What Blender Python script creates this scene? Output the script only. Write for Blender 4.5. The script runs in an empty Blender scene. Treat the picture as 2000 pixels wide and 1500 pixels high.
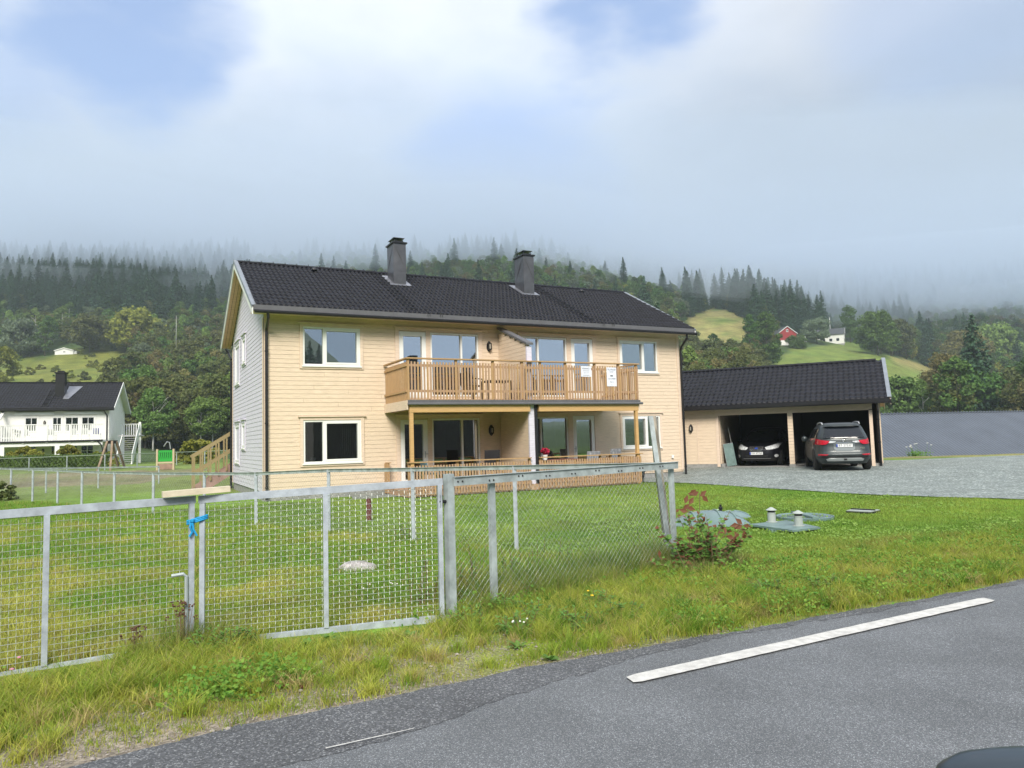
import bpy, bmesh, math, random
import numpy as np
from mathutils import Vector, Matrix, noise
PI = math.pi
random.seed(7)
rng = np.random.default_rng(11)
SC = bpy.context.scene
COL = SC.collection

# ------------------------------------------------------------------ camera
CAM_H, F_PX, PITCH, ROLL = 1.552, 1436.7, .0763, -.02797
_f = Vector((0, math.cos(PITCH), math.sin(PITCH)))
_r0 = Vector((1, 0, 0)); _u0 = _r0.cross(_f)
_r = math.cos(ROLL)*_r0 + math.sin(ROLL)*_u0
_u = -math.sin(ROLL)*_r0 + math.cos(ROLL)*_u0
camd = bpy.data.cameras.new('camera'); cam = bpy.data.objects.new('camera', camd); COL.objects.link(cam)
cam.matrix_world = Matrix(((_r.x, _u.x, -_f.x, 0), (_r.y, _u.y, -_f.y, 0), (_r.z, _u.z, -_f.z, CAM_H), (0, 0, 0, 1)))
camd.sensor_width = 36; camd.sensor_fit = 'HORIZONTAL'; camd.lens = F_PX/2000*36
camd.clip_start = .05; camd.clip_end = 6000
SC.camera = cam

def project(P):
    d = Vector(P) - Vector((0, 0, CAM_H)); z = d.dot(_f)
    return (1000 + F_PX*d.dot(_r)/z, 750 - F_PX*d.dot(_u)/z) if z > .01 else (-9999, -9999)
def ray(x, y):
    return _r*((x-1000)/F_PX) - _u*((y-750)/F_PX) + _f
def gp(x, y, z=0.0):                         # survey helper: photo point -> point on the level z
    d = ray(x, y); return Vector((0, 0, CAM_H)) + d*((z-CAM_H)/d.z)
def at(x, y, Y):                             # survey helper: photo point at a distance Y
    d = ray(x, y); return Vector((0, 0, CAM_H)) + d*(Y/d.y)

# ------------------------------------------------------------------ light
SUN_EL, SUN_AZ = math.radians(40), math.radians(182)      # azimuth clockwise from +Y: behind the camera, a little left
w = bpy.data.worlds.new('World'); SC.world = w; w.use_nodes = True
nt = w.node_tree; N = nt.nodes; L = nt.links; N.clear()
def node(t, **k):
    n = N.new(t)
    for a, b in k.items(): setattr(n, a, b)
    return n
out = node('ShaderNodeOutputWorld'); bg = node('ShaderNodeBackground'); L.new(bg.outputs[0], out.inputs[0])
bg.inputs[1].default_value = .12
sky = node('ShaderNodeTexSky', sky_type='NISHITA', sun_disc=False, sun_elevation=SUN_EL, sun_rotation=SUN_AZ)
tc = node('ShaderNodeTexCoord')
def vmath(op, a, b=None, v=None):
    n = node('ShaderNodeVectorMath', operation=op); L.new(a, n.inputs[0])
    if b is not None: L.new(b, n.inputs[1])
    if v is not None: n.inputs[1].default_value = v
    return n
def fmath(op, a, b=None, v=None, c=False):
    n = node('ShaderNodeMath', operation=op, use_clamp=c)
    if isinstance(a, (int, float)): n.inputs[0].default_value = a
    else: L.new(a, n.inputs[0])
    if b is not None: L.new(b, n.inputs[1])
    if v is not None: n.inputs[1].default_value = v
    return n.outputs[0]
def smooth(a, lo, hi, to0=0., to1=1.):
    n = node('ShaderNodeMapRange', interpolation_type='SMOOTHSTEP'); L.new(a, n.inputs[0])
    n.inputs[1].default_value = lo; n.inputs[2].default_value = hi; n.inputs[3].default_value = to0; n.inputs[4].default_value = to1
    return n.outputs[0]
def wnoise(scale, detail, rough, off=(0, 0, 0), stretch=(1, 1, 2.2)):
    m = node('ShaderNodeMapping'); L.new(tc.outputs['Generated'], m.inputs[0])
    m.inputs['Scale'].default_value = stretch; m.inputs['Location'].default_value = off
    n = node('ShaderNodeTexNoise'); L.new(m.outputs[0], n.inputs['Vector'])
    n.inputs['Scale'].default_value = scale; n.inputs['Detail'].default_value = detail; n.inputs['Roughness'].default_value = rough
    return n.outputs['Fac']
n1 = wnoise(2.6, 5, .55); n2 = wnoise(6.5, 4, .5, (3, 1, 7)); n3 = wnoise(1.3, 2, .5, (9, 4, 2))
def blob(px, py, lo, hi):                    # angular patch of sky around a direction
    d = ray(px, py).normalized()
    dt = vmath('DOT_PRODUCT', tc.outputs['Generated'], v=(d.x, d.y, d.z)).outputs['Value']
    nz = fmath('MULTIPLY', fmath('SUBTRACT', n1, v=.5), v=.03)
    nz2 = fmath('MULTIPLY', fmath('SUBTRACT', n2, v=.5), v=.016)
    return smooth(fmath('ADD', fmath('ADD', dt, nz), nz2), lo, hi)
cosd = lambda a: math.cos(math.radians(a))
blue = fmath('MAXIMUM', blob(240, 5, cosd(8.5), cosd(1)), blob(1190, -25, cosd(7.5), cosd(1)))
blue = fmath('MAXIMUM', blue, fmath('MULTIPLY', blob(-120, 90, cosd(9), cosd(1)), v=.6))
blue = fmath('MAXIMUM', blue, fmath('MULTIPLY', blob(1950, -40, cosd(11), cosd(1)), v=.4))
sep = node('ShaderNodeSeparateXYZ'); L.new(tc.outputs['Generated'], sep.inputs[0])
el = sep.outputs['Z']
def rgb(c):
    n = node('ShaderNodeRGB'); n.outputs[0].default_value = (*c, 1); return n.outputs[0]
def mix(f, a, b):
    n = node('ShaderNodeMix', data_type='RGBA'); L.new(f, n.inputs[0]); L.new(a, n.inputs[6]); L.new(b, n.inputs[7]); return n.outputs[2]
S = 1/.12
c_low = rgb((.22*S, .285*S, .385*S)); c_mid = rgb((.37*S, .435*S, .54*S)); c_top = rgb((.60*S, .62*S, .675*S)); c_blue = rgb((.085*S, .215*S, .60*S))
c1 = mix(smooth(el, .20, .36), c_low, c_mid)
nzt = fmath('MULTIPLY', fmath('SUBTRACT', n1, v=.5), v=.35)
c2 = mix(smooth(fmath('ADD', el, nzt), .36, .56), c1, c_top)
var = node('ShaderNodeMix', data_type='RGBA', blend_type='MULTIPLY'); var.inputs[0].default_value = 1
L.new(c2, var.inputs[6])
vv = fmath('ADD', fmath('MULTIPLY', n3, v=.42), fmath('MULTIPLY', n2, v=.30)); vv = fmath('ADD', vv, v=.64)
cmb = node('ShaderNodeCombineColor'); 
for i in range(3): L.new(vv, cmb.inputs[i])
L.new(cmb.outputs[0], var.inputs[7])
dbr = ray(1900, 420).normalized()
dark = smooth(vmath('DOT_PRODUCT', tc.outputs['Generated'], v=(dbr.x, dbr.y, dbr.z)).outputs['Value'], cosd(30), cosd(2), 1, .66)
var2 = node('ShaderNodeMix', data_type='RGBA', blend_type='MULTIPLY'); var2.inputs[0].default_value = 1
L.new(var.outputs[2], var2.inputs[6]); cm2 = node('ShaderNodeCombineColor')
for i in range(3): L.new(dark, cm2.inputs[i])
L.new(cm2.outputs[0], var2.inputs[7])
patch = fmath('MULTIPLY', blob(985, 400, cosd(10), cosd(1)), v=.7)
cl = mix(patch, var2.outputs[2], rgb((.17*S, .30*S, .62*S)))
skyblue = mix(fmath('ADD', 0.35, v=0), sky.outputs[0], c_blue)
cl = mix(fmath('MULTIPLY', blue, v=.9), cl, skyblue)
L.new(cl, bg.inputs[0])

sd = bpy.data.lights.new('sun', 'SUN'); sd.energy = 3.3; sd.angle = math.radians(24); sd.color = (1, .93, .82)
so = bpy.data.objects.new('sun', sd); COL.objects.link(so)
dirv = Vector((math.sin(SUN_AZ)*math.cos(SUN_EL), math.cos(SUN_AZ)*math.cos(SUN_EL), math.sin(SUN_EL)))
so.rotation_euler = (-dirv).to_track_quat('-Z', 'Y').to_euler()
SC.view_settings.view_transform = 'Standard'; SC.view_settings.look = 'None'; SC.view_settings.gamma = 1
SC.view_settings.exposure = 0.78
SC.cycles.use_denoising = True
SC.cycles.max_bounces = 12; SC.cycles.diffuse_bounces = 3; SC.cycles.transparent_max_bounces = 16; SC.cycles.volume_bounces = 8
SC.cycles.caustics_reflective = False; SC.cycles.caustics_refractive = False

# ------------------------------------------------------------------ materials
def mat(name, col, rough=.8, metal=0., var=0., vscale=3., bump=0., bscale=20., col2=None, spec=.5, stretch=None, rand=0., detail=4, trans=0.):
    m = bpy.data.materials.new(name); m.use_nodes = True
    t = m.node_tree; b = t.nodes['Principled BSDF']
    b.inputs['Roughness'].default_value = rough; b.inputs['Metallic'].default_value = metal
    b.inputs['Specular IOR Level'].default_value = spec
    b.inputs['Base Color'].default_value = (*col, 1)
    co = t.nodes.new('ShaderNodeTexCoord'); src = co.outputs['Object']
    if stretch:
        mp = t.nodes.new('ShaderNodeMapping'); mp.inputs['Scale'].default_value = stretch
        t.links.new(src, mp.inputs[0]); src = mp.outputs[0]
    last = None
    if var > 0:
        nz = t.nodes.new('ShaderNodeTexNoise'); nz.inputs['Scale'].default_value = vscale; nz.inputs['Detail'].default_value = detail
        nz.inputs['Roughness'].default_value = .6
        t.links.new(src, nz.inputs['Vector'])
        cr = t.nodes.new('ShaderNodeValToRGB')
        c2 = col2 if col2 else tuple(c*(1-var) for c in col)
        cr.color_ramp.elements[0].color = (*c2, 1); cr.color_ramp.elements[1].color = (*(tuple(min(1, c*(1+var*.6)) for c in col) if not col2 else col), 1)
        cr.color_ramp.elements[0].position = .33; cr.color_ramp.elements[1].position = .67
        t.links.new(nz.outputs[0], cr.inputs[0]); last = cr.outputs[0]
    if rand > 0:
        oi = t.nodes.new('ShaderNodeObjectInfo'); hs = t.nodes.new('ShaderNodeHueSaturation')
        mr = t.nodes.new('ShaderNodeMapRange'); mr.inputs[3].default_value = 1-rand; mr.inputs[4].default_value = 1+rand
        t.links.new(oi.outputs['Random'], mr.inputs[0]); t.links.new(mr.outputs[0], hs.inputs['Value'])
        mr2 = t.nodes.new('ShaderNodeMapRange'); mr2.inputs[3].default_value = .5-rand*.12; mr2.inputs[4].default_value = .5+rand*.08
        ml = t.nodes.new('ShaderNodeMath'); ml.operation = 'MULTIPLY'; ml.inputs[1].default_value = 7.31
        fr = t.nodes.new('ShaderNodeMath'); fr.operation = 'FRACT'
        t.links.new(oi.outputs['Random'], ml.inputs[0]); t.links.new(ml.outputs[0], fr.inputs[0]); t.links.new(fr.outputs[0], mr2.inputs[0])
        t.links.new(mr2.outputs[0], hs.inputs['Hue'])
        if last: t.links.new(last, hs.inputs['Color'])
        else: hs.inputs['Color'].default_value = (*col, 1)
        last = hs.outputs[0]
    if last: t.links.new(last, b.inputs['Base Color'])
    if bump > 0:
        nb = t.nodes.new('ShaderNodeTexNoise'); nb.inputs['Scale'].default_value = bscale; nb.inputs['Detail'].default_value = 4
        t.links.new(src, nb.inputs['Vector'])
        bp = t.nodes.new('ShaderNodeBump'); bp.inputs['Strength'].default_value = bump; bp.inputs['Distance'].default_value = .02
        t.links.new(nb.outputs[0], bp.inputs['Height']); t.links.new(bp.outputs[0], b.inputs['Normal'])
    if trans > 0:
        tr = t.nodes.new('ShaderNodeBsdfTranslucent'); mx = t.nodes.new('ShaderNodeMixShader'); mx.inputs[0].default_value = trans
        if last: t.links.new(last, tr.inputs[0])
        else: tr.inputs[0].default_value = (*col, 1)
        o = t.nodes['Material Output']; t.links.new(b.outputs[0], mx.inputs[1]); t.links.new(tr.outputs[0], mx.inputs[2]); t.links.new(mx.outputs[0], o.inputs[0])
    return m

def attr_mat(name, rough=.9, trans=0., spec=.2, var=0., vscale=8., bump=0., bscale=40):
    m = bpy.data.materials.new(name); m.use_nodes = True
    t = m.node_tree; b = t.nodes['Principled BSDF']; b.inputs['Roughness'].default_value = rough; b.inputs['Specular IOR Level'].default_value = spec
    a = t.nodes.new('ShaderNodeAttribute'); a.attribute_name = 'col'; last = a.outputs['Color']
    if var:
        co = t.nodes.new('ShaderNodeTexCoord')
        nz = t.nodes.new('ShaderNodeTexNoise'); nz.inputs['Scale'].default_value = vscale; nz.inputs['Detail'].default_value = 8; nz.inputs['Roughness'].default_value = .7
        t.links.new(co.outputs['Object'], nz.inputs['Vector'])
        mr = t.nodes.new('ShaderNodeMapRange'); mr.inputs[1].default_value = .3; mr.inputs[2].default_value = .7; mr.inputs[3].default_value = 1-var; mr.inputs[4].default_value = 1+var
        t.links.new(nz.outputs[0], mr.inputs[0])
        hs = t.nodes.new('ShaderNodeHueSaturation'); t.links.new(mr.outputs[0], hs.inputs['Value']); t.links.new(last, hs.inputs['Color']); last = hs.outputs[0]
        if bump:
            bp = t.nodes.new('ShaderNodeBump'); bp.inputs['Strength'].default_value = bump; bp.inputs['Distance'].default_value = .1
            t.links.new(nz.outputs[0], bp.inputs['Height']); t.links.new(bp.outputs[0], b.inputs['Normal'])
    t.links.new(last, b.inputs['Base Color'])
    if trans:
        tr = t.nodes.new('ShaderNodeBsdfTranslucent'); mx = t.nodes.new('ShaderNodeMixShader'); mx.inputs[0].default_value = trans
        t.links.new(last, tr.inputs[0]); o = t.nodes['Material Output']
        t.links.new(b.outputs[0], mx.inputs[1]); t.links.new(tr.outputs[0], mx.inputs[2]); t.links.new(mx.outputs[0], o.inputs[0])
    return m

def board_mat(name, col, knots=.35, vert=False):
    """painted/stained sawn timber: streaks along the grain and small knots"""
    st = (6, 6, .6) if vert else (.6, .6, 9)
    m = mat(name, col, .75, var=.14, vscale=6, stretch=st, bump=.15, bscale=30)
    t = m.node_tree; b = t.nodes['Principled BSDF']; src = b.inputs['Base Color'].links[0].from_socket
    co = t.nodes.new('ShaderNodeTexCoord'); mp = t.nodes.new('ShaderNodeMapping'); mp.inputs['Scale'].default_value = (5, 5, 1.6) if vert else (1.5, 1.5, 7.8)
    vo = t.nodes.new('ShaderNodeTexVoronoi'); vo.inputs['Scale'].default_value = 1.6; vo.inputs['Randomness'].default_value = 1
    t.links.new(co.outputs['Object'], mp.inputs[0]); t.links.new(mp.outputs[0], vo.inputs['Vector'])
    mr = t.nodes.new('ShaderNodeMapRange'); mr.inputs[1].default_value = .05; mr.inputs[2].default_value = .12; mr.inputs[3].default_value = knots; mr.inputs[4].default_value = 0
    t.links.new(vo.outputs['Distance'], mr.inputs[0])
    mx = t.nodes.new('ShaderNodeMix'); mx.data_type = 'RGBA'; t.links.new(mr.outputs[0], mx.inputs[0]); t.links.new(src, mx.inputs[6])
    mx.inputs[7].default_value = (col[0]*.45, col[1]*.3, col[2]*.2, 1); t.links.new(mx.outputs[2], b.inputs['Base Color'])
    return m

M = {}
M['cream'] = board_mat('cream_boards', (.71, .575, .435), .30)
M['creamtrim'] = board_mat('cream_trim', (.72, .58, .46), .15)
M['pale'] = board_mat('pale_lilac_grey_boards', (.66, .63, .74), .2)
M['soffit'] = board_mat('soffit_boards', (.66, .42, .29), .2)
M['white'] = mat('white_paint', (.80, .81, .79), .45, var=.05, vscale=2)
M['whitewall'] = mat('white_wall_paint', (.80, .80, .76), .7, var=.06, vscale=1.5)
M['found'] = mat('foundation_concrete', (.30, .30, .29), .9, var=.25, vscale=6, bump=.3)
M['tile'] = mat('black_roof_tile', (.009, .010, .016), .52, var=.5, vscale=3, spec=.22)
M['fascia'] = mat('grey_metal_fascia', (.12, .12, .13), .4, var=.1)
M['verge'] = mat('grey_verge_metal', (.25, .28, .32), .45, metal=.3, var=.15, vscale=3)
M['black'] = mat('black_metal', (.012, .012, .015), .35, var=.1)
M['chim'] = mat('zinc_sheet', (.13, .13, .14), .38, metal=.6, var=.25, vscale=2)
M['flash'] = mat('lead_flashing', (.28, .29, .33), .4, metal=.6, var=.2)
M['wood'] = board_mat('treated_pine', (.44, .275, .135), .35, True)
M['wood2'] = board_mat('weathered_pine_slats', (.42, .27, .17), .35, True)
M['beam'] = board_mat('yellow_pine_beam', (.56, .35, .15), .75)
M['oldwood'] = mat('grey_weathered_wood', (.30, .27, .22), .9, var=.5, vscale=4, stretch=(6, 6, .7), bump=.5, bscale=25)
M['galv'] = mat('galvanised_steel', (.43, .48, .54), .45, metal=.2, var=.25, vscale=9, bump=.05, bscale=60)
M['galv2'] = mat('dull_galvanised_steel', (.40, .455, .47), .5, metal=.15, var=.3, vscale=7)
M['wire'] = mat('galvanised_wire', (.42, .46, .46), .4, metal=.3)
M['wire2'] = mat('dull_wire', (.30, .33, .33), .5, metal=.3)
M['plank'] = mat('pale_plank', (.62, .55, .42), .8, var=.2, vscale=3, stretch=(.6, 4, 4))
M['rope'] = mat('blue_rope', (.01, .30, .62), .7, var=.2, vscale=60)
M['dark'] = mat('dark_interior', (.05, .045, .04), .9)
M['room'] = mat('room_surfaces', (.16, .13, .10), .9, var=.2)
M['curtain'] = mat('sheer_curtain', (.30, .32, .30), .9, var=.3, vscale=8, stretch=(5, 5, .2), trans=.3)
M['blind'] = mat('pale_green_blind', (.62, .72, .66), .9, var=.08, vscale=3, trans=.2)
M['lampglass'] = mat('frosted_lamp_glass', (.35, .33, .28), .3)
M['plastic'] = mat('grey_green_plastic', (.16, .24, .23), .4, var=.25, vscale=5)
M['domeplastic'] = mat('pale_green_gel_coat', (.14, .21, .21), .18, var=.2, vscale=3)
M['greyplastic'] = mat('light_grey_plastic', (.36, .40, .38), .5, var=.1)
M['brownpaint'] = mat('red_brown_paint', (.14, .04, .035), .7, var=.3)
M['barnred'] = mat('barn_red', (.30, .028, .03), .8, var=.15, vscale=1)
M['slate'] = mat('dark_slate', (.06, .065, .07), .6, var=.2)
M['rubber'] = mat('tyre_rubber', (.012, .012, .012), .85)
M['chrome'] = mat('chrome', (.75, .76, .78), .15, metal=.9)
M['silver'] = mat('silver_trim', (.45, .47, .48), .35, metal=.5)
M['lens'] = mat('headlamp_lens', (.55, .58, .60), .1, var=.4, vscale=14)
M['redlens'] = mat('red_tail_lens', (.50, .012, .03), .12, var=.3, vscale=20)
M['carglass'] = mat('car_glass', (.008, .011, .016), .10, spec=.6)
M['plate'] = mat('plate_white', (.75, .77, .78), .4)
M['plateblue'] = mat('plate_blue', (.02, .06, .35), .4)
M['ink'] = mat('black_ink', (.01, .01, .012), .6)
M['inkblue'] = mat('blue_black_ink', (.05, .06, .12), .6)
M['paper'] = mat('laminated_paper', (.74, .76, .86), .4)
M['greenplay'] = mat('green_play_panel', (.02, .32, .04), .5)
M['leafred'] = mat('red_brown_leaves', (.16, .05, .03), .7, rand=.2, trans=.3)
def carpaint(name, c):
    m = mat(name, c, .3, metal=.35, var=.05); b = m.node_tree.nodes['Principled BSDF']
    b.inputs['Coat Weight'].default_value = .25; b.inputs['Coat Roughness'].default_value = .12; b.inputs['Roughness'].default_value = .42; return m
M['suvpaint'] = carpaint('grey_green_car_paint', (.033, .043, .047))
M['blackpaint'] = carpaint('black_car_paint', (.008, .008, .014))
M['mirrorpaint'] = carpaint('blue_grey_car_paint', (.03, .045, .06))
def glass_mat(name, refl, tint=(.55, .6, .58)):
    m = bpy.data.materials.new(name); m.use_nodes = True; t = m.node_tree; t.nodes.clear()
    o = t.nodes.new('ShaderNodeOutputMaterial'); mx = t.nodes.new('ShaderNodeMixShader')
    gl = t.nodes.new('ShaderNodeBsdfGlossy'); gl.inputs['Roughness'].default_value = 0; gl.inputs['Color'].default_value = (.93, .96, 1, 1)
    tr = t.nodes.new('ShaderNodeBsdfTransparent'); tr.inputs[0].default_value = (*tint, 1)
    fr = t.nodes.new('ShaderNodeFresnel'); fr.inputs[0].default_value = 1.5
    mr = t.nodes.new('ShaderNodeMapRange'); mr.inputs[3].default_value = refl; mr.inputs[4].default_value = 1
    nz = t.nodes.new('ShaderNodeTexNoise'); nz.inputs['Scale'].default_value = 1.1; co = t.nodes.new('ShaderNodeTexCoord'); t.links.new(co.outputs['Object'], nz.inputs[0])
    bp = t.nodes.new('ShaderNodeBump'); bp.inputs['Strength'].default_value = .025; bp.inputs['Distance'].default_value = .02; t.links.new(nz.outputs[0], bp.inputs['Height']); t.links.new(bp.outputs[0], gl.inputs['Normal'])
    t.links.new(fr.outputs[0], mr.inputs[0]); t.links.new(mr.outputs[0], mx.inputs[0]); t.links.new(tr.outputs[0], mx.inputs[1]); t.links.new(gl.outputs[0], mx.inputs[2]); t.links.new(mx.outputs[0], o.inputs[0])
    return m
M['glass'] = glass_mat('window_glass', .62)
M['glassend'] = glass_mat('end_window_glass', .34, (.8, .86, .82))
M['glassdark'] = glass_mat('lower_window_glass', .34, (.6, .65, .6))

# ------------------------------------------------------------------ mesh helpers
class MB:
    def __init__(s): s.v = []; s.f = []; s.m = []; s.mi = 0
    def face(s, *idx): s.f.append(tuple(idx)); s.m.append(s.mi)
    def box(s, x0, x1, y0, y1, z0, z1, T=None):
        n = len(s.v); P = [(x0, y0, z0), (x1, y0, z0), (x1, y1, z0), (x0, y1, z0), (x0, y0, z1), (x1, y0, z1), (x1, y1, z1), (x0, y1, z1)]
        if T is not None: P = [tuple(T @ Vector(p)) for p in P]
        s.v += P
        for q in ((0, 3, 2, 1), (4, 5, 6, 7), (0, 1, 5, 4), (1, 2, 6, 5), (2, 3, 7, 6), (3, 0, 4, 7)): s.face(*[n+i for i in q])
        return s
    def bar(s, a, b, wx, wz, up=(0, 0, 1)):
        a = Vector(a); b = Vector(b); d = (b-a).normalized(); u = Vector(up)
        if abs(d.dot(u)) > .98: u = Vector((0, 1, 0))
        sx = d.cross(u).normalized(); sz = sx.cross(d).normalized(); n = len(s.v)
        for p in (a, b):
            for i, j in ((-1, -1), (1, -1), (1, 1), (-1, 1)): s.v.append(tuple(p+sx*(i*wx/2)+sz*(j*wz/2)))
        s.face(n+3, n+2, n+1, n); s.face(n+4, n+5, n+6, n+7)
        for i in range(4): j = (i+1) % 4; s.face(n+i, n+j, n+4+j, n+4+i)
        return s
    def tube(s, pts, r, k=6, cap=True):
        pts = [Vector(p) for p in pts]; rs = r if isinstance(r, (list, tuple)) else [r]*len(pts); n = len(s.v); ref = None
        for i, p in enumerate(pts):
            d = (pts[min(i+1, len(pts)-1)]-pts[max(i-1, 0)]).normalized()
            if ref is None:
                ref = Vector((0, 0, 1)) if abs(d.z) < .9 else Vector((1, 0, 0))
            a = d.cross(ref)
            if a.length < 1e-4: a = d.cross(Vector((0, 1, 0)))
            a.normalize(); b = d.cross(a).normalized(); ref = -b if False else ref
            for j in range(k):
                t = 2*PI*j/k; s.v.append(tuple(p+a*(rs[i]*math.cos(t))+b*(rs[i]*math.sin(t))))
        for i in range(len(pts)-1):
            for j in range(k):
                q = (j+1) % k; s.face(n+i*k+j, n+i*k+q, n+(i+1)*k+q, n+(i+1)*k+j)
        if cap and k > 2:
            s.face(*[n+j for j in range(k)][::-1]); s.face(*[n+(len(pts)-1)*k+j for j in range(k)])
        return s
    def lathe(s, prof, cx=0, cy=0, k=20, T=None):
        n = len(s.v)
        for r, z in prof:
            for j in range(k):
                t = 2*PI*j/k; P = Vector((cx+r*math.cos(t), cy+r*math.sin(t), z))
                s.v.append(tuple(T @ P) if T is not None else tuple(P))
        for i in range(len(prof)-1):
            for j in range(k): q = (j+1) % k; s.face(n+i*k+j, n+i*k+q, n+(i+1)*k+q, n+(i+1)*k+j)
        s.face(*[n+j for j in range(k)][::-1]); s.face(*[n+(len(prof)-1)*k+j for j in range(k)])
        return s
    def prism(s, poly, y0, y1, axis='y', T=None):
        """polygon of (a,b) extruded; axis y: (x,z) polygon from y0 to y1; axis x: (y,z); axis z: (x,y)"""
        n = len(s.v); k = len(poly)
        for e in (y0, y1):
            for a, b in poly:
                P = (a, e, b) if axis == 'y' else ((e, a, b) if axis == 'x' else (a, b, e))
                s.v.append(tuple(T @ Vector(P)) if T is not None else P)
        s.face(*range(n, n+k)); s.face(*range(n+2*k-1, n+k-1, -1))
        for i in range(k): j = (i+1) % k; s.face(n+i, n+k+i, n+k+j, n+j)
        return s
    def quad(s, a, b, c, d):
        n = len(s.v); s.v += [tuple(a), tuple(b), tuple(c), tuple(d)]; s.face(n, n+1, n+2, n+3); return s
    def grid(s, fn, nu, nv, closed=False):
        n = len(s.v)
        for i in range(nu+1):
            for j in range(nv+1): s.v.append(tuple(fn(i/nu, j/nv)))
        for i in range(nu):
            for j in range(nv): a = n+i*(nv+1)+j; s.face(a, a+nv+1, a+nv+2, a+1)
        return s
    def build(s, name, mats, parent=None, smooth=False, loc=None, fix=True):
        me = bpy.data.meshes.new(name); me.from_pydata(s.v, [], s.f)
        mats = mats if isinstance(mats, (list, tuple)) else [mats]
        for m in mats: me.materials.append(m)
        if len(mats) > 1: me.polygons.foreach_set('material_index', s.m)
        if fix:
            bm = bmesh.new(); bm.from_mesh(me); bmesh.ops.recalc_face_normals(bm, faces=bm.faces); bm.to_mesh(me); bm.free()
        if smooth: me.polygons.foreach_set('use_smooth', [True]*len(me.polygons))
        me.update(); o = bpy.data.objects.new(name, me); COL.objects.link(o)
        if parent: o.parent = parent
        if loc: o.location = loc
        return o

def tag(o, label=None, cat=None, group=None, kind=None):
    if label: o['label'] = label
    if cat: o['category'] = cat
    if group: o['group'] = group
    if kind: o['kind'] = kind
    return o
def empty(name, label, cat, loc=(0, 0, 0), rz=0., group=None, parent=None):
    o = bpy.data.objects.new(name, None); o.empty_display_size = .3; COL.objects.link(o); o.location = loc; o.rotation_euler = (0, 0, rz)
    if parent: o.parent = parent
    else: tag(o, label, cat, group)
    return o
def copy_tree(o, parent=None):
    c = o.copy(); COL.objects.link(c)
    if parent: c.parent = parent
    for ch in [x for x in bpy.data.objects if x.parent == o]: copy_tree(ch, c)
    return c
def text(body, size, m, parent, loc, rot, name='lettering', ext=.001, align='CENTER'):
    cu = bpy.data.curves.new('t', 'FONT'); cu.body = body; cu.size = size; cu.extrude = ext; cu.align_x = align; cu.align_y = 'CENTER'
    to = bpy.data.objects.new('t', cu); COL.objects.link(to); bpy.context.view_layer.update()
    me = bpy.data.meshes.new_from_object(to.evaluated_get(bpy.context.evaluated_depsgraph_get()))
    bpy.data.objects.remove(to); me.materials.clear(); me.materials.append(m)
    o = bpy.data.objects.new(name, me); COL.objects.link(o); o.parent = parent; o.location = loc; o.rotation_euler = rot
    return o
def ss(a, b, x):
    t = min(1, max(0, (x-a)/(b-a))); return t*t*(3-2*t)

# ------------------------------------------------------------------ ground heights
TT = [-1.3, -.70, -.43, -.2, 0., .28, .487, .60, .70, 1.3]
TAB = [
 [(80, .5), (150, 10), (220, 26), (300, 48), (360, 78), (500, 130), (700, 215), (1000, 330)],
 [(80, .5), (150, 7), (220, 22), (300, 43), (360, 72), (500, 125), (700, 210), (1000, 330)],
 [(80, .5), (140, 1.5), (200, 14), (260, 32), (330, 52), (420, 88), (500, 122), (700, 205), (1000, 320)],
 [(80, .5), (140, 3), (200, 18), (260, 35), (330, 58), (420, 92), (500, 122), (700, 200), (1000, 310)],
 [(80, .5), (150, 6), (250, 35), (350, 70), (420, 95), (500, 122), (700, 190), (1000, 300)],
 [(80, 0), (150, 5), (230, 18), (300, 38), (380, 66), (430, 74), (520, 88), (700, 150), (1000, 270)],
 [(80, -2), (150, 2), (220, 12), (300, 33), (350, 44), (420, 50), (500, 72), (650, 125), (1000, 250)],
 [(80, -2), (150, 1), (220, 8), (300, 22.5), (350, 27), (450, 55), (600, 115), (1000, 250)],
 [(80, -2), (150, 0), (250, 8), (350, 24), (450, 55), (600, 118), (1000, 250)],
 [(80, -2), (150, 0), (250, 8), (350, 24), (450, 55), (600, 118), (1000, 250)]]
def prof(k, Y):
    p = TAB[k]
    if Y <= p[0][0]: return p[0][1]
    for (a, za), (b, zb) in zip(p, p[1:]):
        if Y <= b: return za+(zb-za)*(Y-a)/(b-a)
    return p[-1][1]+(Y-p[-1][0])*.25
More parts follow.
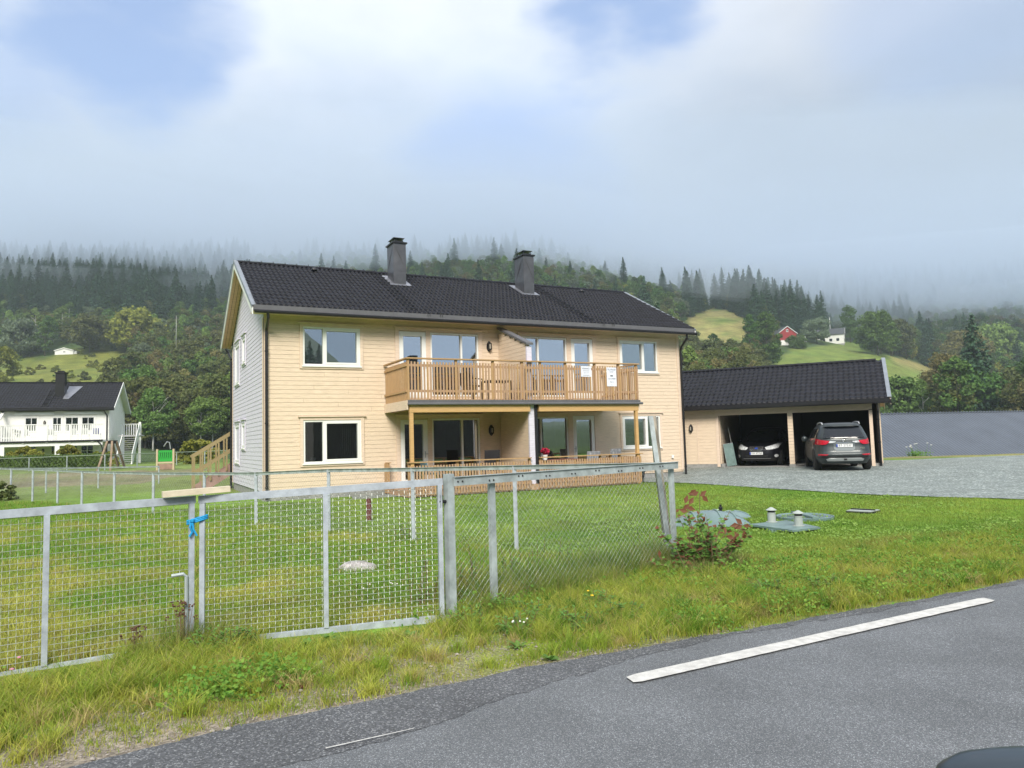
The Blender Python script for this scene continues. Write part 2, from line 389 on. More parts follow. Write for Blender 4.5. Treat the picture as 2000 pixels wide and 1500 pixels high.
def height(X, Y):
    r = math.hypot(X, Y)
    if Y <= 0 or abs(X) > 1.6*Y:             # behind and beside the camera
        th = math.degrees(math.atan2(X, Y)); th = th if th > 0 else 360+th
        k = .12+.88*ss(131, 147, th); e = ss(95, 260, r)*(r-95)*.21*k
        e += ss(110, 300, r)*6*k*noise.noise((X*.012, Y*.012, 3))
        if Y > 0: return e*1.0
        return e
    z = .52*ss(28, 50, Y)*ss(4, -6, X)
    z += .17*ss(21, 26, Y)*ss(5.2, 8, X)
    if Y > 37: z -= (z+2.1)*ss(37.5, 45, Y)*ss(.36, .42, X/Y)
    if Y > 60:
        t = max(TT[0]+1e-6, min(TT[-1]-1e-6, X/Y))
        k = max(i for i in range(len(TT)-1) if TT[i] <= t); u = (t-TT[k])/(TT[k+1]-TT[k]); u = u*u*(3-2*u)
        h = prof(k, Y)*(1-u)+prof(k+1, Y)*u
        if h > 118: kq = 34+14*noise.noise((X*.006, Y*.006, 7)); h = 118+kq*(1-math.exp(-(h-118)/kq))
        h += ss(100, 200, Y)*3.0*noise.noise((X*.02, Y*.02, 0))
        q = ss(60, 85, Y); z = z*(1-q)+h*q
    if abs(X) > 1.2*Y and Y > 0:
        r = math.hypot(X, Y); e = ss(95, 260, r)*(r-95)*.21+ss(110, 300, r)*6*noise.noise((X*.012, Y*.012, 3))
        q = ss(1.2, 1.6, abs(X)/Y); z = z*(1-q)+e*q
    return z
# ------------------------------------------------------------------ the ground sheet
def inpoly(x, y, poly):
    c = False; j = len(poly)-1
    for i in range(len(poly)):
        xi, yi = poly[i]; xj, yj = poly[j]
        if (yi > y) != (yj > y) and x < (xj-xi)*(y-yi)/(yj-yi)+xi: c = not c
        j = i
    return c
# fields on the hillside, surveyed from the photograph
FIELDS = {'bank': [(-200, 705), (90, 697), (235, 672), (262, 690), (215, 735), (160, 775), (-200, 775)],
          'dry': [(1335, 625), (1385, 600), (1440, 610), (1478, 636), (1462, 662), (1425, 672), (1345, 655)],
          'meadow': [(1515, 705), (1560, 684), (1600, 676), (1690, 668), (1700, 690), (1760, 698), (1868, 738), (1850, 762), (1740, 790), (1600, 800), (1480, 790)],
          'low': [(1880, 750), (1960, 770), (1990, 800), (1930, 812), (1890, 790)]}
def lerp3(a, b, t): return tuple(a[i]*(1-t)+b[i]*t for i in range(3))
C_GRASS = (.14, .25, .03); C_DRY = (.22, .21, .045); C_FOREST = (.05, .085, .025); C_MEAD = (.12, .18, .035); C_STRAW = (.28, .25, .09)
def road_edge(x):
    P = [(-9, .3), (-5, 2.25), (-2.23, 3.77), (-1.74, 4.12), (-1.14, 4.47), (-.63, 4.74), (.31, 5.28), (1.71, 5.93), (3.45, 6.74), (5.13, 7.57), (12, 11.0), (40, 25)]
    if x <= P[0][0]: return P[0][1]+(x-P[0][0])*.55
    for (a, ya), (b, yb) in zip(P, P[1:]):
        if x <= b: return ya+(yb-ya)*(x-a)/(b-a)
    return P[-1][1]+(x-P[-1][0])*.5
def gcolor(X, Y, z):
    r = math.hypot(X, Y); n = noise.noise((X*.5, Y*.5, 1)); n2 = noise.noise((X*.12, Y*.12, 5)); n3 = noise.noise((X*2.1, Y*2.1, 9))
    if r < 75 or Y <= 0:
        if Y <= 0: return (.06, .10, .02) if r < 100 else C_FOREST
        d = Y-road_edge(X)
        if -1 < d <= 0 and X < 1.5: return (.20, .175, .14)
        c = lerp3(C_GRASS, (.16, .27, .025), min(1, max(0, .5+n)))
        # yard behind the gate: patchy, yellower
        if X < .8 and Y < 12: c = lerp3(c, (.19, .21, .035), ss(-.35, .45, n+.3*n3)*.8)
        # bare gravelly shoulder beside the asphalt
        if X < 0 and 0 < d < 1.7:
            q = ss(.35, -.1, n3*.45+n*.45-.34+(d-.75)*.75)*ss(.4, -1.2, X)
            c = lerp3(c, (.27, .235, .185), q)
        elif 0 < d < .25: c = lerp3(c, (.16, .13, .09), .7)
        if X > .5 and d < 4 and d > .5: c = lerp3(c, (.22, .21, .05), ss(.0, .5, n2*2+n*.4+.3)*.75*ss(4, 2.5, d))
        if 14 < Y < 40 and X < -8: c = lerp3(c, (.20, .19, .07), ss(.1, .5, n2+.3)*.6)
        if Y > 22 and X < 0: c = lerp3(c, (.15, .19, .06), ss(22, 32, Y)*.8)
        if -30 < X < -17 and 33 < Y < 43: c = lerp3(c, (.21, .17, .12), .8*ss(-.5, .2, n2*.6+n*.4+.2))
        if Y > 35 and X > 13: c = lerp3(c, (.26, .20, .11), .7)
        if Y > 45: c = lerp3(c, C_MEAD, ss(45, 60, Y))
        return c
    p = project((X, Y, z))
    for k, poly in FIELDS.items():
        if inpoly(p[0], p[1]+n*6, poly):
            if k == 'dry': return lerp3(C_STRAW, C_MEAD, max(0, n2*2))
            if k == 'bank': return lerp3((.12, .16, .03), (.19, .20, .04), .5+n2)
            if k == 'meadow':
                c = lerp3(C_MEAD, (.16, .20, .045), max(0, min(1, .5+n2*1.6)))
                if p[0] > 1745: c = lerp3(c, C_STRAW, ss(-16, 0, 0-(p[1]-(700+(p[0]-1745)*.31))))
                return c
            return C_MEAD
    return C_FOREST
angs = list(np.arange(-46, 46.01, .6)); angs = [math.radians(a) for a in angs] + [math.radians(a) for a in range(52, 312, 5)]
rad = [0.0, .8, 1.6, 2.4]; r = 2.4
while r < 2200: r += max(.22, min(26, r*.030)); rad.append(r)
gv = [(0, 0, 0)]; gc = [C_GRASS]; gf = []
for ri in rad[1:]:
    for a in angs:
        X, Y = ri*math.sin(a), ri*math.cos(a); z = height(X, Y); gv.append((X, Y, z)); gc.append(gcolor(X, Y, z))
na = len(angs)
for j in range(na): gf.append((0, 1+(j+1) % na, 1+j))
for i in range(len(rad)-2):
    for j in range(na):
        q = (j+1) % na; gf.append((1+i*na+j, 1+i*na+q, 1+(i+1)*na+q, 1+(i+1)*na+j))
me = bpy.data.meshes.new('ground'); me.from_pydata(gv, [], gf)
ca = me.color_attributes.new('col', 'FLOAT_COLOR', 'POINT'); ca.data.foreach_set('color', np.array([(*c, 1) for c in gc], dtype=np.float32).ravel())
me.polygons.foreach_set('use_smooth', [True]*len(gf)); gm_ = attr_mat('ground_soil_and_grass', var=.35, vscale=3.0, bump=.5)
gt = gm_.node_tree; bs = gt.nodes['Principled BSDF']; src_ = bs.inputs['Base Color'].links[0].from_socket; co_ = gt.nodes.new('ShaderNodeTexCoord')
vo_ = gt.nodes.new('ShaderNodeTexVoronoi'); vo_.inputs['Scale'].default_value = 55; gt.links.new(co_.outputs['Object'], vo_.inputs[0]); sc_ = gt.nodes.new('ShaderNodeSeparateColor'); gt.links.new(vo_.outputs['Color'], sc_.inputs[0])
mr_ = gt.nodes.new('ShaderNodeMapRange'); mr_.inputs[3].default_value = .62; mr_.inputs[4].default_value = 1.32; gt.links.new(sc_.outputs[0], mr_.inputs[0])
nl_ = gt.nodes.new('ShaderNodeTexNoise'); nl_.inputs['Scale'].default_value = .16; nl_.inputs['Detail'].default_value = 7; nl_.inputs['Roughness'].default_value = .68; gt.links.new(co_.outputs['Object'], nl_.inputs[0])
ml_ = gt.nodes.new('ShaderNodeMapRange'); ml_.inputs[1].default_value = .3; ml_.inputs[2].default_value = .7; ml_.inputs[3].default_value = .6; ml_.inputs[4].default_value = 1.4; gt.links.new(nl_.outputs[0], ml_.inputs[0])
mm_ = gt.nodes.new('ShaderNodeMath'); mm_.operation = 'MULTIPLY'; gt.links.new(mr_.outputs[0], mm_.inputs[0]); gt.links.new(ml_.outputs[0], mm_.inputs[1])
hs_ = gt.nodes.new('ShaderNodeHueSaturation'); gt.links.new(mm_.outputs[0], hs_.inputs['Value']); gt.links.new(src_, hs_.inputs['Color']); gt.links.new(hs_.outputs[0], bs.inputs['Base Color'])
me.materials.append(gm_); me.update()
ground = bpy.data.objects.new('ground', me); COL.objects.link(ground); tag(ground, kind='structure')

# ------------------------------------------------------------------ road
def asphalt(name, base, dark, speck, sc):
    m = bpy.data.materials.new(name); m.use_nodes = True; t = m.node_tree; b = t.nodes['Principled BSDF']
    co = t.nodes.new('ShaderNodeTexCoord'); v = t.nodes.new('ShaderNodeTexVoronoi'); v.inputs['Scale'].default_value = sc; t.links.new(co.outputs['Object'], v.inputs[0])
    n = t.nodes.new('ShaderNodeTexNoise'); n.inputs['Scale'].default_value = 1.3; n.inputs['Detail'].default_value = 5; t.links.new(co.outputs['Object'], n.inputs[0])
    cr = t.nodes.new('ShaderNodeValToRGB'); e = cr.color_ramp.elements
    e[0].position = 0; e[0].color = (*dark, 1); e[1].position = .75; e[1].color = (*base, 1)
    e2 = e.new(.88); e2.color = (*lerp3(base, speck, .35), 1); e3 = e.new(.97); e3.color = (*speck, 1)
    sp = t.nodes.new('ShaderNodeSeparateColor'); t.links.new(v.outputs['Color'], sp.inputs[0]); t.links.new(sp.outputs[0], cr.inputs[0])
    mr = t.nodes.new('ShaderNodeMapRange'); mr.inputs[1].default_value = .3; mr.inputs[2].default_value = .7; mr.inputs[3].default_value = .82; mr.inputs[4].default_value = 1.16; t.links.new(n.outputs[0], mr.inputs[0])
    hs = t.nodes.new('ShaderNodeHueSaturation'); t.links.new(mr.outputs[0], hs.inputs['Value']); t.links.new(cr.outputs[0], hs.inputs['Color']); t.links.new(hs.outputs[0], b.inputs['Base Color'])
    bp = t.nodes.new('ShaderNodeBump'); bp.inputs['Strength'].default_value = .7; bp.inputs['Distance'].default_value = .006; t.links.new(v.outputs['Distance'], bp.inputs['Height']); t.links.new(bp.outputs[0], b.inputs['Normal'])
    b.inputs['Roughness'].default_value = .72; b.inputs['Specular IOR Level'].default_value = .45
    return m
M['asphalt'] = asphalt('asphalt', (.150, .160, .172), (.080, .088, .098), (.34, .36, .38), 210)
M['asphalt2'] = asphalt('coarse_asphalt_edge', (.105, .110, .120), (.045, .048, .053), (.26, .27, .28), 120)
M['gravel'] = asphalt('crushed_green_grey_stone', (.22, .255, .24), (.10, .12, .115), (.46, .50, .48), 24)
M['line'] = mat('worn_white_road_paint', (.62, .615, .59), .75, var=.2, vscale=14, bump=.6, bscale=150)
def strip(name, m, top, bot, z, n=160, x0=-30, x1=45, zf=None):
    b = MB()
    for i in range(n+1):
        x = x0+(x1-x0)*i/n
        for f in (bot, top): y = f(x); b.v.append((x, y, z+(zf(x, y) if zf else 0)))
    for i in range(n): b.face(2*i, 2*i+2, 2*i+3, 2*i+1)
    return b.build(name, m, fix=False)
def jag(x, s=1): return s*(.05*noise.noise((x*3.1, 1.7, 0))+.03*noise.noise((x*11, 4, 0)))
def clin(x): return 4.80+(x-.68)*.545                      # the painted line's course
def far_side(x): return clin(x)-6.6
tag(strip('road', M['asphalt'], lambda x: road_edge(x)+jag(x)-.02, far_side, .006, 600), kind='structure')
def edge_in(x):
    base = road_edge(x)-.62*ss(1.6, -1.2, x)-.12
    return max(base, far_side(x)+.5)+jag(x+40, 1.2)+.04*noise.noise((x*23, 2, 0))+.03*noise.noise((x*61, 5, 0))
tag(strip('asphalt_edge', M['asphalt2'], lambda x: road_edge(x)+jag(x)+.02*noise.noise((x*37, 2, 0)), edge_in, .0085, 1800), kind='structure')
lb = MB(); x0, x1 = .68, 4.20
nseg = 60
for i in range(nseg+1):
    x = x0+(x1-x0)*i/nseg; wv = .006*noise.noise((x*9, 0, 0))
    e = .02 if i in (0, nseg) else 0
    lb.v.append((x+.03, clin(x)-.072+wv+e, .018)); lb.v.append((x, clin(x)+.072+wv-e, .018))
for i in range(nseg): lb.face(2*i, 2*i+2, 2*i+3, 2*i+1)
tag(lb.build('road_marking', M['line'], fix=False), kind='structure')
lb = MB(); a = gp(636, 1468); b_ = gp(808, 1429)
d = (b_-a).normalized(); s_ = Vector((-d.y, d.x, 0))*.006
lb.quad(a-s_+Vector((0, 0, .018)), b_-s_*.6+Vector((0, 0, .018)), b_+s_*.6+Vector((0, 0, .018)), a+s_+Vector((0, 0, .018)))
tag(lb.build('road_scratch', M['line'], fix=False), kind='structure')

# ------------------------------------------------------------------ gravel yard in front of the garage
near = [(-4.6, 21.0), (-1.7, 22.6), (1.6, 24.0), (4.3, 25.2), (5.1, 24.6), (6.0, 22.9), (7.2, 20.4), (8.5, 17.7), (10.7, 15.6), (14, 14.6), (22, 13.5), (34, 12)]
far = [(-4.9, 22.2), (-2, 23.8), (1.6, 25.6), (4.3, 27.0), (6.5, 30.5), (7.2, 36), (8.0, 40), (10, 39), (14, 37.0), (16.9, 33.0), (24, 34.8), (40, 37)]
def poly_at(P, t):
    t = t*(len(P)-1); i = min(len(P)-2, int(t)); u = t-i; return (P[i][0]*(1-u)+P[i+1][0]*u, P[i][1]*(1-u)+P[i+1][1]*u)
gb = MB(); NU, NV = 150, 44
for i in range(NU+1):
    a = poly_at(near, i/NU); c = poly_at(far, i/NU)
    for j in range(NV+1):
        v = j/NV; x = a[0]*(1-v)+c[0]*v; y = a[1]*(1-v)+c[1]*v
        if j == 0: y += .12*noise.noise((x*1.5, 3, 0)); x += .1*noise.noise((y*1.9, 8, 0))
        gb.v.append((x, y, height(x, y)+.022+.012*noise.noise((x*.7, y*.7, 2))))
for i in range(NU):
    for j in range(NV): a = i*(NV+1)+j; gb.face(a, a+NV+1, a+NV+2, a+1)
tag(gb.build('gravel_yard', M['gravel'], smooth=True, fix=False), kind='structure')

# ------------------------------------------------------------------ building helpers
def siding(b, axis, w0, u0, u1, z0, z1, holes, pitch=.1285, dirn=-1, thick=.016, top=None):
    """horizontal boards on a wall plane; holes=[(u0,u1,z0,z1)]; axis 'u': plane w=w0 facing dirn*w; axis 'w': plane u=w0"""
    n = int(math.ceil((z1-z0)/pitch))
    for i in range(n):
        za = z0+i*pitch; zb = min(z1, za+pitch-.006)
        ints = [(u0, u1)] if top is None else [top(za, u0, u1)]
        for h in holes:
            if zb > h[2]+.01 and za < h[3]-.01:
                new = []
                for p, q in ints:
                    if h[1] <= p or h[0] >= q: new.append((p, q)); continue
                    if h[0] > p: new.append((p, h[0]))
                    if h[1] < q: new.append((h[1], q))
                ints = new
        cut = []
        for p, q in ints:                                    # butt joints at random along a course
            x = p+((i*2.37+p*3.1) % 3.4)+.9
            while x < q-.4: cut.append((p, x-.0025)); p = x+.0025; x += 2.6+((i*1.7) % 2.1)
            cut.append((p, q))
        ints = cut
        for p, q in ints:
            if q-p < .01: continue
            # bevelled board: bottom edge stands proud
            n0 = len(b.v); e0 = w0+dirn*thick; e1 = w0+dirn*thick*.55
            P = [(p, w0, za), (q, w0, za), (q, e0, za), (p, e0, za), (p, w0, zb), (q, w0, zb), (q, e1, zb), (p, e1, zb)]
            if axis == 'w': P = [(y, x, z) for x, y, z in P]
            b.v += P
            for f in ((0, 1, 2, 3), (7, 6, 5, 4), (3, 2, 6, 7), (1, 5, 6, 2), (0, 3, 7, 4), (0, 4, 5, 1)): b.face(*[n0+k for k in f])
def plane_wall(b, axis, w0, w1, u0, u1, z0, z1, holes):
    """solid wall of rectangular pieces round its openings, between planes w0 and w1"""
    us = sorted(set([u0, u1]+[h[0] for h in holes]+[h[1] for h in holes])); zs = sorted(set([z0, z1]+[h[2] for h in holes]+[h[3] for h in holes]))
    for p, q in zip(us, us[1:]):
        for r_, s_ in zip(zs, zs[1:]):
            mu, mz = (p+q)/2, (r_+s_)/2
            if any(h[0] < mu < h[1] and h[2] < mz < h[3] for h in holes): continue
            if axis == 'u': b.box(p, q, w0, w1, r_, s_)
            else: b.box(w0, w1, p, q, r_, s_)
def roof_surface(b, u0, u1, wa, za, wb, zb, per=.155, course=.36, amp=.036, step=.034, ns=7, phase=0.):
    """tiled slope from eave line (w=wa, z=za) to ridge (w=wb, z=zb)"""
    Ls = math.hypot(wb-wa, zb-za); nc = max(1, round(Ls/course)); dw, dz = (wb-wa)/Ls, (zb-za)/Ls
    nu = int((u1-u0)/per*ns); nn = (-dz*(1 if wb > wa else 1), dw) if wb > wa else (dz, -dw)
    rows = []
    for c in range(nc): rows += [(c/nc, step), ((c+.5)/nc, step*.5), ((c+.97)/nc, 0.)]
    n0 = len(b.v); us = [u0+(u1-u0)*i/nu for i in range(nu+1)]
    for t, lift in rows:
        ci = int(t*nc+1e-6)
        for u in us:
            ph = ((u-u0)/per+phase) % 1
            wv = amp*(math.sin(2*PI*ph)*.55+.5+.12*math.sin(4*PI*ph))
            h = wv+lift; s = t*Ls
            b.v.append((u, wa+dw*s+nn[0]*h, za+dz*s+nn[1]*h))
    m = nu+1
    for i in range(len(rows)-1):
        for j in range(nu): a = n0+i*m+j; b.face(a, a+1, a+m+1, a+m)
    # closing lip at the eave
    n1 = len(b.v)
    for u in us: b.v.append((u, wa, za-.03))
    for j in range(nu): b.face(n1+j, n1+j+1, n0+j+1, n0+j)

def window(par, u0, u1, z0, z1, w0, splits=(), sash=(), label=None, glass='glass', door=False, axis='u', d=-1, name='window', casing=True, handle=None, bars=None, frame_m='white', trim_m='creamtrim', curt=None):
    """window unit in the wall plane w0 facing d*w. u0..z1 = outer edge of the white frame"""
    T = (lambda x, y, z: (x, y, z)) if axis == 'u' else (lambda x, y, z: (y, x, z))
    def bx(b, a0, a1, y0, y1, c0, c1):
        y0, y1 = w0+d*y0, w0+d*y1; y0, y1 = min(y0, y1), max(y0, y1)
        if axis == 'u': b.box(a0, a1, y0, y1, c0, c1)
        else: b.box(y0, y1, a0, a1, c0, c1)
    ft = .055; b = MB()
    bx(b, u0, u0+ft, -.10, .022, z0, z1); bx(b, u1-ft, u1, -.10, .022, z0, z1)
    bx(b, u0+ft, u1-ft, -.10, .022, z1-ft, z1); bx(b, u0+ft, u1-ft, -.10, .022, z0, z0+ft)
    edges = [u0+ft]+[s for s in splits]+[u1-ft]
    for s in splits: bx(b, s-.03, s+.03, -.10, .020, z0+ft, z1-ft)
    for k in range(len(edges)-1):
        if k in sash:
            a0 = edges[k]+(.03 if k > 0 else 0); a1 = edges[k+1]-(.03 if k < len(edges)-2 else 0); st = .055 if not door else .085
            bx(b, a0, a0+st, -.06, .032, z0+ft, z1-ft); bx(b, a1-st, a1, -.06, .032, z0+ft, z1-ft)
            bx(b, a0+st, a1-st, -.06, .032, z1-ft-st, z1-ft); bx(b, a0+st, a1-st, -.06, .032, z0+ft, z0+ft+(st if not door else .16))
    if bars:
        for k in range(1, bars[0]): x = u0+(u1-u0)*k/bars[0]; bx(b, x-.018, x+.018, -.05, .0, z0+ft, z1-ft)
        for k in range(1, bars[1]): z = z0+(z1-z0)*k/bars[1]; bx(b, u0+ft, u1-ft, -.052, -.002, z-.018, z+.018)
    o = b.build(name, M[frame_m], par)
    if label: o['label'] = label
    p = MB(); bx(p, u0+ft*.5, u1-ft*.5, -.045, -.038, z0+ft*.5, z1-ft*.5); p.build('pane', M[glass], o)
    if casing:
        c = MB(); cw = .09
        bx(c, u0-cw, u0, .018, .044, z0-cw, z1); bx(c, u1, u1+cw, .018, .044, z0-cw, z1); bx(c, u0-cw, u1+cw, .018, .044, z1, z1+cw)
        if not door: bx(c, u0, u1, .018, .042, z0-cw, z0)
        bx(c, u0-cw-.06, u1+cw+.06, .018, .085, z1+cw, z1+cw+.03)
        c.build('casing', M[trim_m], o)
        if not door:
            c = MB(); bx(c, u0-.03, u1+.03, .045, .075, z0-.035, z0+.005); c.build('sill', M[frame_m], o)
    if handle is not None:
        h = MB(); P = [T(handle, w0+d*.035, z0+1.0), T(handle, w0+d*.075, z0+1.0), T(handle+.10*(1 if handle < (u0+u1)/2 else -1)*-1, w0+d*.078, z0+1.0)]
        h.tube(P, .011, 6); bx(h, handle-.017, handle+.017, .03, .042, z0+.88, z0+1.08); h.build('handle', M['silver'], o)
    return o
def wall_lamp(par, u, z, w0, name='wall_lamp'):
    b = MB(); T = lambda y: w0-y
    k = [(0, .19), (.055, .13), (.085, .06), (.085, -.06), (.055, -.13), (0, -.19)]
    pts = [(x, z+y) for x, y in k]+[(-x, z+y) for x, y in k[::-1][1:-1]]
    pts = [(u+x, y) for x, y in pts]; b.prism(pts, T(.02), T(.035))
    b.prism([(u+(x-u)*.55, z+(y-z)*.9) for x, y in pts], T(.035), T(.11))
    for s in (-1, 1): b.box(u+s*.05-.005, u+s*.05+.005, T(.13), T(.035), z-.11, z+.11)
    o = b.build(name, M['black'], par); g = MB(); g.box(u-.026, u+.026, T(.125), T(.108), z-.075, z+.075); g.build('lamp_glass', M['lampglass'], o)
    return o
def downpipe(par, pts, r=.042):
    b = MB(); b.tube(pts, r, 8)
    for p, q in zip(pts[-2:], pts[-1:]):
        for k in (.12, .55, .93):
            P = Vector(p)*(1-k)+Vector(q)*k; b.tube([P-Vector((0, 0, .02)), P+Vector((0, 0, .02))], r+.012, 8)
    return b.build('downpipe', M['black'], par, smooth=False)
# ================================================================== the apartment house
W, D = 15.243, 7.759; A_H = .47051
house = empty('apartment_house', 'cream boarded two-storey house with black tiled roof and long wooden balcony', 'house', (-7.164, 21.174, 0), A_H)
def HW(u, w_, z=0):                                             # house frame -> world
    c, s = math.cos(A_H), math.sin(A_H); return Vector((-7.164+c*u-s*w_, 21.174+s*u+c*w_, z))
ZS = .264; ZT = 5.46
mir = lambda a, b: (W-b, W-a)
units = []                                                       # (u0,u1,z0,z1,kind)
units += [(1.10, 2.83, 3.93, 5.10, 'win', (1.72,), (1,)), (1.10, 2.83, 1.03, 2.31, 'win', (1.70,), (1,))]
units += [(*mir(1.05, 2.76), 3.93, 5.10, 'win', (13.56,), (0,)), (*mir(1.05, 2.76), 1.14, 2.32, 'win', (13.60,), (0,))]
units += [(4.07, 4.97, 2.98, 5.08, 'door', (), (0,)), (5.12, 6.81, 3.02, 5.08, 'big', (6.20,), ())]
units += [(4.07, 4.97, .20, 2.28, 'door', (), (0,)), (5.12, 6.79, .24, 2.31, 'big', (6.17,), ())]
units += [(8.44, 10.22, 3.02, 5.09, 'big', (9.07,), ()), (10.40, 11.31, 2.98, 5.08, 'door', (), (0,))]
units += [(8.44, 10.18, .24, 2.32, 'big', (9.10,), ()), (10.38, 11.28, .20, 2.34, 'door', (), (0,))]
holes = [(a, b, c, d_) for a, b, c, d_, *_ in units]
b = MB(); siding(b, 'u', 0, .10, W-.10, ZS, ZT-.05, holes); plane_wall(b, 'u', 0.001, .15, 0, W, ZS, ZT-.05, holes)
front = b.build('front_wall', M['cream'], house)
b = MB()
for u in (0, W-.12): b.box(u, u+.12, -.035, 0, ZS, ZT-.05)
b.box(.12, W-.12, -.03, -.0205, ZT-.17, ZT-.05)
b.build('corner_boards', M['creamtrim'], house)
# gable walls
slope = (7.779-5.47)/(D/2+.577); rz = lambda w_: 5.47+(min(w_, D-w_)+.577)*slope
sh = [(5.60, 6.84, 3.86, 5.33), (3.92, 4.72, 4.42, 5.32), (5.60, 6.84, 1.02, 2.40), (4.05, 4.86, 1.53, 2.40)]
def gtop(z, a, b_):
    if z < rz(0)-.18: return (a, b_)
    h = (z-5.47+.16)/slope-.577; return (max(a, h), min(b_, D-h))
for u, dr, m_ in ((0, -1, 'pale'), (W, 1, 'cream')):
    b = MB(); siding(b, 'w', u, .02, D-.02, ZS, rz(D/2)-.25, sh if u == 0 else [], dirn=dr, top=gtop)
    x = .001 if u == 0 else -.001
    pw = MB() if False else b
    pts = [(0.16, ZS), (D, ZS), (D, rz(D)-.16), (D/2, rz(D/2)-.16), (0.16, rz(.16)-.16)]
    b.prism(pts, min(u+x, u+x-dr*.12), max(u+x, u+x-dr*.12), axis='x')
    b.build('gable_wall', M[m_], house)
b = MB(); b.box(-.035, -.0205, -.034, .10, ZS, 5.3); b.build('gable_corner_board', M['creamtrim'], house)
b = MB(); b.box(-.035, -.0205, D-.1, D, ZS, 5.3); b.build('gable_corner_board', M['creamtrim'], house)
b = MB(); plane_wall(b, 'u', D-.15, D, 0, W, ZS, ZT, []); b.build('rear_wall', M['cream'], house)
b = MB(); b.box(.02, W-.02, .03, D-.03, -.15, ZS-.002); b.build('foundation', M['found'], house)
# rooms behind the glass
b = MB(); b.box(.2, W-.2, .2, 5.0, 2.62, 2.80); b.box(.2, W-.2, 4.9, 5.0, .27, 2.6); b.box(.2, W-.2, 4.9, 5.0, 2.81, 5.4)
b.box(.2, 3.29, 2.4, 2.5, .27, 2.6); b.box(.2, 3.29, 2.4, 2.5, 2.81, 5.4)
for u in (3.3, 7.55, 11.9):
    b.box(u, u+.1, .2, 4.89, .27, 2.6); b.box(u, u+.1, .2, 4.89, 2.81, 5.4)
b.box(.2, W-.2, .2, 4.89, 5.41, 5.45)
b.build('inner_walls', M['room'], house)
for a, b_, c, d_, kind, sp, sash in units:
    lower = c < 2; g = 'glassdark' if lower else 'glass'
    if kind == 'win': window(house, a, b_, c, d_, 0, sp, sash, glass=g if lower else 'glassend', label=('lower ' if lower else 'upper ')+('left window' if a < 7 else 'right window'))
    elif kind == 'big': window(house, a, b_, c, d_, 0, sp, sash, glass=g, name='balcony_window' if not lower else 'patio_window', casing=False)
    else: window(house, a, b_, c, d_, 0, sp, sash, glass=g, name='balcony_door' if not lower else 'patio_door', door=True, casing=False, handle=(b_-.09 if a < 7 else a+.09))
for u0, u1, zb, zt in ((4.07, 6.81, 2.95, 5.09), (8.44, 11.31, 2.95, 5.09), (4.07, 6.79, .27, 2.32), (8.44, 11.28, .27, 2.34)):
    b = MB(); b.box(u0-.13, u0, -.044, -.018, zb, zt+.02); b.box(u1, u1+.13, -.044, -.018, zb, zt+.02); b.box(u0-.13, u1+.13, -.044, -.018, zt+.021, zt+.10); b.box(u0-.17, u1+.17, -.085, -.018, zt+.10, zt+.13)
    mid = (4.97, 5.12) if u0 < 7 else ((10.22, 10.40) if zb > 2 else (10.18, 10.38)); b.box(mid[0], mid[1], -.040, -.018, zb, zt+.02)
    b.build('door_casing', M['creamtrim'], house)
for (a, c_, z0, z1) in sh:
    window(house, a, c_, z0, z1, 0, (), (0,), axis='w', d=-1, glass='glassdark', trim_m='pale', name='gable_window')
for u, z, w_ in ((7.2, 4.69, 0), (7.2, 1.90, 0)): wall_lamp(house, u, z, w_-.001)
b = MB(); b.box(7.14, 7.28, -.075, -.02, .96, 1.05); b.build('socket_box', M['white'], house)
b = MB(); b.box(14.66, 14.74, -.075, -.02, .72, .83); b.build('socket_box', M['white'], house)
# curtains, blinds and objects set behind the glass
def curtain(u0, u1, z0, z1, m, w_=.22, n=9, amp=.03):
    b = MB(); b.grid(lambda s, t: (u0+(u1-u0)*s, w_+amp*math.sin(2*PI*n*s), z0+(z1-z0)*t), n*8, 1); return b.build('curtain', M[m], house, smooth=True, fix=False)
curtain(12.52, 14.16, 3.95, 5.06, 'blind', .07, 3, .004)
curtain(2.25, 2.80, 1.0, 2.3, 'curtain'); curtain(1.12, 1.28, 1.0, 2.3, 'curtain', n=3); curtain(9.75, 10.15, .3, 2.3, 'curtain', n=6)
curtain(13.9, 14.15, 1.1, 2.3, 'blind', n=4); curtain(8.5, 9.0, 3.0, 5.0, 'blind', n=5); curtain(12.52, 12.6, 1.1, 2.3, 'curtain', n=2)
b = MB(); b.lathe([(.055, 1.08), (.07, 1.09), (.075, 1.2), (.072, 1.2)], 1.42, .19, 14); b.build('flowerpot', M['white'], house)
M['ochre'] = mat('ochre_panel', (.42, .24, .05), .8, var=.3)
b = MB(); b.box(12.6, 13.5, .5, .53, 1.25, 1.62); b.build('picture', M['ochre'], house)  # plain ochre panel just behind the lower right window
b = MB(); b.box(10.55, 11.0, .5, .53, 1.15, 1.75); b.build('picture', M['ochre'], house)  # plain ochre panel behind the right patio door

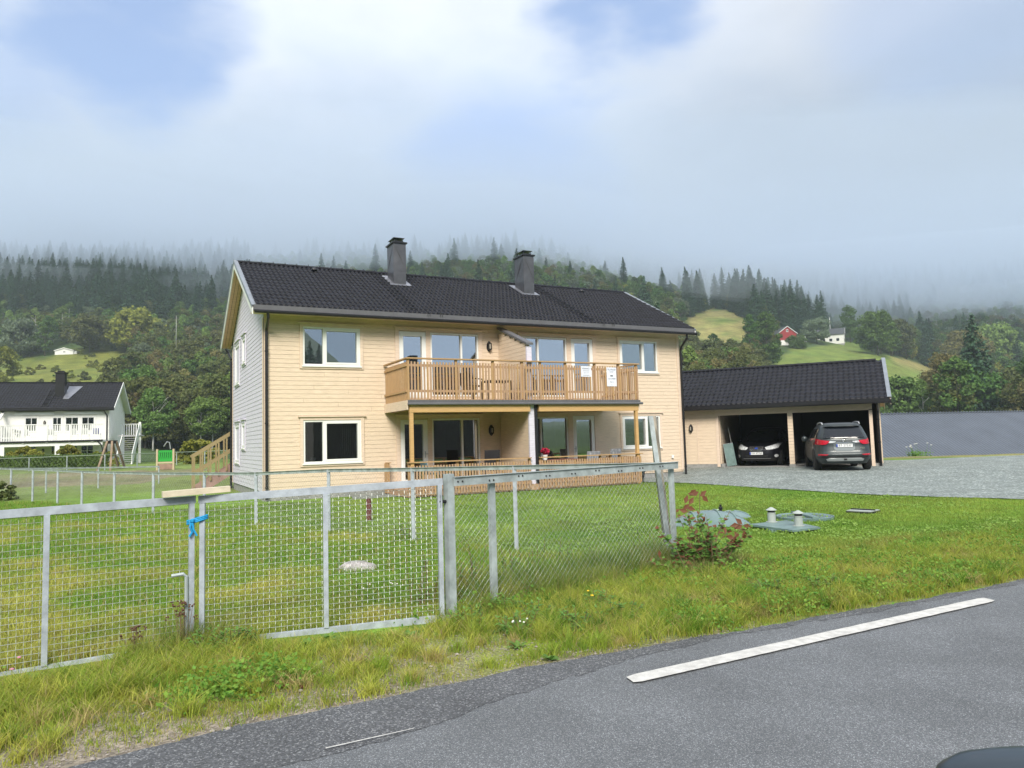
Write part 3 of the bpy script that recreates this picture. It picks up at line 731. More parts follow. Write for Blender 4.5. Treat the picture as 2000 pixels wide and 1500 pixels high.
# roof
b = MB(); ox = .40; zr = 7.779
EW, EZ = -.56, 5.57
roof_surface(b, -ox+.10, W+ox-.06, EW, EZ, D/2, zr+.03)
roof_surface(b, -ox+.10, W+ox-.06, D+.545, EZ, D/2, zr+.03, ns=4)
roofo = b.build('roof', M['tile'], house, smooth=False, fix=False)
for p in roofo.data.polygons: p.use_smooth = True
b = MB()                                                         # ridge tiles
n = 40
for i in range(n):
    a = -ox+.08+(W+2*ox-.12)*i/n; c = a+(W+2*ox-.12)/n+.03; r0, r1 = .085, .098
    pts = []
    for k in range(9):
        t = PI*k/8; pts.append((t,))
    n0 = len(b.v)
    for (uu, rr) in ((a, r0), (c, r1)):
        for k in range(9):
            t = PI*k/8; b.v.append((uu, D/2+rr*1.1*math.cos(t), zr+.03+rr*.9*math.sin(t)))
    for k in range(8): b.face(n0+k, n0+k+1, n0+9+k+1, n0+9+k)
    b.face(*[n0+9+k for k in range(9)])
    b.box(c-.035, c-.015, D/2-.006, D/2+.006, zr+.11, zr+.155)
b.build('ridge_tiles', M['tile'], roofo)
b = MB()                                                         # boxed eave and gable soffits
b.box(-ox+.03, W+ox-.03, -.50, -.021, 5.40, 5.43); b.build('eave_soffit', M['creamtrim'], roofo)
for uo in (-ox, W):                                               # sloping soffits under the verge
    b = MB()
    for sgn in (0, 1):
        for k in range(3):
            a0 = uo+.03+k*(ox-.05)/3; a1 = a0+(ox-.05)/3-.012
            wa, wb = (-.50, D/2) if sgn == 0 else (D+.50, D/2)
            za, zb = 5.47+.06*slope-.08, zr-.16
            b.v += [(a0, wa, za), (a1, wa, za), (a1, wb, zb), (a0, wb, zb), (a0, wa, za+.03), (a1, wa, za+.03), (a1, wb, zb+.03), (a0, wb, zb+.03)]
            n0 = len(b.v)-8
            for q in ((0, 3, 2, 1), (4, 5, 6, 7), (0, 1, 5, 4), (1, 2, 6, 5), (2, 3, 7, 6), (3, 0, 4, 7)): b.face(*[n0+i for i in q])
    b.build('verge_soffit', M['soffit'], roofo)
    x0, x1 = (uo-.0, uo+.03) if uo < 0 else (uo+ox-.03, uo+ox)
    for lo, th, nm, mt in ((-.17, .03, 'bargeboard', 'white'),):
        b = MB()
        for sgn in (0, 1):
            wa, wb = (-.577, D/2) if sgn == 0 else (D+.577, D/2)
            b.prism([(wa, 5.50), (wb, zr+.03), (wb, zr-.17), (wa, 5.30)], x0, x1, axis='x')
        b.build(nm, M[mt], roofo)
        b = MB(); y0, y1 = (x0-.012, x0+.11) if uo < 0 else (x0-.09, x1+.012)
        for sgn in (0, 1):
            wa, wb = (-.585, D/2) if sgn == 0 else (D+.585, D/2)
            b.prism([(wa, 5.53+.04), (wb, zr+.115), (wb, zr+.095), (wa, 5.53+.02)], y0, y1, axis='x')
            q0, q1 = (x0-.014, x0-.002) if uo < 0 else (x1+.002, x1+.014)
            b.prism([(wa, 5.55+.02), (wb, zr+.095), (wb, zr-.0), (wa, 5.47)], q0, q1, axis='x')
        b.build('verge_flashing', M['verge'], roofo)
b = MB(); b.box(-ox+.035, W+ox-.035, -.545, -.525, 5.42, 5.545); b.build('fascia', M['fascia'], roofo)
b = MB(); gpts = [(-.60+.055+.055*math.cos(t), 5.485+.055*math.sin(t)) for t in [PI+PI*k/8 for k in range(9)]]
n0 = 0
b = MB(); b.tube([(-ox+.06, -.615, 5.385), (W+ox-.0, -.615, 5.385)], .05, 10); b.box(-ox+.06, W+ox-.0, -.665, -.546, 5.395, 5.412); b.build('gutter', M['black'], roofo)
b = MB(); b.box(-ox+.035, W+ox-.10, -.60, -.566, 5.425, 5.575); b.build('eave_flashing', M['fascia'], roofo)
downpipe(house, [(.02, -.60, 5.40), (.04, -.58, 5.22), (.06, -.16, 5.0), (.06, -.09, 4.9), (.06, -.09, .05)])
downpipe(house, [(W-.06, -.60, 5.40), (W-.04, -.58, 5.22), (W+.01, -.16, 4.92), (W+.03, -.085, 4.8), (W+.03, -.085, .05)])
downpipe(house, [(-.20, D+.60, 5.40), (-.12, D+.4, 5.2), (-.075, D-.02, 4.95), (-.075, D-.02, 4.85), (-.075, D-.02, .05)])
# chimneys
def roofz(w_): return 5.57+(w_+.56)*((zr+.03-5.57)/(D/2+.56))
for u0, u1, w0, w1, zt in ((4.74, 5.19, 2.45, 3.16, 8.62), (9.93, 10.37, 2.46, 3.20, 8.64)):
    b = MB(); zs = 7.62
    b.box(u0, u1, w0, w1, roofz(w0)-.2, zs); b.box(u0-.006, u1+.006, w0-.006, w1+.006, zs, zt)
    for (x, y, nx, ny) in ((u0-.006, None, -1, 0), (None, w0-.006, 0, -1)):
        if ny: # diagonal folds of the sheet on the front
            b.v += [(u0, w0-.007, zt-.02), (u1, w0-.007, zs+.02), ((u0+u1)/2+.02, w0-.022, (zt+zs)/2+.03)]; k = len(b.v); b.face(k-3, k-2, k-1)
            b.v += [(u0, w0-.007, zt-.02), (u0, w0-.007, zs+.02), (u1, w0-.007, zs+.02), ((u0+u1)/2-.02, w0-.018, (zt+zs)/2-.03)]; k = len(b.v); b.face(k-4, k-3, k-2, k-1)
        else:
            b.v += [(u0-.007, w0, zt-.02), (u0-.007, w1, zs+.02), (u0-.024, (w0+w1)/2, (zt+zs)/2)]; k = len(b.v); b.face(k-3, k-2, k-1)
            b.v += [(u0-.007, w1, zt-.02), (u0-.007, w0, zs+.02), (u0-.018, (w0+w1)/2+.03, (zt+zs)/2)]; k = len(b.v); b.face(k-3, k-2, k-1)
    ch = b.build('chimney', M['chim'], house, fix=False)
    b = MB(); b.box(u0-.05, u1+.05, w0-.05, w1+.05, zt, zt+.05); b.box(u0+.06, u1-.06, w0+.08, w1-.08, zt+.05, zt+.12)
    for sx in (u0+.08, u1-.08):
        for sy in (w0+.1, w1-.1): b.box(sx-.012, sx+.012, sy-.012, sy+.012, zt+.12, zt+.20)
    b.box(u0+.02, u1-.02, w0+.04, w1-.04, zt+.20, zt+.215); b.build('chimney_cap', M['black'], ch)
for u0, u1, w0, w1 in ((4.74, 5.19, 2.45, 3.16), (9.93, 10.37, 2.46, 3.20)):
    b = MB(); q = .045
    P = [(u0-.16, w0-.13), (u1+.16, w0-.13), (u1+.16, w1+.25), (u0-.16, w1+.25)]
    b.v += [(x, y, roofz(y)+q+.03) for x, y in P]+[(x, y, roofz(y)+q+.01) for x, y in P]
    for f in ((0, 1, 2, 3), (7, 6, 5, 4), (0, 4, 5, 1), (1, 5, 6, 2), (2, 6, 7, 3), (3, 7, 4, 0)): b.face(*f)
    b.build('chimney_flashing', M['flash'], roofo)
for uc in (4.42, 10.98):                                          # roof ladders
    b = MB()
    for k in range(13):
        w_ = -.35+k*.31; z = roofz(w_)+.10
        b.bar((uc-.17, w_, z), (uc+.17, w_, z), .022, .022); b.bar((uc-.17, w_, z), (uc-.17, w_+.02, z-.09), .014, .014); b.bar((uc+.17, w_, z), (uc+.17, w_+.02, z-.09), .014, .014)
        b.bar((uc-.17, w_, z), (uc-.17, w_+.16, z+.045), .014, .014); b.bar((uc+.17, w_, z), (uc+.17, w_+.16, z+.045), .014, .014)
    b.build('roof_ladder', M['black'], roofo)
    for k in range(2):
        b = MB(); b.bar((uc+.42+k*.42-.03, -.52, roofz(-.52)+.075), (uc+.42+k*.42+.06, -.52, roofz(-.52)+.075), .012, .012)
        for e in (-.02, .05):
            x = uc+.42+k*.42; b.tube([(x+e, -.50, roofz(-.5)+.06), (x+e, -.63, roofz(-.5)+.02), (x+e, -.66, roofz(-.5)-.06), (x+e+.02, -.62, roofz(-.5)-.08)], .009, 5)
        b.build('snow_hook', M['black'], roofo)
for u, w_ in ((2.18, 3.42), (13.1, 3.36)):
    b = MB(); z = roofz(w_)+.04; b.lathe([(.10, z), (.11, z+.03), (.10, z+.07), (.05, z+.11), (.01, z+.12)], u, w_, 14); b.build('roof_vent', M['black'], roofo, smooth=True)

# divider walls between the flats
UD = 7.62
b = MB()
for k in range(int((5.20-2.78)/.1285)):
    za = 2.80+k*.1285; zb = za+.1215; wl = -2.0 if za < 4.45 else -2.0+(za-4.45)/((5.27-4.55)/2.0)
    if wl > -.1: continue
    b.box(UD-.075, UD+.075, wl, -.046, za, zb)
b.box(UD-.06, UD+.06, -2.0, -.047, 2.72, 4.44)
b.build('balcony_divider', M['cream'], house)['label'] = 'boarded screen between the two balconies with sloping top'
b = MB(); b.box(UD-.085, UD+.085, -2.06, -1.985, 2.72, 4.46); b.build('divider_end_board', M['pale'], house)
b = MB(); b.prism([(-2.12, 4.50), (-.03, 5.29), (-.03, 5.36), (-2.12, 4.57)], UD-.12, UD+.12, axis='x'); b.build('divider_cap', M['fascia'], house)
b = MB()
for k in range(19): z = .12+k*.1285; b.box(UD-.075, UD+.075, -2.02, -.046, z, z+.1215)
b.box(UD-.06, UD+.06, -2.01, -.047, .0, 2.56); b.build('patio_divider', M['cream'], house)
b = MB(); b.box(UD-.09, UD+.09, -2.10, -2.025, .0, 2.64); b.build('patio_divider_end_board', M['pale'], house)
b = MB(); b.tube([(UD+.15, -2.10, 2.68), (UD+.15, -2.10, .03)], .05, 8); b.build('balcony_downpipe', M['black'], house)

# balcony
BL, BR, BF = 3.59, 11.65, -2.18
bal = empty('balcony', None, None, parent=house)
b = MB(); b.box(BL+.02, BR-.02, BF+.06, -.03, 2.70, 2.80); b.build('balcony_floor', M['wood2'], bal)
b = MB(); b.box(BL-.0, BR+.04, BF-.045, BF-.005, 2.665, 2.775); b.tube([(BL-.02, BF-.075, 2.66), (BR+.10, BF-.075, 2.66)], .04, 8); b.build('balcony_gutter', M['fascia'], bal)
for q0_ in (BL-.02, BR-.015): b = MB(); b.box(q0_, q0_+.035, BF, -.03, 2.50, 2.77); b.build('edge_board', M['creamtrim'], bal)
b = MB(); b.box(BL+.05, UD-.095, BF-.02, BF+.09, 2.42, 2.655); b.build('balcony_beam', M['beam'], bal); b = MB(); b.box(UD+.22, BR-.03, BF-.02, BF+.09, 2.42, 2.655); b.build('balcony_beam', M['beam'], bal)
b = MB(); b.box(BL+.05, BR-.05, BF+.1, -.03, 2.655, 2.69)
for k in range(14): x = BL+.2+k*.58; b.box(x, x+.045, BF+.12, -.05, 2.50, 2.655)
b.build('joists', M['wood2'], bal)
for u in (BL+.06, BR-.16): b = MB(); b.box(u, u+.10, BF-.01, BF+.09, .02, 2.42); b.build('support_post', M['beam'], bal)
ns = int((BR-BL)/.098)
for k in range(ns+1):
    u = BL+.03+k*(BR-BL-.06)/ns
    b = MB(); j = .006*math.sin(k*7.7); b.box(u-.024, u+.024, BF-.018, BF+.004, 2.775, 3.875+j); b.build('baluster', M['wood2' if k % 3 else 'wood'], bal)
tag_stuff = []
for uu in (BL, BR):
    b = MB()
    for k in range(20): w_ = BF+.09+k*(2.0)/19.5; b.box(uu-.010, uu+.010, w_-.020, w_+.020, 2.775, 3.875)
    b.box(uu-.03, uu+.03, BF+.02, -.06, 3.0, 3.06); b.box(uu-.03, uu+.03, BF+.02, -.06, 3.74, 3.80); b.build('side_balusters', M['wood'], bal)
b = MB()
for z in (3.0, 3.74): b.box(BL+.02, BR-.02, BF+.005, BF+.045, z, z+.07)
b.build('railing_batten', M['wood2'], bal)
for u in [BL+.035, BL+1.52, BL+2.72, UD-.32, UD+.32, UD+1.24, UD+2.34, UD+3.27, BR-.035]:
    b = MB(); b.box(u-.035, u+.035, BF+.006, BF+.076, 2.81, 3.955); b.build('railing_post', M['wood'], bal)
b = MB(); b.box(BL-.05, BR+.05, BF-.05, BF+.10, 3.957, 3.992); b.box(BL-.05, BL+.07, BF+.105, -.05, 3.957, 3.992); b.box(BR-.07, BR+.05, BF+.105, -.05, 3.957, 3.992); b.build('handrail', M['wood'], bal)

# patio fence
pat = empty('patio_fence', None, None, parent=house)
b = MB(); b.box(BL, BR, BF+.03, -.03, .02, .20); b.build('patio_floor', M['wood2'], pat)
PF = BF-.02
ns = 88
for k in range(ns+1):
    u = BL+.05+k*(BR-BL-.10)/ns
    if abs(u-UD) < .12: continue
    b = MB(); j = .006*math.sin(k*5.1); b.box(u-.026, u+.026, PF-.02, PF+.002, .07+j, .905+j); b.build('patio_slat', M['wood2' if k % 4 else 'wood'], pat)
b = MB(); b.box(BL, UD-.1, PF+.004, PF+.045, .22, .29); b.box(BL, UD-.1, PF+.004, PF+.045, .76, .83); b.box(UD+.2, BR, PF+.004, PF+.045, .22, .29); b.box(UD+.2, BR, PF+.004, PF+.045, .76, .83); b.build('patio_batten', M['wood2'], pat)
for u in (BL+.03, BL+1.5, BL+2.8, UD-.14, UD+.26, UD+2.45, UD+2.85, UD+3.2, BR-.05): b = MB(); b.box(u-.035, u+.035, PF+.046, PF+.11, .20, .985); b.build('patio_post', M['wood'], pat)
b = MB(); b.box(BL-.03, UD-.1, PF-.03, PF+.10, .985, 1.015); b.box(UD+.2, BR+.06, PF-.03, PF+.10, .985, 1.015); b.build('patio_handrail', M['wood'], pat)
b = MB(); 
for k in range(5): w_ = -.30+k*.055; b.box(BL-.02, BL+.03, w_-.02, w_+.02, .05, .95)
b.box(BL-.03, BL+.07, -.34, -.03, .955, .98); b.box(BL-.06, BL-.025, -.33, -.05, .05, .95)
b.build('entrance_screen', M['wood'], pat)
b = MB()
for uu in (BR-.012,):
    for k in range(20): w_ = BF+.08+k*(2.02)/20; b.box(uu-.012, uu+.012, w_-.024, w_+.024, .07, .905)
b.build('side_slats', M['wood'], pat)

# outside stair behind the house
M['stairwood'] = board_mat('olive_weathered_pine', (.30, .235, .12), .3, True)
st = empty('outside_stair', 'wooden stair with pink-brown stringer climbing behind the house corner', 'stair', tuple(HW(-1.36, 8.1, 0)), A_H)
b = MB(); sl = .62; Ls = 4.2
for y in (0, .95): b.prism([(0, -.02), (.45, -.02), (Ls, (Ls-.45)*sl), (Ls, Ls*sl+.12), (0, .1)], y, y+.045)
b.build('stringer', mat('pink_brown_boards', (.34, .22, .19), .8, var=.2), st)
b = MB()
for k in range(14): x = .12+k*.29; b.box(x, x+.28, .05, .95, x*sl-.01, x*sl+.025)
b.build('step', M['wood2'], st)
for y in (-.03, 1.02):
    b = MB(); b.bar((-.05, y, 1.28-.02), (Ls, y, 1.28+Ls*sl), .045, .10)
    b.bar((0, y, .62), (Ls, y, .62+Ls*sl), .03, .08); b.build('handrail', M['stairwood'], st)
    b = MB()
    for k in range(15): x = .02+k*.285; b.box(x-.03, x+.03, y-.02, y+.02, x*sl-.02, x*sl+1.22)
    b.build('stair_balusters', M['stairwood'], st)

# ------------------------------------------------------------------ things on balcony and patio
sg = empty('notice', 'larger white upright notice fixed to balcony slats, furthest right', 'notice', tuple(HW(10.58, BF-.022, 3.84)), A_H)
b = MB(); b.box(-.19, .19, -.006, 0, -.62, 0); b.build('sheet', M['paper'], sg)
RX = (PI/2, 0, 0)
for s, z, sz, mk in (('TIL SALGS', -.075, .072, 'inkblue'), ('LEILIGHET', -.15, .034, 'inkblue'), ('122 KVADR', -.375, .058, 'inkblue'), ('Nr. 2', -.48, .055, 'inkblue'), ('www.', -.57, .02, 'inkblue')): text(s, sz, M[mk], sg, (0, -.008, z), RX)
b = MB(); b.box(-.05, .05, -.009, -.006, -.295, -.26); b.build('dark_bar', M['ink'], sg)
sg = empty('notice', 'smaller white notice on balcony slats, left of the taller one', 'notice', tuple(HW(9.60, BF-.022, 3.86)), A_H)
b = MB(); b.box(-.19, .19, -.006, 0, -.34, 0); b.build('sheet', M['paper'], sg)
for s, z, sz in (('VISNING !', -.08, .07), ('KL 16 - 17', -.215, .042)): text(s, sz, M['inkblue'], sg, (0, -.008, z), RX)
for z in (-.15, -.29):
    b = MB(); b.box(-.12, .12, -.0085, -.006, z-.005, z+.005); b.build('printed_rule', M['inkblue'], sg)

def chair(name, label, cat, loc, rz, m, frame, arms=False, h=.95):
    t = empty(name, label, cat, loc, rz)
    b = MB(); b.box(-.24, .24, -.24, .24, .42, .46); b.build('seat', m, t)
    b = MB(); b.box(-.24, .24, -.02, .02, 0, h-.46, T=Matrix.Translation((0, .25, .46)) @ Matrix.Rotation(-.2, 4, 'X')); b.build('backrest', m, t)
    for x in (-.22, .22):
        for y in (-.22, .22): b = MB(); b.bar((x, y, 0), (x*.95, y, .42), .03, .03); b.build('leg', frame, t)
    if arms:
        for x in (-.26, .26): b = MB(); b.bar((x, -.22, .64), (x, .28, .66), .04, .03); b.bar((x, -.2, .42), (x, -.2, .63), .03, .03); b.build('armrest', frame, t)
    return t
M['darkfab'] = mat('dark_woven_fabric', (.02, .018, .022), .8, var=.2)
M['bluefab'] = mat('blue_grey_cushion', (.09, .16, .20), .8)
M['stripe'] = mat('grey_white_stripe_cloth', (.45, .47, .50), .9, var=.5, vscale=9, stretch=(5, 5, .1), col2=(.10, .11, .14))
chair('garden_chair', 'black high-backed garden chair on the left patio beside the partition', 'chair', tuple(HW(6.55, -1.25, .2)), A_H+PI-.2, M['darkfab'], M['black'], True, 1.08)
chair('garden_chair', 'blue-cushioned garden chair behind the left end of patio fence', 'chair', tuple(HW(4.55, -1.6, .2)), A_H+PI/2, M['bluefab'], M['wood'], True, .82)
chair('garden_chair', 'chair draped in grey striped cloth on the right patio', 'chair', tuple(HW(10.25, -1.2, .2)), A_H+PI-.1, M['stripe'], M['wood'], False, .92)
chair('garden_chair', 'wooden chair with grey striped cushion at the right end of patio', 'chair', tuple(HW(11.0, -1.25, .2)), A_H+PI+.2, M['stripe'], M['wood'], True, .98)
chair('balcony_chair', 'dark brown chair half hidden behind left balcony slats', 'chair', tuple(HW(5.9, -1.5, 2.8)), A_H+PI/2+.3, M['darkfab'], M['black'], True, .85)
t = empty('balcony_table', 'dark low table behind the balcony slats by the partition', 'table', tuple(HW(6.8, -1.35, 2.8)), A_H)
b = MB(); b.box(-.45, .45, -.3, .3, .58, .62); b.build('table_top', M['darkfab'], t)
for x in (-.4, .4):
    for y in (-.26, .26): b = MB(); b.box(x-.025, x+.025, y-.025, y+.025, 0, .58); b.build('leg', M['darkfab'], t)
t = empty('patio_table', 'low red-brown table on the right patio behind the slats', 'table', tuple(HW(8.9, -1.45, .2)), A_H)
b = MB(); b.box(-.6, .6, -.35, .35, .66, .70); b.build('table_top', mat('red_brown_table', (.18, .05, .04), .5), t)
for x in (-.52, .52):
    for y in (-.28, .28): b = MB(); b.box(x-.025, x+.025, y-.025, y+.025, 0, .66); b.build('leg', M['darkfab'], t)
t = empty('potted_flowers', 'crimson flowers in a white pot beside the black patio downpipe', 'flowers', tuple(HW(8.25, -1.75, .90)), A_H)
b = MB(); b.lathe([(.06, 0), (.085, .16), (.08, .165)], k=14); b.build('pot', M['white'], t)
b = MB()
for k in range(150):
    v = Vector((random.gauss(0, 1), random.gauss(0, 1), random.gauss(0, 1))).normalized()*.13*random.uniform(.5, 1); c = Vector((0, 0, .27))+Vector((v.x*1.15, v.y*1.15, v.z*.85))
    q = Matrix.Rotation(random.uniform(0, 6), 3, 'Z') @ Matrix.Rotation(random.uniform(0, 3), 3, 'X'); s = .028
    b.quad(*[c+q @ Vector(p) for p in ((-s, -s, 0), (s, -s, 0), (s, s, 0), (-s, s, 0))])
b.build('blooms', mat('crimson_petals', (.40, .01, .05), .7), t, fix=False)
t = empty('flower_pot', 'black plastic plant pot on the gravel at the patio fence end', 'pot', tuple(HW(12.05, -1.5, .0)), 0)
b = MB(); b.lathe([(.15, 0), (.20, .36), (.22, .36), (.22, .42), (.19, .42), (.18, .38)], k=18); b.build('pot', M['black'], t, smooth=False)
b = MB(); b.lathe([(.18, .36), (.02, .38)], k=14); b.build('soil', M['dark'], t)
# ================================================================== garage
GA = math.radians(-25)
gar = empty('garage', 'low cream boarded double garage with two open bays and dark tiled roof', 'garage', (13.95, 28.0, 0), GA)
def GW(u, w_, z=0):
    c, s = math.cos(GA), math.sin(GA); return Vector((13.95+c*u-s*w_, 28.0+s*u+c*w_, z))
GL, GD, GZ, GE, GR = -8.3, 6.2, .20, 2.62, 4.47
b = MB()
siding(b, 'u', 0, GL, -6.12, .34, GE-.1, []); b.box(GL, -6.12, .001, .10, .34, GE)
b.box(GL+.1, GL, .1, GD, .3, GE); b.build('storage_wall', M['cream'], gar)
b = MB(); b.box(-6.90, -6.86, -.032, -.02, .36, GE-.1); b.box(-6.12, -6.0, -.035, .12, .22, 2.36); b.box(-.38, -.26, -.035, .12, .17, 2.33); b.box(-6.12, -.26, -.036, .12, 2.361, 2.58); b.box(-6.0, -.38, .002, .05, 2.33, 2.36)
b.build('opening_trim', M['creamtrim'], gar)
b = MB()
for k in range(17): z = .30+k*.1285; b.box(-3.31, -3.12, -.03, .14, z, min(z+.121, 2.36))
b.build('middle_post', M['cream'], gar)
b = MB(); b.box(-3.33, -3.10, -.035, .16, .10, .297); b.box(GL, -5.98, -.01, .12, .10, .338); b.box(-.30, .015, -.01, GD, .0, .30); b.box(GL, -.31, GD-.15, GD, .1, .3); b.box(-5.97, -5.85, .13, GD-.2, .1, .335); b.build('foundation', M['found'], gar)
gs = (GR-2.72)/(3.1+.45)
def ggt(z, a, b_):
    if z < 2.62: return (a, b_)
    h = (z-2.72+.12)/gs-.45; return (max(a, h), min(b_, GD-h))
b = MB(); siding(b, 'w', 0, 0.0, GD, .30, GR-.2, [], dirn=1, top=ggt)
b.prism([(0, .30), (GD, .30), (GD, 2.75), (GD/2, GR-.12), (0, 2.75)], -.10, -.001, axis='x'); b.build('gable_wall', M['cream'], gar)
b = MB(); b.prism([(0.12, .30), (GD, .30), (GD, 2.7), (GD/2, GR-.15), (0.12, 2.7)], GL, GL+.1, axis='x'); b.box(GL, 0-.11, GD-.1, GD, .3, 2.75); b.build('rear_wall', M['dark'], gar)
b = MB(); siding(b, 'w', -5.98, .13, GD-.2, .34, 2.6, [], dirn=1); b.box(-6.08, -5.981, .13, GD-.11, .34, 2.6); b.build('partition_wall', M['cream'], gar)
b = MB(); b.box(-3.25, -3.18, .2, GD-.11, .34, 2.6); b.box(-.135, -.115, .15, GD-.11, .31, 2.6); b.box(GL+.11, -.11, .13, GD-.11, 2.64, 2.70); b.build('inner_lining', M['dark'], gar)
b = MB(); b.box(-5.84, -.32, .0, GD-.16, .05, .205); b.build('floor_slab', M['found'], gar)
wall_lamp(gar, -7.14, 1.83, -.001)
b = MB(); roof_surface(b, GL-.3, .33, -.43, 2.74, GD/2, GR, per=.20, amp=.032, step=.028); gro_n = len(b.v); roof_surface(b, GL-.3, .33, GD+.43, 2.74, GD/2, GR, per=.20, ns=4)
gro = b.build('roof', M['tile'], gar, smooth=True, fix=False)
b = MB()
for i in range(20):
    a = GL-.3+(8.93-.3)*i/20; c = a+.46
    n0 = len(b.v)
    for uu, rr in ((a, .10), (c, .112)):
        for k in range(9): t = PI*k/8; b.v.append((uu, GD/2+rr*1.1*math.cos(t), GR-.0+rr*.8*math.sin(t)))
    for k in range(8): b.face(n0+k, n0+k+1, n0+9+k+1, n0+9+k)
b.build('ridge_tiles', M['tile'], gro)
b = MB(); b.box(GL-.3, .33, -.46, -.44, 2.56, 2.74); b.box(GL-.3, .33, -.435, -.04, 2.585, 2.605); b.build('fascia', M['black'], gro)
b = MB(); b.box(GL-.3, .40, -.56, -.462, 2.60, 2.69); b.tube([(GL-.3, -.51, 2.60), (.40, -.51, 2.60)], .048, 8); b.build('gutter', M['black'], gro)
b = MB()
for sgn in (0, 1):
    wa = -.45 if sgn == 0 else GD+.45
    b.prism([(wa, 2.72), (GD/2, GR+.0), (GD/2, GR-.20), (wa, 2.50)], .36, .39, axis='x')
b.build('bargeboard', M['creamtrim'], gro)
b = MB()
for sgn in (0, 1):
    wa, wb = (-.44, GD/2) if sgn == 0 else (GD+.44, GD/2)
    for k in range(2):
        a0 = .02+k*.17; b.v += [(a0, wa, 2.62), (a0+.16, wa, 2.62), (a0+.16, wb, GR-.12), (a0, wb, GR-.12), (a0, wa, 2.65), (a0+.16, wa, 2.65), (a0+.16, wb, GR-.09), (a0, wb, GR-.09)]
        n0 = len(b.v)-8
        for q in ((0, 3, 2, 1), (4, 5, 6, 7), (0, 1, 5, 4), (1, 2, 6, 5), (2, 3, 7, 6), (3, 0, 4, 7)): b.face(*[n0+i for i in q])
b.build('verge_soffit', M['soffit'], gro)
b = MB()
for sgn in (0, 1):
    wa = -.47 if sgn == 0 else GD+.47
    b.prism([(wa, 2.80), (GD/2, GR+.10), (GD/2, GR+.075), (wa, 2.775)], .27, .41, axis='x')
    b.prism([(wa, 2.775), (GD/2, GR+.075), (GD/2, GR-.01), (wa, 2.69)], .392, .405, axis='x')
b.build('verge_flashing', M['verge'], gro)
downpipe(gar, [(-.10, -.50, 2.58), (-.09, -.46, 2.50), (-.07, -.12, 2.30), (-.07, -.09, 2.2), (-.07, -.09, .20)], r=.04)
for k in range(3):                                                # boards leaning inside the left bay
    t = empty('leaning_board', ['large grey sheet leaning on the wall inside the left garage bay', 'pale-edged board leaning just right of the grey sheet', 'narrow long board leaning behind the grey sheet'][k], 'board', tuple(GW(-5.80+k*.13, .50+k*.22, .21)), GA)
    b = MB(); T = Matrix.Rotation(.13, 4, 'Y') @ Matrix.Rotation(-.25-.05*k, 4, 'Z')
    T = Matrix.Rotation(-.14, 4, 'Y') @ Matrix.Rotation([-1.05, -.3, -.2][k], 4, 'Z')
    hgt = [.93, .95, 1.6][k]; wd = [.40, .12, .08][k]; b.box(0, .02, -.02, wd, 0, hgt, T=T); b.build('sheet', M['plastic'] if k == 0 else M['dark'], t)
    b = MB(); b.box(-.004, .024, -.028, -.0205, 0, hgt, T=T); b.box(-.004, .024, -.02, wd, hgt+.001, hgt+.012, T=T); b.build('edge_strip', M['silver'], t)

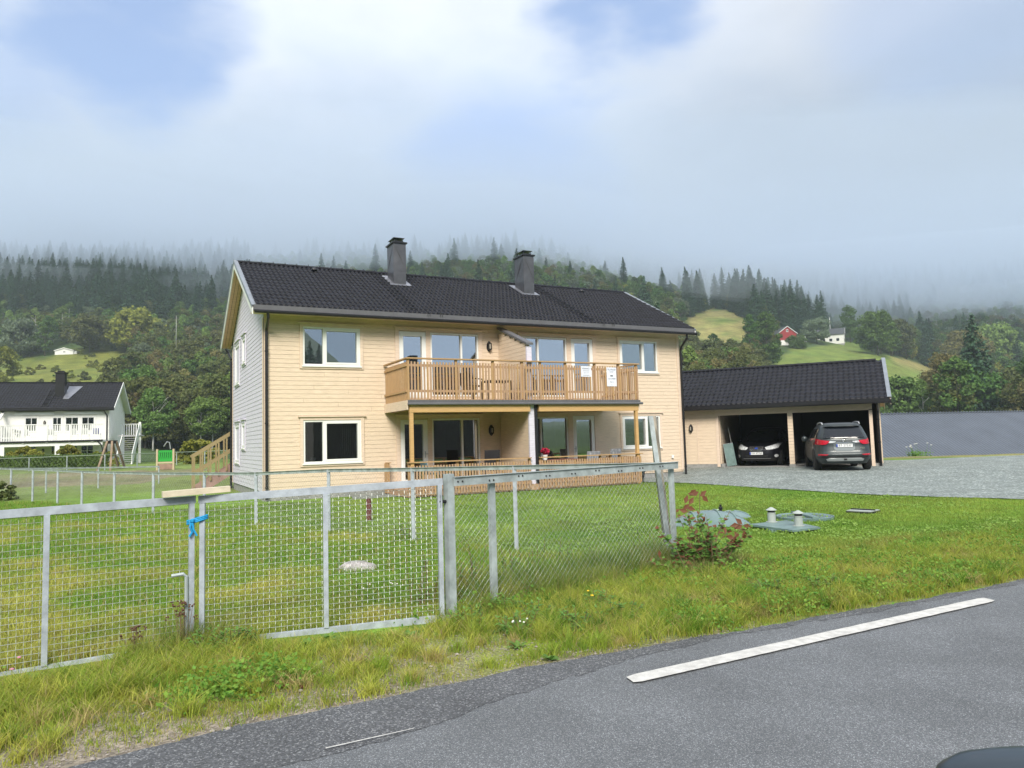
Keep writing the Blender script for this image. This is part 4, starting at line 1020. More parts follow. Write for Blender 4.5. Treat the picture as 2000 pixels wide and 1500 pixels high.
# ================================================================== cars
class Body:
    """car shell from horizontal slices (z, y_rear, y_front, half_width, squareness)"""
    def __init__(s, sl): s.sl = sl
    def at(s, z):
        S_ = s.sl
        if z <= S_[0][0]: return S_[0][1:]
        for a, c in zip(S_, S_[1:]):
            if z <= c[0]:
                t = (z-a[0])/(c[0]-a[0]); return tuple(a[i]+(c[i]-a[i])*t for i in range(1, 5))
        return S_[-1][1:]
    def rear(s, x, z):
        a, c, h, n = s.at(z); q = max(0, 1-abs(x/h)**n)**(1/n); return (a+c)/2-(c-a)/2*q
    def front(s, x, z):
        a, c, h, n = s.at(z); q = max(0, 1-abs(x/h)**n)**(1/n); return (a+c)/2+(c-a)/2*q
    def side(s, y, z):
        a, c, h, n = s.at(z); q = max(0, 1-abs((y-(a+c)/2)/((c-a)/2))**n)**(1/n); return h*q
    def shell(s, k=72, sub=4):
        b = MB(); zs = []
        for a, c in zip(s.sl, s.sl[1:]):
            for j in range(sub): zs.append(a[0]+(c[0]-a[0])*j/sub)
        zs.append(s.sl[-1][0])
        for z in zs:
            a, c, h, n = s.at(z)
            for j in range(k):
                t = 2*PI*j/k; cx, sy = math.cos(t), math.sin(t); m = (abs(cx)**n+abs(sy)**n)**(-1/n); b.v.append((h*cx*m, (a+c)/2+(c-a)/2*sy*m, z))
        for i in range(len(zs)-1):
            for j in range(k): q = (j+1) % k; b.face(i*k+j, i*k+q, (i+1)*k+q, (i+1)*k+j)
        b.face(*[j for j in range(k)][::-1]); b.face(*[(len(zs)-1)*k+j for j in range(k)]); return b
    def patch(s, poly, where, off=.012, n=5):
        """polygon (x,z) [or (y,z) for sides] laid on the shell"""
        b = MB(); cx = sum(p[0] for p in poly)/len(poly); cz = sum(p[1] for p in poly)/len(poly); pts = []
        for i in range(len(poly)):
            p, q = poly[i], poly[(i+1) % len(poly)]
            for j in range(n): pts.append((p[0]+(q[0]-p[0])*j/n, p[1]+(q[1]-p[1])*j/n))
        def P(x, z, o):
            if where == 'rear': return (x, s.rear(x, z)-o, z)
            if where == 'front': return (x, s.front(x, z)+o, z)
            sg = -1 if where == 'left' else 1
            return (sg*(s.side(x, z)+o), x, z)
        m = len(pts); rings = [1, .85, .7, .55, .4, .2]
        for r_ in rings:
            for x, z in pts: b.v.append(P(cx+(x-cx)*r_, cz+(z-cz)*r_, off))
        b.v.append(P(cx, cz, off)); c0 = len(b.v)-1
        for x, z in pts: b.v.append(P(x, z, -.01))
        for k in range(5):
            for j in range(m): q = (j+1) % m; b.face(k*m+j, k*m+q, (k+1)*m+q, (k+1)*m+j)
        for j in range(m): q = (j+1) % m; b.face(5*m+j, 5*m+q, c0); b.face(c0+1+j, c0+1+q, q, j)
        return b
def wheel(par, x, y, r=.34, wd=.22, name='wheel'):
    t = bpy.data.objects.new(name, None); t.empty_display_size = .1; COL.objects.link(t); t.parent = par; t.location = (x, y, r)
    sg = 1 if x > 0 else -1; T = Matrix.Rotation(PI/2, 4, 'Y')
    b = MB(); b.lathe([(r*.66, -wd/2), (r*.93, -wd/2), (r, -wd*.36), (r, wd*.36), (r*.93, wd/2), (r*.66, wd/2)], k=32, T=T); b.build('tyre', M['rubber'], t)
    b = MB(); b.lathe([(r*.66, -wd*.3), (r*.62, wd*.3)], k=32, T=T)
    for k in range(10):
        a = 2*PI*k/10; b.bar((sg*wd*.40, 0, 0), (sg*wd*.42, r*.62*math.cos(a), r*.62*math.sin(a)), .05, .03, up=(1, 0, 0))
    b.build('rim', M['silver'], t)
def car_common(t, B, paint, wy, r, tw):
    o = B.shell().build('body', paint, t, smooth=True)
    for y in wy:
        for x in (-tw, tw):
            wheel(t, x, y, r)
            b = B.patch([(y+(r+.07)*math.cos(a), max(.25, r+(r+.07)*math.sin(a))) for a in [PI*k/10 for k in range(11)]], 'left' if x < 0 else 'right', .006); b.build('wheel_arch', M['ink'], t)
    return o
suv = empty('parked_suv', 'dark grey-green SUV backed towards us in front of the right garage bay', 'car', (11.32, 25.28, height(11.3, 27)+.022), math.radians(-16))
B = Body([(.24, .16, 4.40, .80, 6), (.40, .05, 4.52, .90, 6), (.56, .0, 4.57, .925, 6), (.66, .06, 4.57, .925, 6), (.84, .10, 4.52, .92, 5.5), (.98, .115, 4.30, .905, 5.5), (1.06, .13, 3.55, .88, 5.5),
          (1.14, .155, 3.35, .85, 5.5), (1.34, .30, 2.98, .775, 5.5), (1.50, .42, 2.62, .705, 5.5), (1.60, .50, 2.30, .63, 5), (1.645, .62, 2.05, .54, 4), (1.665, .9, 1.8, .36, 3)])
car_common(suv, B, M['suvpaint'], (.93, 3.60), .35, .80)
B.patch([(-.66, 1.12), (.66, 1.12), (.53, 1.51), (-.53, 1.51)], 'rear', .035, 12).build('rear_window', M['carglass'], suv)
B.patch([(-.60, 1.525), (.60, 1.525), (.56, 1.585), (-.56, 1.585)], 'rear', .13).build('roof_spoiler', M['suvpaint'], suv)
for sg in (-1, 1):
    B.patch([(sg*.885, 1.13), (sg*.70, 1.06), (sg*.46, 1.03), (sg*.50, .96), (sg*.60, .90), (sg*.905, .905)], 'rear', .035).build('tail_light', M['redlens'], suv)
    B.patch([(sg*.455, 1.03), (sg*.27, 1.01), (sg*.27, .985), (sg*.36, .955), (sg*.495, .957)], 'rear', .028).build('reversing_light', M['lens'], suv)
    B.patch([(sg*.83, .585), (sg*.52, .565), (sg*.58, .53), (sg*.84, .52)], 'rear', .018).build('rear_reflector', M['redlens'], suv)
    pts = [(1.0, .0), (1.15, .055), (1.6, .075), (2.3, .06), (2.55, 0)]
    b = MB(); b.tube([(sg*.60, .62+(y-1.0)*1.0, 1.60+z+.01*sg*0) for y, z in pts], [.02, .028, .028, .026, .018], 8); b.build('roof_rail', M['silver'], suv, smooth=True)
    b = MB(); b.lathe([(.0, -.02), (.09, .0), (.11, .06), (.09, .11), (.02, .13)], k=14, T=Matrix.Translation((sg*1.00, 2.92, 1.10)) @ Matrix.Scale(1.0, 4) @ Matrix.Rotation(PI/2, 4, 'X')); mo = b.build('door_mirror', M['suvpaint'], suv, smooth=True)
    b = MB(); b.box(sg*1.00-.085, sg*1.00+.085, 2.935, 2.945, 1.04, 1.16); b.build('mirror_glass', M['chrome'], mo)
    b = MB(); b.bar((sg*.88, 2.86, 1.05), (sg*.97, 2.86, 1.07), .05, .04); b.build('mirror_arm', M['ink'], mo)
    B.patch([(.55, 1.12), (3.15, 1.12), (2.75, 1.46), (.75, 1.46)], 'left' if sg < 0 else 'right', .004).build('side_window', M['carglass'], suv)
    for y0 in (1.55, 2.45): B.patch([(y0-.03, 1.11), (y0+.03, 1.11), (y0+.01, 1.47), (y0-.05, 1.47)], 'left' if sg < 0 else 'right', .008).build('pillar', M['ink'], suv)
    B.patch([(2.18, .92), (2.42, .92), (2.42, .95), (2.18, .95)], 'left' if sg < 0 else 'right', .02).build('door_handle', M['suvpaint'], suv)
B.patch([(-.27, .965), (.27, .965), (.25, .978), (-.25, .978)], 'rear', .02).build('chrome_bar', M['chrome'], suv)
B.patch([(-.34, .97), (.34, .97), (.33, .74), (.25, .68), (-.25, .68), (-.33, .74)], 'rear', .014).build('plate_recess', mat('recess_grey_panel', (.09, .11, .12), .35, metal=.3), suv)  # plate recess in one even mid grey
B.patch([(-.50, .44), (.50, .44), (.60, .40), (.56, .33), (-.56, .33), (-.60, .40)], 'rear', .022).build('skid_plate', M['silver'], suv)
B.patch([(-.84, .50), (.84, .50), (.86, .46), (.62, .45), (-.62, .45), (-.86, .46)], 'rear', .014).build('bumper_insert', M['ink'], suv)
b = MB(); b.box(-.04, .04, -.10, .05, .36, .42); b.build('tow_hitch', M['ink'], suv)
b = MB(); b.bar((-.02, B.rear(0, 1.1)-.02, 1.10), (.24, B.rear(.2, 1.14)-.025, 1.14), .02, .02); b.build('rear_wiper', M['ink'], suv)
yr = B.rear(0, .87)-.03
def plate(par, y, z, txt, d=-1, w_=.52):
    b = MB(); b.box(-w_/2, w_/2, min(y, y+d*.012), max(y, y+d*.012), z-.055, z+.055); p = b.build('number_plate', M['plate'], par)
    b = MB(); x = -w_/2 if d < 0 else w_/2; b.box(min(x, x-d*.05*1), max(x, x-d*.05), min(y+d*.013, y+d*.015), max(y+d*.013, y+d*.015), z-.05, z+.05); b.build('country_band', M['plateblue'], p)
    text(txt, .105, M['ink'], p, (.02*(-d), y+d*.014, z), (PI/2, 0, 0 if d < 0 else PI)); return p
plate(suv, yr-.005, .865, 'BT 27537')
b = MB()
for (rx, rz_) in ((.050, .034), (.024, .032)): b.tube([(rx*math.cos(2*PI*k/20), B.rear(0, 1.02)-.035, 1.0+.032+rz_*math.sin(2*PI*k/20)) for k in range(21)], .006, 5)
b.tube([(.045*math.cos(2*PI*k/20), B.rear(0, 1.02)-.035, 1.052+.018*math.sin(2*PI*k/20)) for k in range(21)], .005, 5); b.build('emblem', M['chrome'], suv)
text('4x4', .05, M['chrome'], suv, (.55, B.rear(.55, .76)-.012, .76), (PI/2, 0, 0), name='badge') if False else None
b = MB(); b.box(.50, .64, B.rear(.57, .76)-.012, B.rear(.57, .76)+.01, .772, .795); b.box(.55, .63, B.rear(.57, .74)-.012, B.rear(.57, .74)+.01, .735, .75); b.build('badge', M['chrome'], suv)

est = empty('parked_estate_car', 'black estate car nose-out in the shadow of the left garage bay', 'car', tuple(GW(-4.62, .42, .205)), GA+PI+math.radians(-3))
# local: front at y=L ... build with the nose at y=0 by using the front of the shell at its far end
B2 = Body([(.22, .3, 4.60, .76, 5), (.36, .12, 4.74, .87, 5), (.52, .05, 4.79, .895, 4.5), (.68, .05, 4.78, .90, 4.5), (.80, .08, 4.66, .895, 4.5), (.90, .10, 4.30, .88, 4.5), (.98, .12, 3.65, .86, 4.5), (1.05, .15, 3.45, .83, 5), (1.28, .28, 2.95, .75, 5), (1.46, .42, 2.55, .67, 5), (1.56, .55, 2.25, .58, 4), (1.60, .9, 1.9, .40, 3)])
root2 = est; sh_ = Matrix.Translation((0, -4.79, 0))
before = set(bpy.data.objects)
car_common(est, B2, M['blackpaint'], (.95, 3.78), .335, .78)
B2.patch([(-.28, .80), (.28, .80), (.26, .70), (.20, .625), (-.20, .625), (-.26, .70)], 'front', .014).build('grille_surround', M['chrome'], est)
g_ = B2.patch([(-.25, .785), (.25, .785), (.23, .70), (.18, .64), (-.18, .64), (-.23, .70)], 'front', .018).build('grille', M['ink'], est)
for k in range(3): z = .665+k*.035; B2.patch([(-.22, z), (.22, z), (.22, z+.014), (-.22, z+.014)], 'front', .024).build('grille_bar', M['chrome'], g_)
B2.patch([(.065*math.cos(2*PI*k/12), .735+.034*math.sin(2*PI*k/12)) for k in range(12)], 'front', .032, n=1).build('emblem', M['plateblue'], est)
for sg in (-1, 1):
    B2.patch([(sg*.33, .77), (sg*.40, .68), (sg*.60, .685), (sg*.80, .74), (sg*.855, .93), (sg*.80, .94), (sg*.55, .845)], 'front', .016).build('headlight', M['lens'], est)
    B2.patch([(sg*.74+.062*math.cos(2*PI*k/12), .42+.062*math.sin(2*PI*k/12)) for k in range(12)], 'front', .014, n=1).build('fog_light', M['lens'], est)
    b = MB(); b.lathe([(.0, -.02), (.075, .0), (.095, .05), (.075, .10), (.02, .12)], k=14, T=Matrix.Translation((sg*.98, 3.05, 1.02)) @ Matrix.Rotation(PI/2, 4, 'X')); b.build('door_mirror', M['blackpaint'], est, smooth=True)
    B2.patch([(.6, 1.06), (3.25, 1.06), (2.75, 1.42), (.8, 1.42)], 'left' if sg < 0 else 'right', .004).build('side_window', M['carglass'], est)
B2.patch([(-.70, 1.0), (.70, 1.0), (.56, 1.47), (-.56, 1.47)], 'front', .010).build('windscreen', M['carglass'], est)
B2.patch([(-.45, .46), (.45, .46), (.40, .34), (-.40, .34)], 'front', .010).build('lower_intake', M['ink'], est)
B2.patch([(-.55, .325), (.55, .325), (.52, .305), (-.52, .305)], 'front', .012).build('chrome_lip', M['silver'], est)
plate(est, B2.front(0, .52)+.004, .53, 'VH 47763', d=1)
for o in bpy.data.objects:
    if o.parent == est: o.location = Vector(o.location)+Vector((0, -4.79, 0))

# wing mirror and door of the car the photograph was taken from
own = empty('own_car_door', 'dark blue-grey wing mirror housing of the photographer\'s car, bottom right corner', 'car', (0, 0, 0))
b = MB(); cen = at(2030, 1545, 1.25)
k1 = 28
for i in range(13):
    ph = PI*i/12
    for j in range(k1):
        t = 2*PI*j/k1; x, y, z = math.sin(ph)*math.cos(t), math.sin(ph)*math.sin(t), math.cos(ph)
        f = (abs(x)**3+abs(y)**3+abs(z)**3)**(-1/3); b.v.append((cen.x+.165*x*f, cen.y+.06*y*f, cen.z+.062*z*f))
for i in range(12):
    for j in range(k1): q = (j+1) % k1; b.face(i*k1+j, i*k1+q, (i+1)*k1+q, (i+1)*k1+j)
b.build('mirror_housing', M['mirrorpaint'], own, smooth=True)
b = MB(); b.bar((cen.x+.1, cen.y, cen.z-.05), (cen.x+.22, cen.y-.35, cen.z-.10), .09, .05); b.build('mirror_arm', M['ink'], own)
b = MB(); T = Matrix.Translation((cen.x+.24, cen.y-.42, 0)) @ Matrix.Rotation(math.radians(29), 4, 'Z'); b.box(-1.1, .25, -.05, .05, .30, cen.z-.03, T=T); b.build('door_panel', M['mirrorpaint'], own)

# ================================================================== gate and fences
def gate_leaf(label, P, ztop, zbot, stiles, latch=False):
    """P = list of ground points of its stiles"""
    t = empty('mesh_gate', label, 'gate', (P[0][0], P[0][1], 0), group=None)
    o = Vector((P[0][0], P[0][1], 0)); P = [Vector((p[0], p[1], 0))-o for p in P]; d = (P[-1]-P[0]).normalized(); n = Vector((-d.y, d.x, 0))
    L_ = (P[-1]-P[0]).length
    zt = lambda s: ztop[0]+(ztop[1]-ztop[0])*s/L_; zb = lambda s: zbot[0]+(zbot[1]-zbot[0])*s/L_
    b = MB(); pt = lambda s, z: d*s+Vector((0, 0, z))
    bw = .058
    b.bar(pt(-bw/2, zt(0)-bw/2), pt(L_+bw/2, zt(L_)-bw/2), .04, bw); b.bar(pt(-bw/2, zb(0)+bw/2), pt(L_+bw/2, zb(L_)+bw/2), .04, bw)
    for p in P: s = p.dot(d); b.bar(pt(s, zb(s)+bw+.001), pt(s, zt(s)-bw-.001), .039, bw, up=(n.x, n.y, 0))
    b.build('frame', M['galv'], t)
    b = MB(); sp = .0465
    nv = int(L_/sp)
    for i in range(1, nv):
        s = i*sp; z0, z1 = zb(s)+bw, zt(s)-bw; m = int((z1-z0)/sp); pts = []
        for k in range(m*2+1): z = z0+(z1-z0)*k/(m*2); pts.append(pt(s, z)+n*(.0045*math.cos(PI*k/1.0+PI*i) if True else 0))
        b.tube(pts, .0015, 3, cap=False)
    nh = int((zt(0)-zb(0)-2*bw)/sp)
    for k in range(1, nh+1):
        a = zb(0)+bw+k*sp; c = zb(L_)+bw+k*sp*(zt(L_)-zb(L_)-2*bw)/(zt(0)-zb(0)-2*bw)
        b.tube([pt(0, a), pt(L_, c)], .0015, 4, cap=False)
    b.build('wire_mesh', M['wire'], t, fix=False)
    return t, d, n
g1, d1, n1_ = gate_leaf('left leaf of the galvanised mesh gate, cut by the left picture edge', [(-4.34, 4.90), (-3.445, 5.46), (-2.60, 5.96)], (1.14, 1.178), (-.05, -.02), 3)
g2, d2, n2_ = gate_leaf('right leaf of the galvanised mesh gate with its bottom rail in weeds', [(-2.525, 5.99), (-1.60, 6.25), (-.665, 6.52)], (1.175, 1.235), (-.03, .0), 3)
b = MB(); q = Vector((-2.60, 5.96, 0))-Vector((-4.34, 4.90, 0)); bo = q-n1_*.035
b.tube([bo+Vector((-.13, -.07, .565)), bo+Vector((-.055, -.03, .572)), bo+Vector((-.035, -.02, .55)), bo+Vector((-.035, -.02, .02))], .0135, 8); b.build('drop_bolt', M['galv2'], g1)
t = empty('plank', 'short pale plank lying along the top rail where the gate leaves meet', 'plank', (0, 0, 0))
b = MB(); a = at(317, 969, 5.80); c = at(448, 960, 6.06); a.z = 1.205; c.z = 1.222; b.bar(a, c, .085, .045); b.build('board', M['plank'], t)
t = empty('rope', 'blue rope knotted round the two middle gate uprights', 'rope', (-2.56, 5.975, .985))
b = MB(); u_ = d2
for k in range(3):
    pts = [u_*(.075*math.cos(a))+n2_*(.042*math.sin(a))+Vector((0, 0, .012*k-.01+.02*math.cos(a))) for a in [2*PI*j/16 for j in range(17)]]; b.tube(pts, .008, 6)
b.tube([u_*-.03-n2_*.05, u_*-.045-n2_*.055+Vector((0, 0, -.05)), u_*-.03-n2_*.05+Vector((0, 0, -.09)), u_*-.05-n2_*.055+Vector((0, 0, -.125))], .009, 6)
b.tube([u_*-.03-n2_*.052, u_*-.02-n2_*.06+Vector((0, 0, -.07)), u_*.005-n2_*.055+Vector((0, 0, -.12))], .008, 6); b.lathe([(.0, -.018), (.018, -.008), (.018, .008), (.0, .018)], k=8, T=Matrix.Translation(u_*-.03-n2_*.052)); b.build('cord', M['rope'], t)

def chain_link(b, A, B_, z0a, z0b, z1a, z1b, sp=.066, r=.0015, sag=.006):
    A = Vector(A).to_3d(); B_ = Vector(B_).to_3d(); L_ = (B_-A).length; d = (B_-A)/L_; n = Vector((-d.y, d.x, 0)); nw = int(L_/sp)
    for i in range(nw):
        s0 = i*sp; z0 = z0a+(z0b-z0a)*s0/L_; z1 = z1a+(z1b-z1a)*s0/L_; m = int((z1-z0)/sp*1.0); pts = []
        for k in range(m*1+1):
            z = z0+(z1-z0)*k/m; s = s0+(sp*1.0 if (k+i) % 2 else 0)*1.02
            s += .01*math.sin(z*9+i*.2)*sag*20
            pts.append(A+d*s+n*(r*1.5*(1 if (k+i) % 2 else -1)+sag*math.sin(s*3+z*4))+Vector((0, 0, z)))
        b.tube(pts, r, 3, cap=False)
def post_u(par, p, z0, z1, w_=.05, m='galv2', d=Vector((1, 0, 0)), name='post'):
    b = MB(); n = Vector((-d.y, d.x, 0)); P = Vector(p).to_3d()
    b.bar(P+Vector((0, 0, z0)), P+Vector((0, 0, z1)), w_, w_*.12, up=(n.x, n.y, 0))
    for s in (-1, 1): b.bar(P+d*(s*w_*.46)+n*(w_*.30)+Vector((0, 0, z0)), P+d*(s*w_*.46)+n*(w_*.30)+Vector((0, 0, z1)), w_*.1, w_*.5, up=(n.x, n.y, 0))
    return b.build(name, M[m], par)
# roadside panel between gate and corner
hp = at(876, 928, 6.57); cp = Vector((1.85, 8.70, 0)); hp.z = 0
f1 = empty('roadside_fence', 'short chain-link fence right of the gate with flat galvanised top rail', 'fence', (0, 0, 0))
dd = (cp-hp).normalized()
b = MB(); b.box(-.035, .035, -.035, .035, 0, 1.27, T=Matrix.Translation(hp) @ Matrix.Rotation(math.atan2(dd.y, dd.x), 4, 'Z')); b.build('gate_post', M['galv2'], f1)
post_u(f1, hp+dd*.50+Vector((0, 0, 0)), -.05, 1.20, .062, 'galv2', dd); post_u(f1, cp, -.05, 1.24, .062, 'galv2', dd, 'corner_post')
b = MB(); nn = Vector((-dd.y, dd.x, 0))*-.05
b.bar(hp+nn+dd*.02+Vector((0, 0, 1.20)), cp+nn+dd*.05+Vector((0, 0, 1.205)), .012, .075); b.bar(hp+nn+dd*.02+Vector((0, 0, 1.241)), cp+nn+dd*.05+Vector((0, 0, 1.246)), .04, .006); b.build('top_rail', M['galv2'], f1)
b = MB()
for k in range(9):
    for e in (-.02, .03):
        P = hp+nn*1.15+dd*(.08+k*.36+e)+Vector((0, 0, 1.20+.012*math.sin(k*4))); b.lathe([(.009, -.004), (.009, .004)], k=6, T=Matrix.Translation(P) @ Matrix.Rotation(PI/2, 4, 'X'))
b.build('rail_bolts', M['ink'], f1)
b = MB(); b.tube([hp-dd*.03+Vector((0, 0, 1.03)), hp-dd*.11+Vector((0, 0, 1.035))], .014, 8); b.tube([hp-dd*.09+Vector((0, 0, .98)), hp-dd*.09+Vector((0, 0, 1.09))], .018, 8); b.build('hinge', M['ink'], f1)
b = MB(); chain_link(b, hp+dd*.05, cp, .04, .02, 1.17, 1.18, sp=.034, r=.0013); b.build('chain_link_mesh', M['wire'], f1, fix=False)
# long fence behind the yard
XS = [(1.85, 8.70, 1.24), (0.0, 10.33, 1.20), (-1.62, 11.74, 1.16), (-3.33, 13.24, 1.13), (-5.2, 14.87, 1.05), (-6.85, 16.33, 1.03), (-8.82, 18.06, 1.01), (-10.65, 19.68, 1.01), (-12.4, 21.2, 1.02), (-13.96, 22.6, 1.04), (-15.7, 24.1, 1.06), (-17.5, 25.7, 1.07), (-19.5, 27.5, 1.08)]
f2 = empty('yard_fence', 'long chain-link fence receding left between the yard and the lawn', 'fence', (0, 0, 0))
b = MB(); rb = MB(); da = (Vector(XS[-1][:2])-Vector(XS[0][:2])).normalized().to_3d()
for i, (x, y, z) in enumerate(XS):
    if i: post_u(f2, (x, y, 0), -.05, z, .055, 'galv' if i < 9 else 'galv', Vector((1, .0, 0)))
for (x0, y0, z0), (x1, y1, z1) in zip(XS, XS[1:]):
    chain_link(b, (x0, y0, 0), (x1, y1, 0), .04, .04, z0-.03, z1-.03, sp=.036 if y0 < 14 else .05, r=.0011)
    rb.bar((x0, y0, z0-.03), (x1, y1, z1-.03), .012, .055); rb.bar((x0, y0, z0), (x1, y1, z1), .045, .006)
b.build('chain_link_mesh', M['wire2'], f2, fix=False); rb.build('top_rail', M['galv2'], f2)
f3 = empty('playground_fence', 'farther chain-link fence running right towards the green play panel', 'fence', (0, 0, 0))
PB = [at(-10, 914, 27.0), at(90, 913.5, 29), at(192, 912, 31), at(310, 910, 33)]; b = MB(); rb = MB()
for a, c in zip(PB, PB[1:]):
    rb.bar(a-Vector((0, 0, .03)), c-Vector((0, 0, .03)), .03, .06); chain_link(b, (a.x, a.y, 0), (c.x, c.y, 0), .08, .08, a.z-.05, c.z-.05, sp=.14, r=.0016)
for a in PB[1:]: post_u(f3, (a.x, a.y, 0), -.1, a.z, .055, 'galv2')
rb.build('top_rail', M['galv2'], f3); b.build('chain_link_mesh', M['wire2'], f3, fix=False)
f4 = empty('hedge_fence', 'green wire fence in front of the low clipped hedge', 'fence', (0, 0, 0))
PC = [at(-30, 896.5, 47), at(57, 894, 46), at(131, 891, 45), at(205, 888.5, 44.5), at(268, 886.5, 47), at(345, 883.5, 50), at(400, 881.5, 51), at(470, 879, 52)]; b = MB(); rb = MB()
M['fgreen'] = mat('grey_green_fence_wire', (.22, .27, .22), .6)
for a, c in zip(PC, PC[1:]): rb.tube([a, c], .022, 5); chain_link(b, (a.x, a.y, 0), (c.x, c.y, 0), height(a.x, a.y)+.05, height(c.x, c.y)+.05, a.z, c.z, sp=.16, r=.003)
for a in PC[1:-1]: q = MB(); q.tube([(a.x, a.y, height(a.x, a.y)-.1), (a.x, a.y, a.z+.02)], .032, 6); q.build('post', M['galv2'], f4)
rb.build('top_rail', M['fgreen'], f4); b.build('chain_link_mesh', M['fgreen'], f4, fix=False)

# leaning posts behind the corner
t = empty('leaning_pole', 'thick weathered grey wooden pole leaning behind the corner fence post', 'pole', (0, 0, 0))
b = MB(); a = at(1306, 1075, 9.15); c = at(1274, 813, 9.25); n = 9; rr = random.Random(3)
b.tube([a.lerp(c, k/n)+Vector((rr.uniform(-.004, .004), 0, 0)) for k in range(n+1)], [.052-.003*k/n for k in range(n+1)], 12); b.build('timber', M['oldwood'], t, smooth=True)
t = empty('leaning_steel_profile', 'thin grey steel profile leaning beside the weathered wooden pole', 'post', (0, 0, 0))
b = MB(); a = at(1291, 985, 9.0); c = at(1267, 813, 9.05); a.z = max(a.z, .0); b.bar(a+(a-c)*.55, c, .012, .05, up=(0, 1, 0)); b.bar(a+(a-c)*.55+Vector((.028, 0, 0)), c+Vector((.028, 0, 0)), .006, .05, up=(1, 0, 0)); b.build('profile', M['galv2'], t)

# ================================================================== lawn fittings
def stake(label, p, r, h, m, name='stake'):
    t = empty(name, label, 'stake', tuple(p)); b = MB(); b.tube([(0, 0, -.05), (.01, 0, h*.5), (0, 0, h)], [r, r*1.02, r*.98], 10); b.tube([(0, 0, h), (0, 0, h+.02)], r*.6, 10); b.build('shaft', m, t); return t
stake('short dark red stake in the lawn behind the gate', gp(720, 1018), .055, .45, M['brownpaint'])
t = empty('tank_lid', 'large domed pale green tank cover with dark ribs in the lawn', 'tank cover', tuple(gp(1385, 1024)))
b = MB(); b.grid(lambda s, v: ((.72*v*math.cos(2*PI*s)), .52*v*math.sin(2*PI*s), .235*(1-v**2.2)+.008), 48, 12); b.build('dome', M['domeplastic'], t, smooth=True)
b = MB()
for x in (-.30, .12, .40):
    pts = []
    for k in range(13):
        y = -.5+k/12; v = min(1, math.hypot(x/.72, y*.98/.52)); pts.append((x, y*.98, .235*(1-v**2.2)+.016))
    b.tube([p for p in pts if p[2] > .018], .016, 6)
b.build('ribs', M['plastic'], t, smooth=True)
t = empty('tank_lid', 'small domed tank cover peeping out behind the large dome', 'tank cover', tuple(gp(1432, 1010)))
b = MB(); b.grid(lambda s, v: ((.34*v*math.cos(2*PI*s)), .34*v*math.sin(2*PI*s), .11*(1-v**2.2)+.006), 36, 8); b.build('dome', M['domeplastic'], t, smooth=True)
b = MB(); b.tube([(x, 0.02, .11*(1-(abs(x)/.34)**2.2)+.012) for x in [-.3+.6*k/8 for k in range(9)]], .012, 6); b.build('rib', M['plastic'], t)
t = empty('vented_hatch', 'flat dark green hatch with two grey capped vent pipes in the lawn', 'hatch', (0, 0, 0))
cs = [gp(1462, 1024, .07), gp(1536, 1016.5, .07), gp(1602, 1030, .07), gp(1548, 1036, .07)]
b = MB(); n0 = len(b.v)
for z in (0, .03):
    for c in cs: b.v.append((c.x, c.y, .045+z))
for f in ((0, 1, 2, 3), (7, 6, 5, 4), (0, 4, 5, 1), (1, 5, 6, 2), (2, 6, 7, 3), (3, 7, 4, 0)): b.face(*f)
b.build('plate', M['plastic'], t)
b = MB(); n0 = 0
for c in cs: pass
cx_ = sum(c.x for c in cs)/4; cy_ = sum(c.y for c in cs)/4
b.box(cx_-.34, cx_+.34, cy_-.28, cy_+.28, -.1, .044); b.build('collar', M['plastic'], t)
for x, y in ((1507.5, 1019), (1560, 1026.5)):
    p = gp(x, y, .08); q = MB(); q.lathe([(.095, .076), (.095, .084), (.066, .086), (.066, .20), (.063, .20), (.063, .215), (.066, .215), (.068, .235)], p.x, p.y, 20); v = q.build('vent_pipe', M['greyplastic'], t)
    q = MB(); q.lathe([(.058, .236), (.058, .268)], p.x, p.y, 20); q.build('vent_grille', M['ink'], v)
    q = MB(); q.lathe([(.085, .268), (.088, .276), (.02, .318), (.005, .320)], p.x, p.y, 20); q.build('vent_cap', M['greyplastic'], v)
t = empty('round_hatch', 'round shallow green lid lying behind the vented hatch', 'hatch', tuple(gp(1571, 1013)))
b = MB(); b.lathe([(.50, 0), (.50, .055), (.47, .06), (.455, .045), (.05, .05), (.01, .05)], k=40); b.build('lid', M['domeplastic'], t)
b = MB(); b.box(-.05, .06, -.5, .5, .051, .085); b.build('lid_rib', M['plastic'], t)
t = empty('square_hatch', 'small flat grey hatch in the lawn near the gravel', 'hatch', tuple(gp(1686, 1001)))
b = MB(); b.box(-.22, .22, -.22, .22, 0, .05, T=Matrix.Rotation(.75, 4, 'Z')); b.build('lid', M['greyplastic'], t)
b = MB(); b.box(-.23, .23, -.23, .23, 0, .035, T=Matrix.Rotation(.75, 4, 'Z')); b.box(-.02, .02, -.22, .22, .051, .07, T=Matrix.Rotation(.75, 4, 'Z')); b.build('rim', M['ink'], t)
t = empty('standpipe', 'small black standpipe with a pale valve in the lawn', 'standpipe', tuple(gp(1408, 1007)))
b = MB(); b.lathe([(.03, 0), (.028, .12), (.04, .125), (.04, .16), (.022, .17), (.02, .21)], k=12); b.build('riser', M['black'], t)
b = MB(); b.lathe([(.035, 0), (.035, .07), (.05, .075), (.04, .11)], -.16, .0, 10); b.tube([(-.14, 0, .10), (-.02, 0, .12)], .012, 6); b.build('valve', mat('pale_green_valve', (.35, .50, .30), .5), t)
t = empty('boulder', 'flat grey boulder lying in the yard grass behind the gate', 'stone', tuple(gp(698, 1113)))
b = MB()
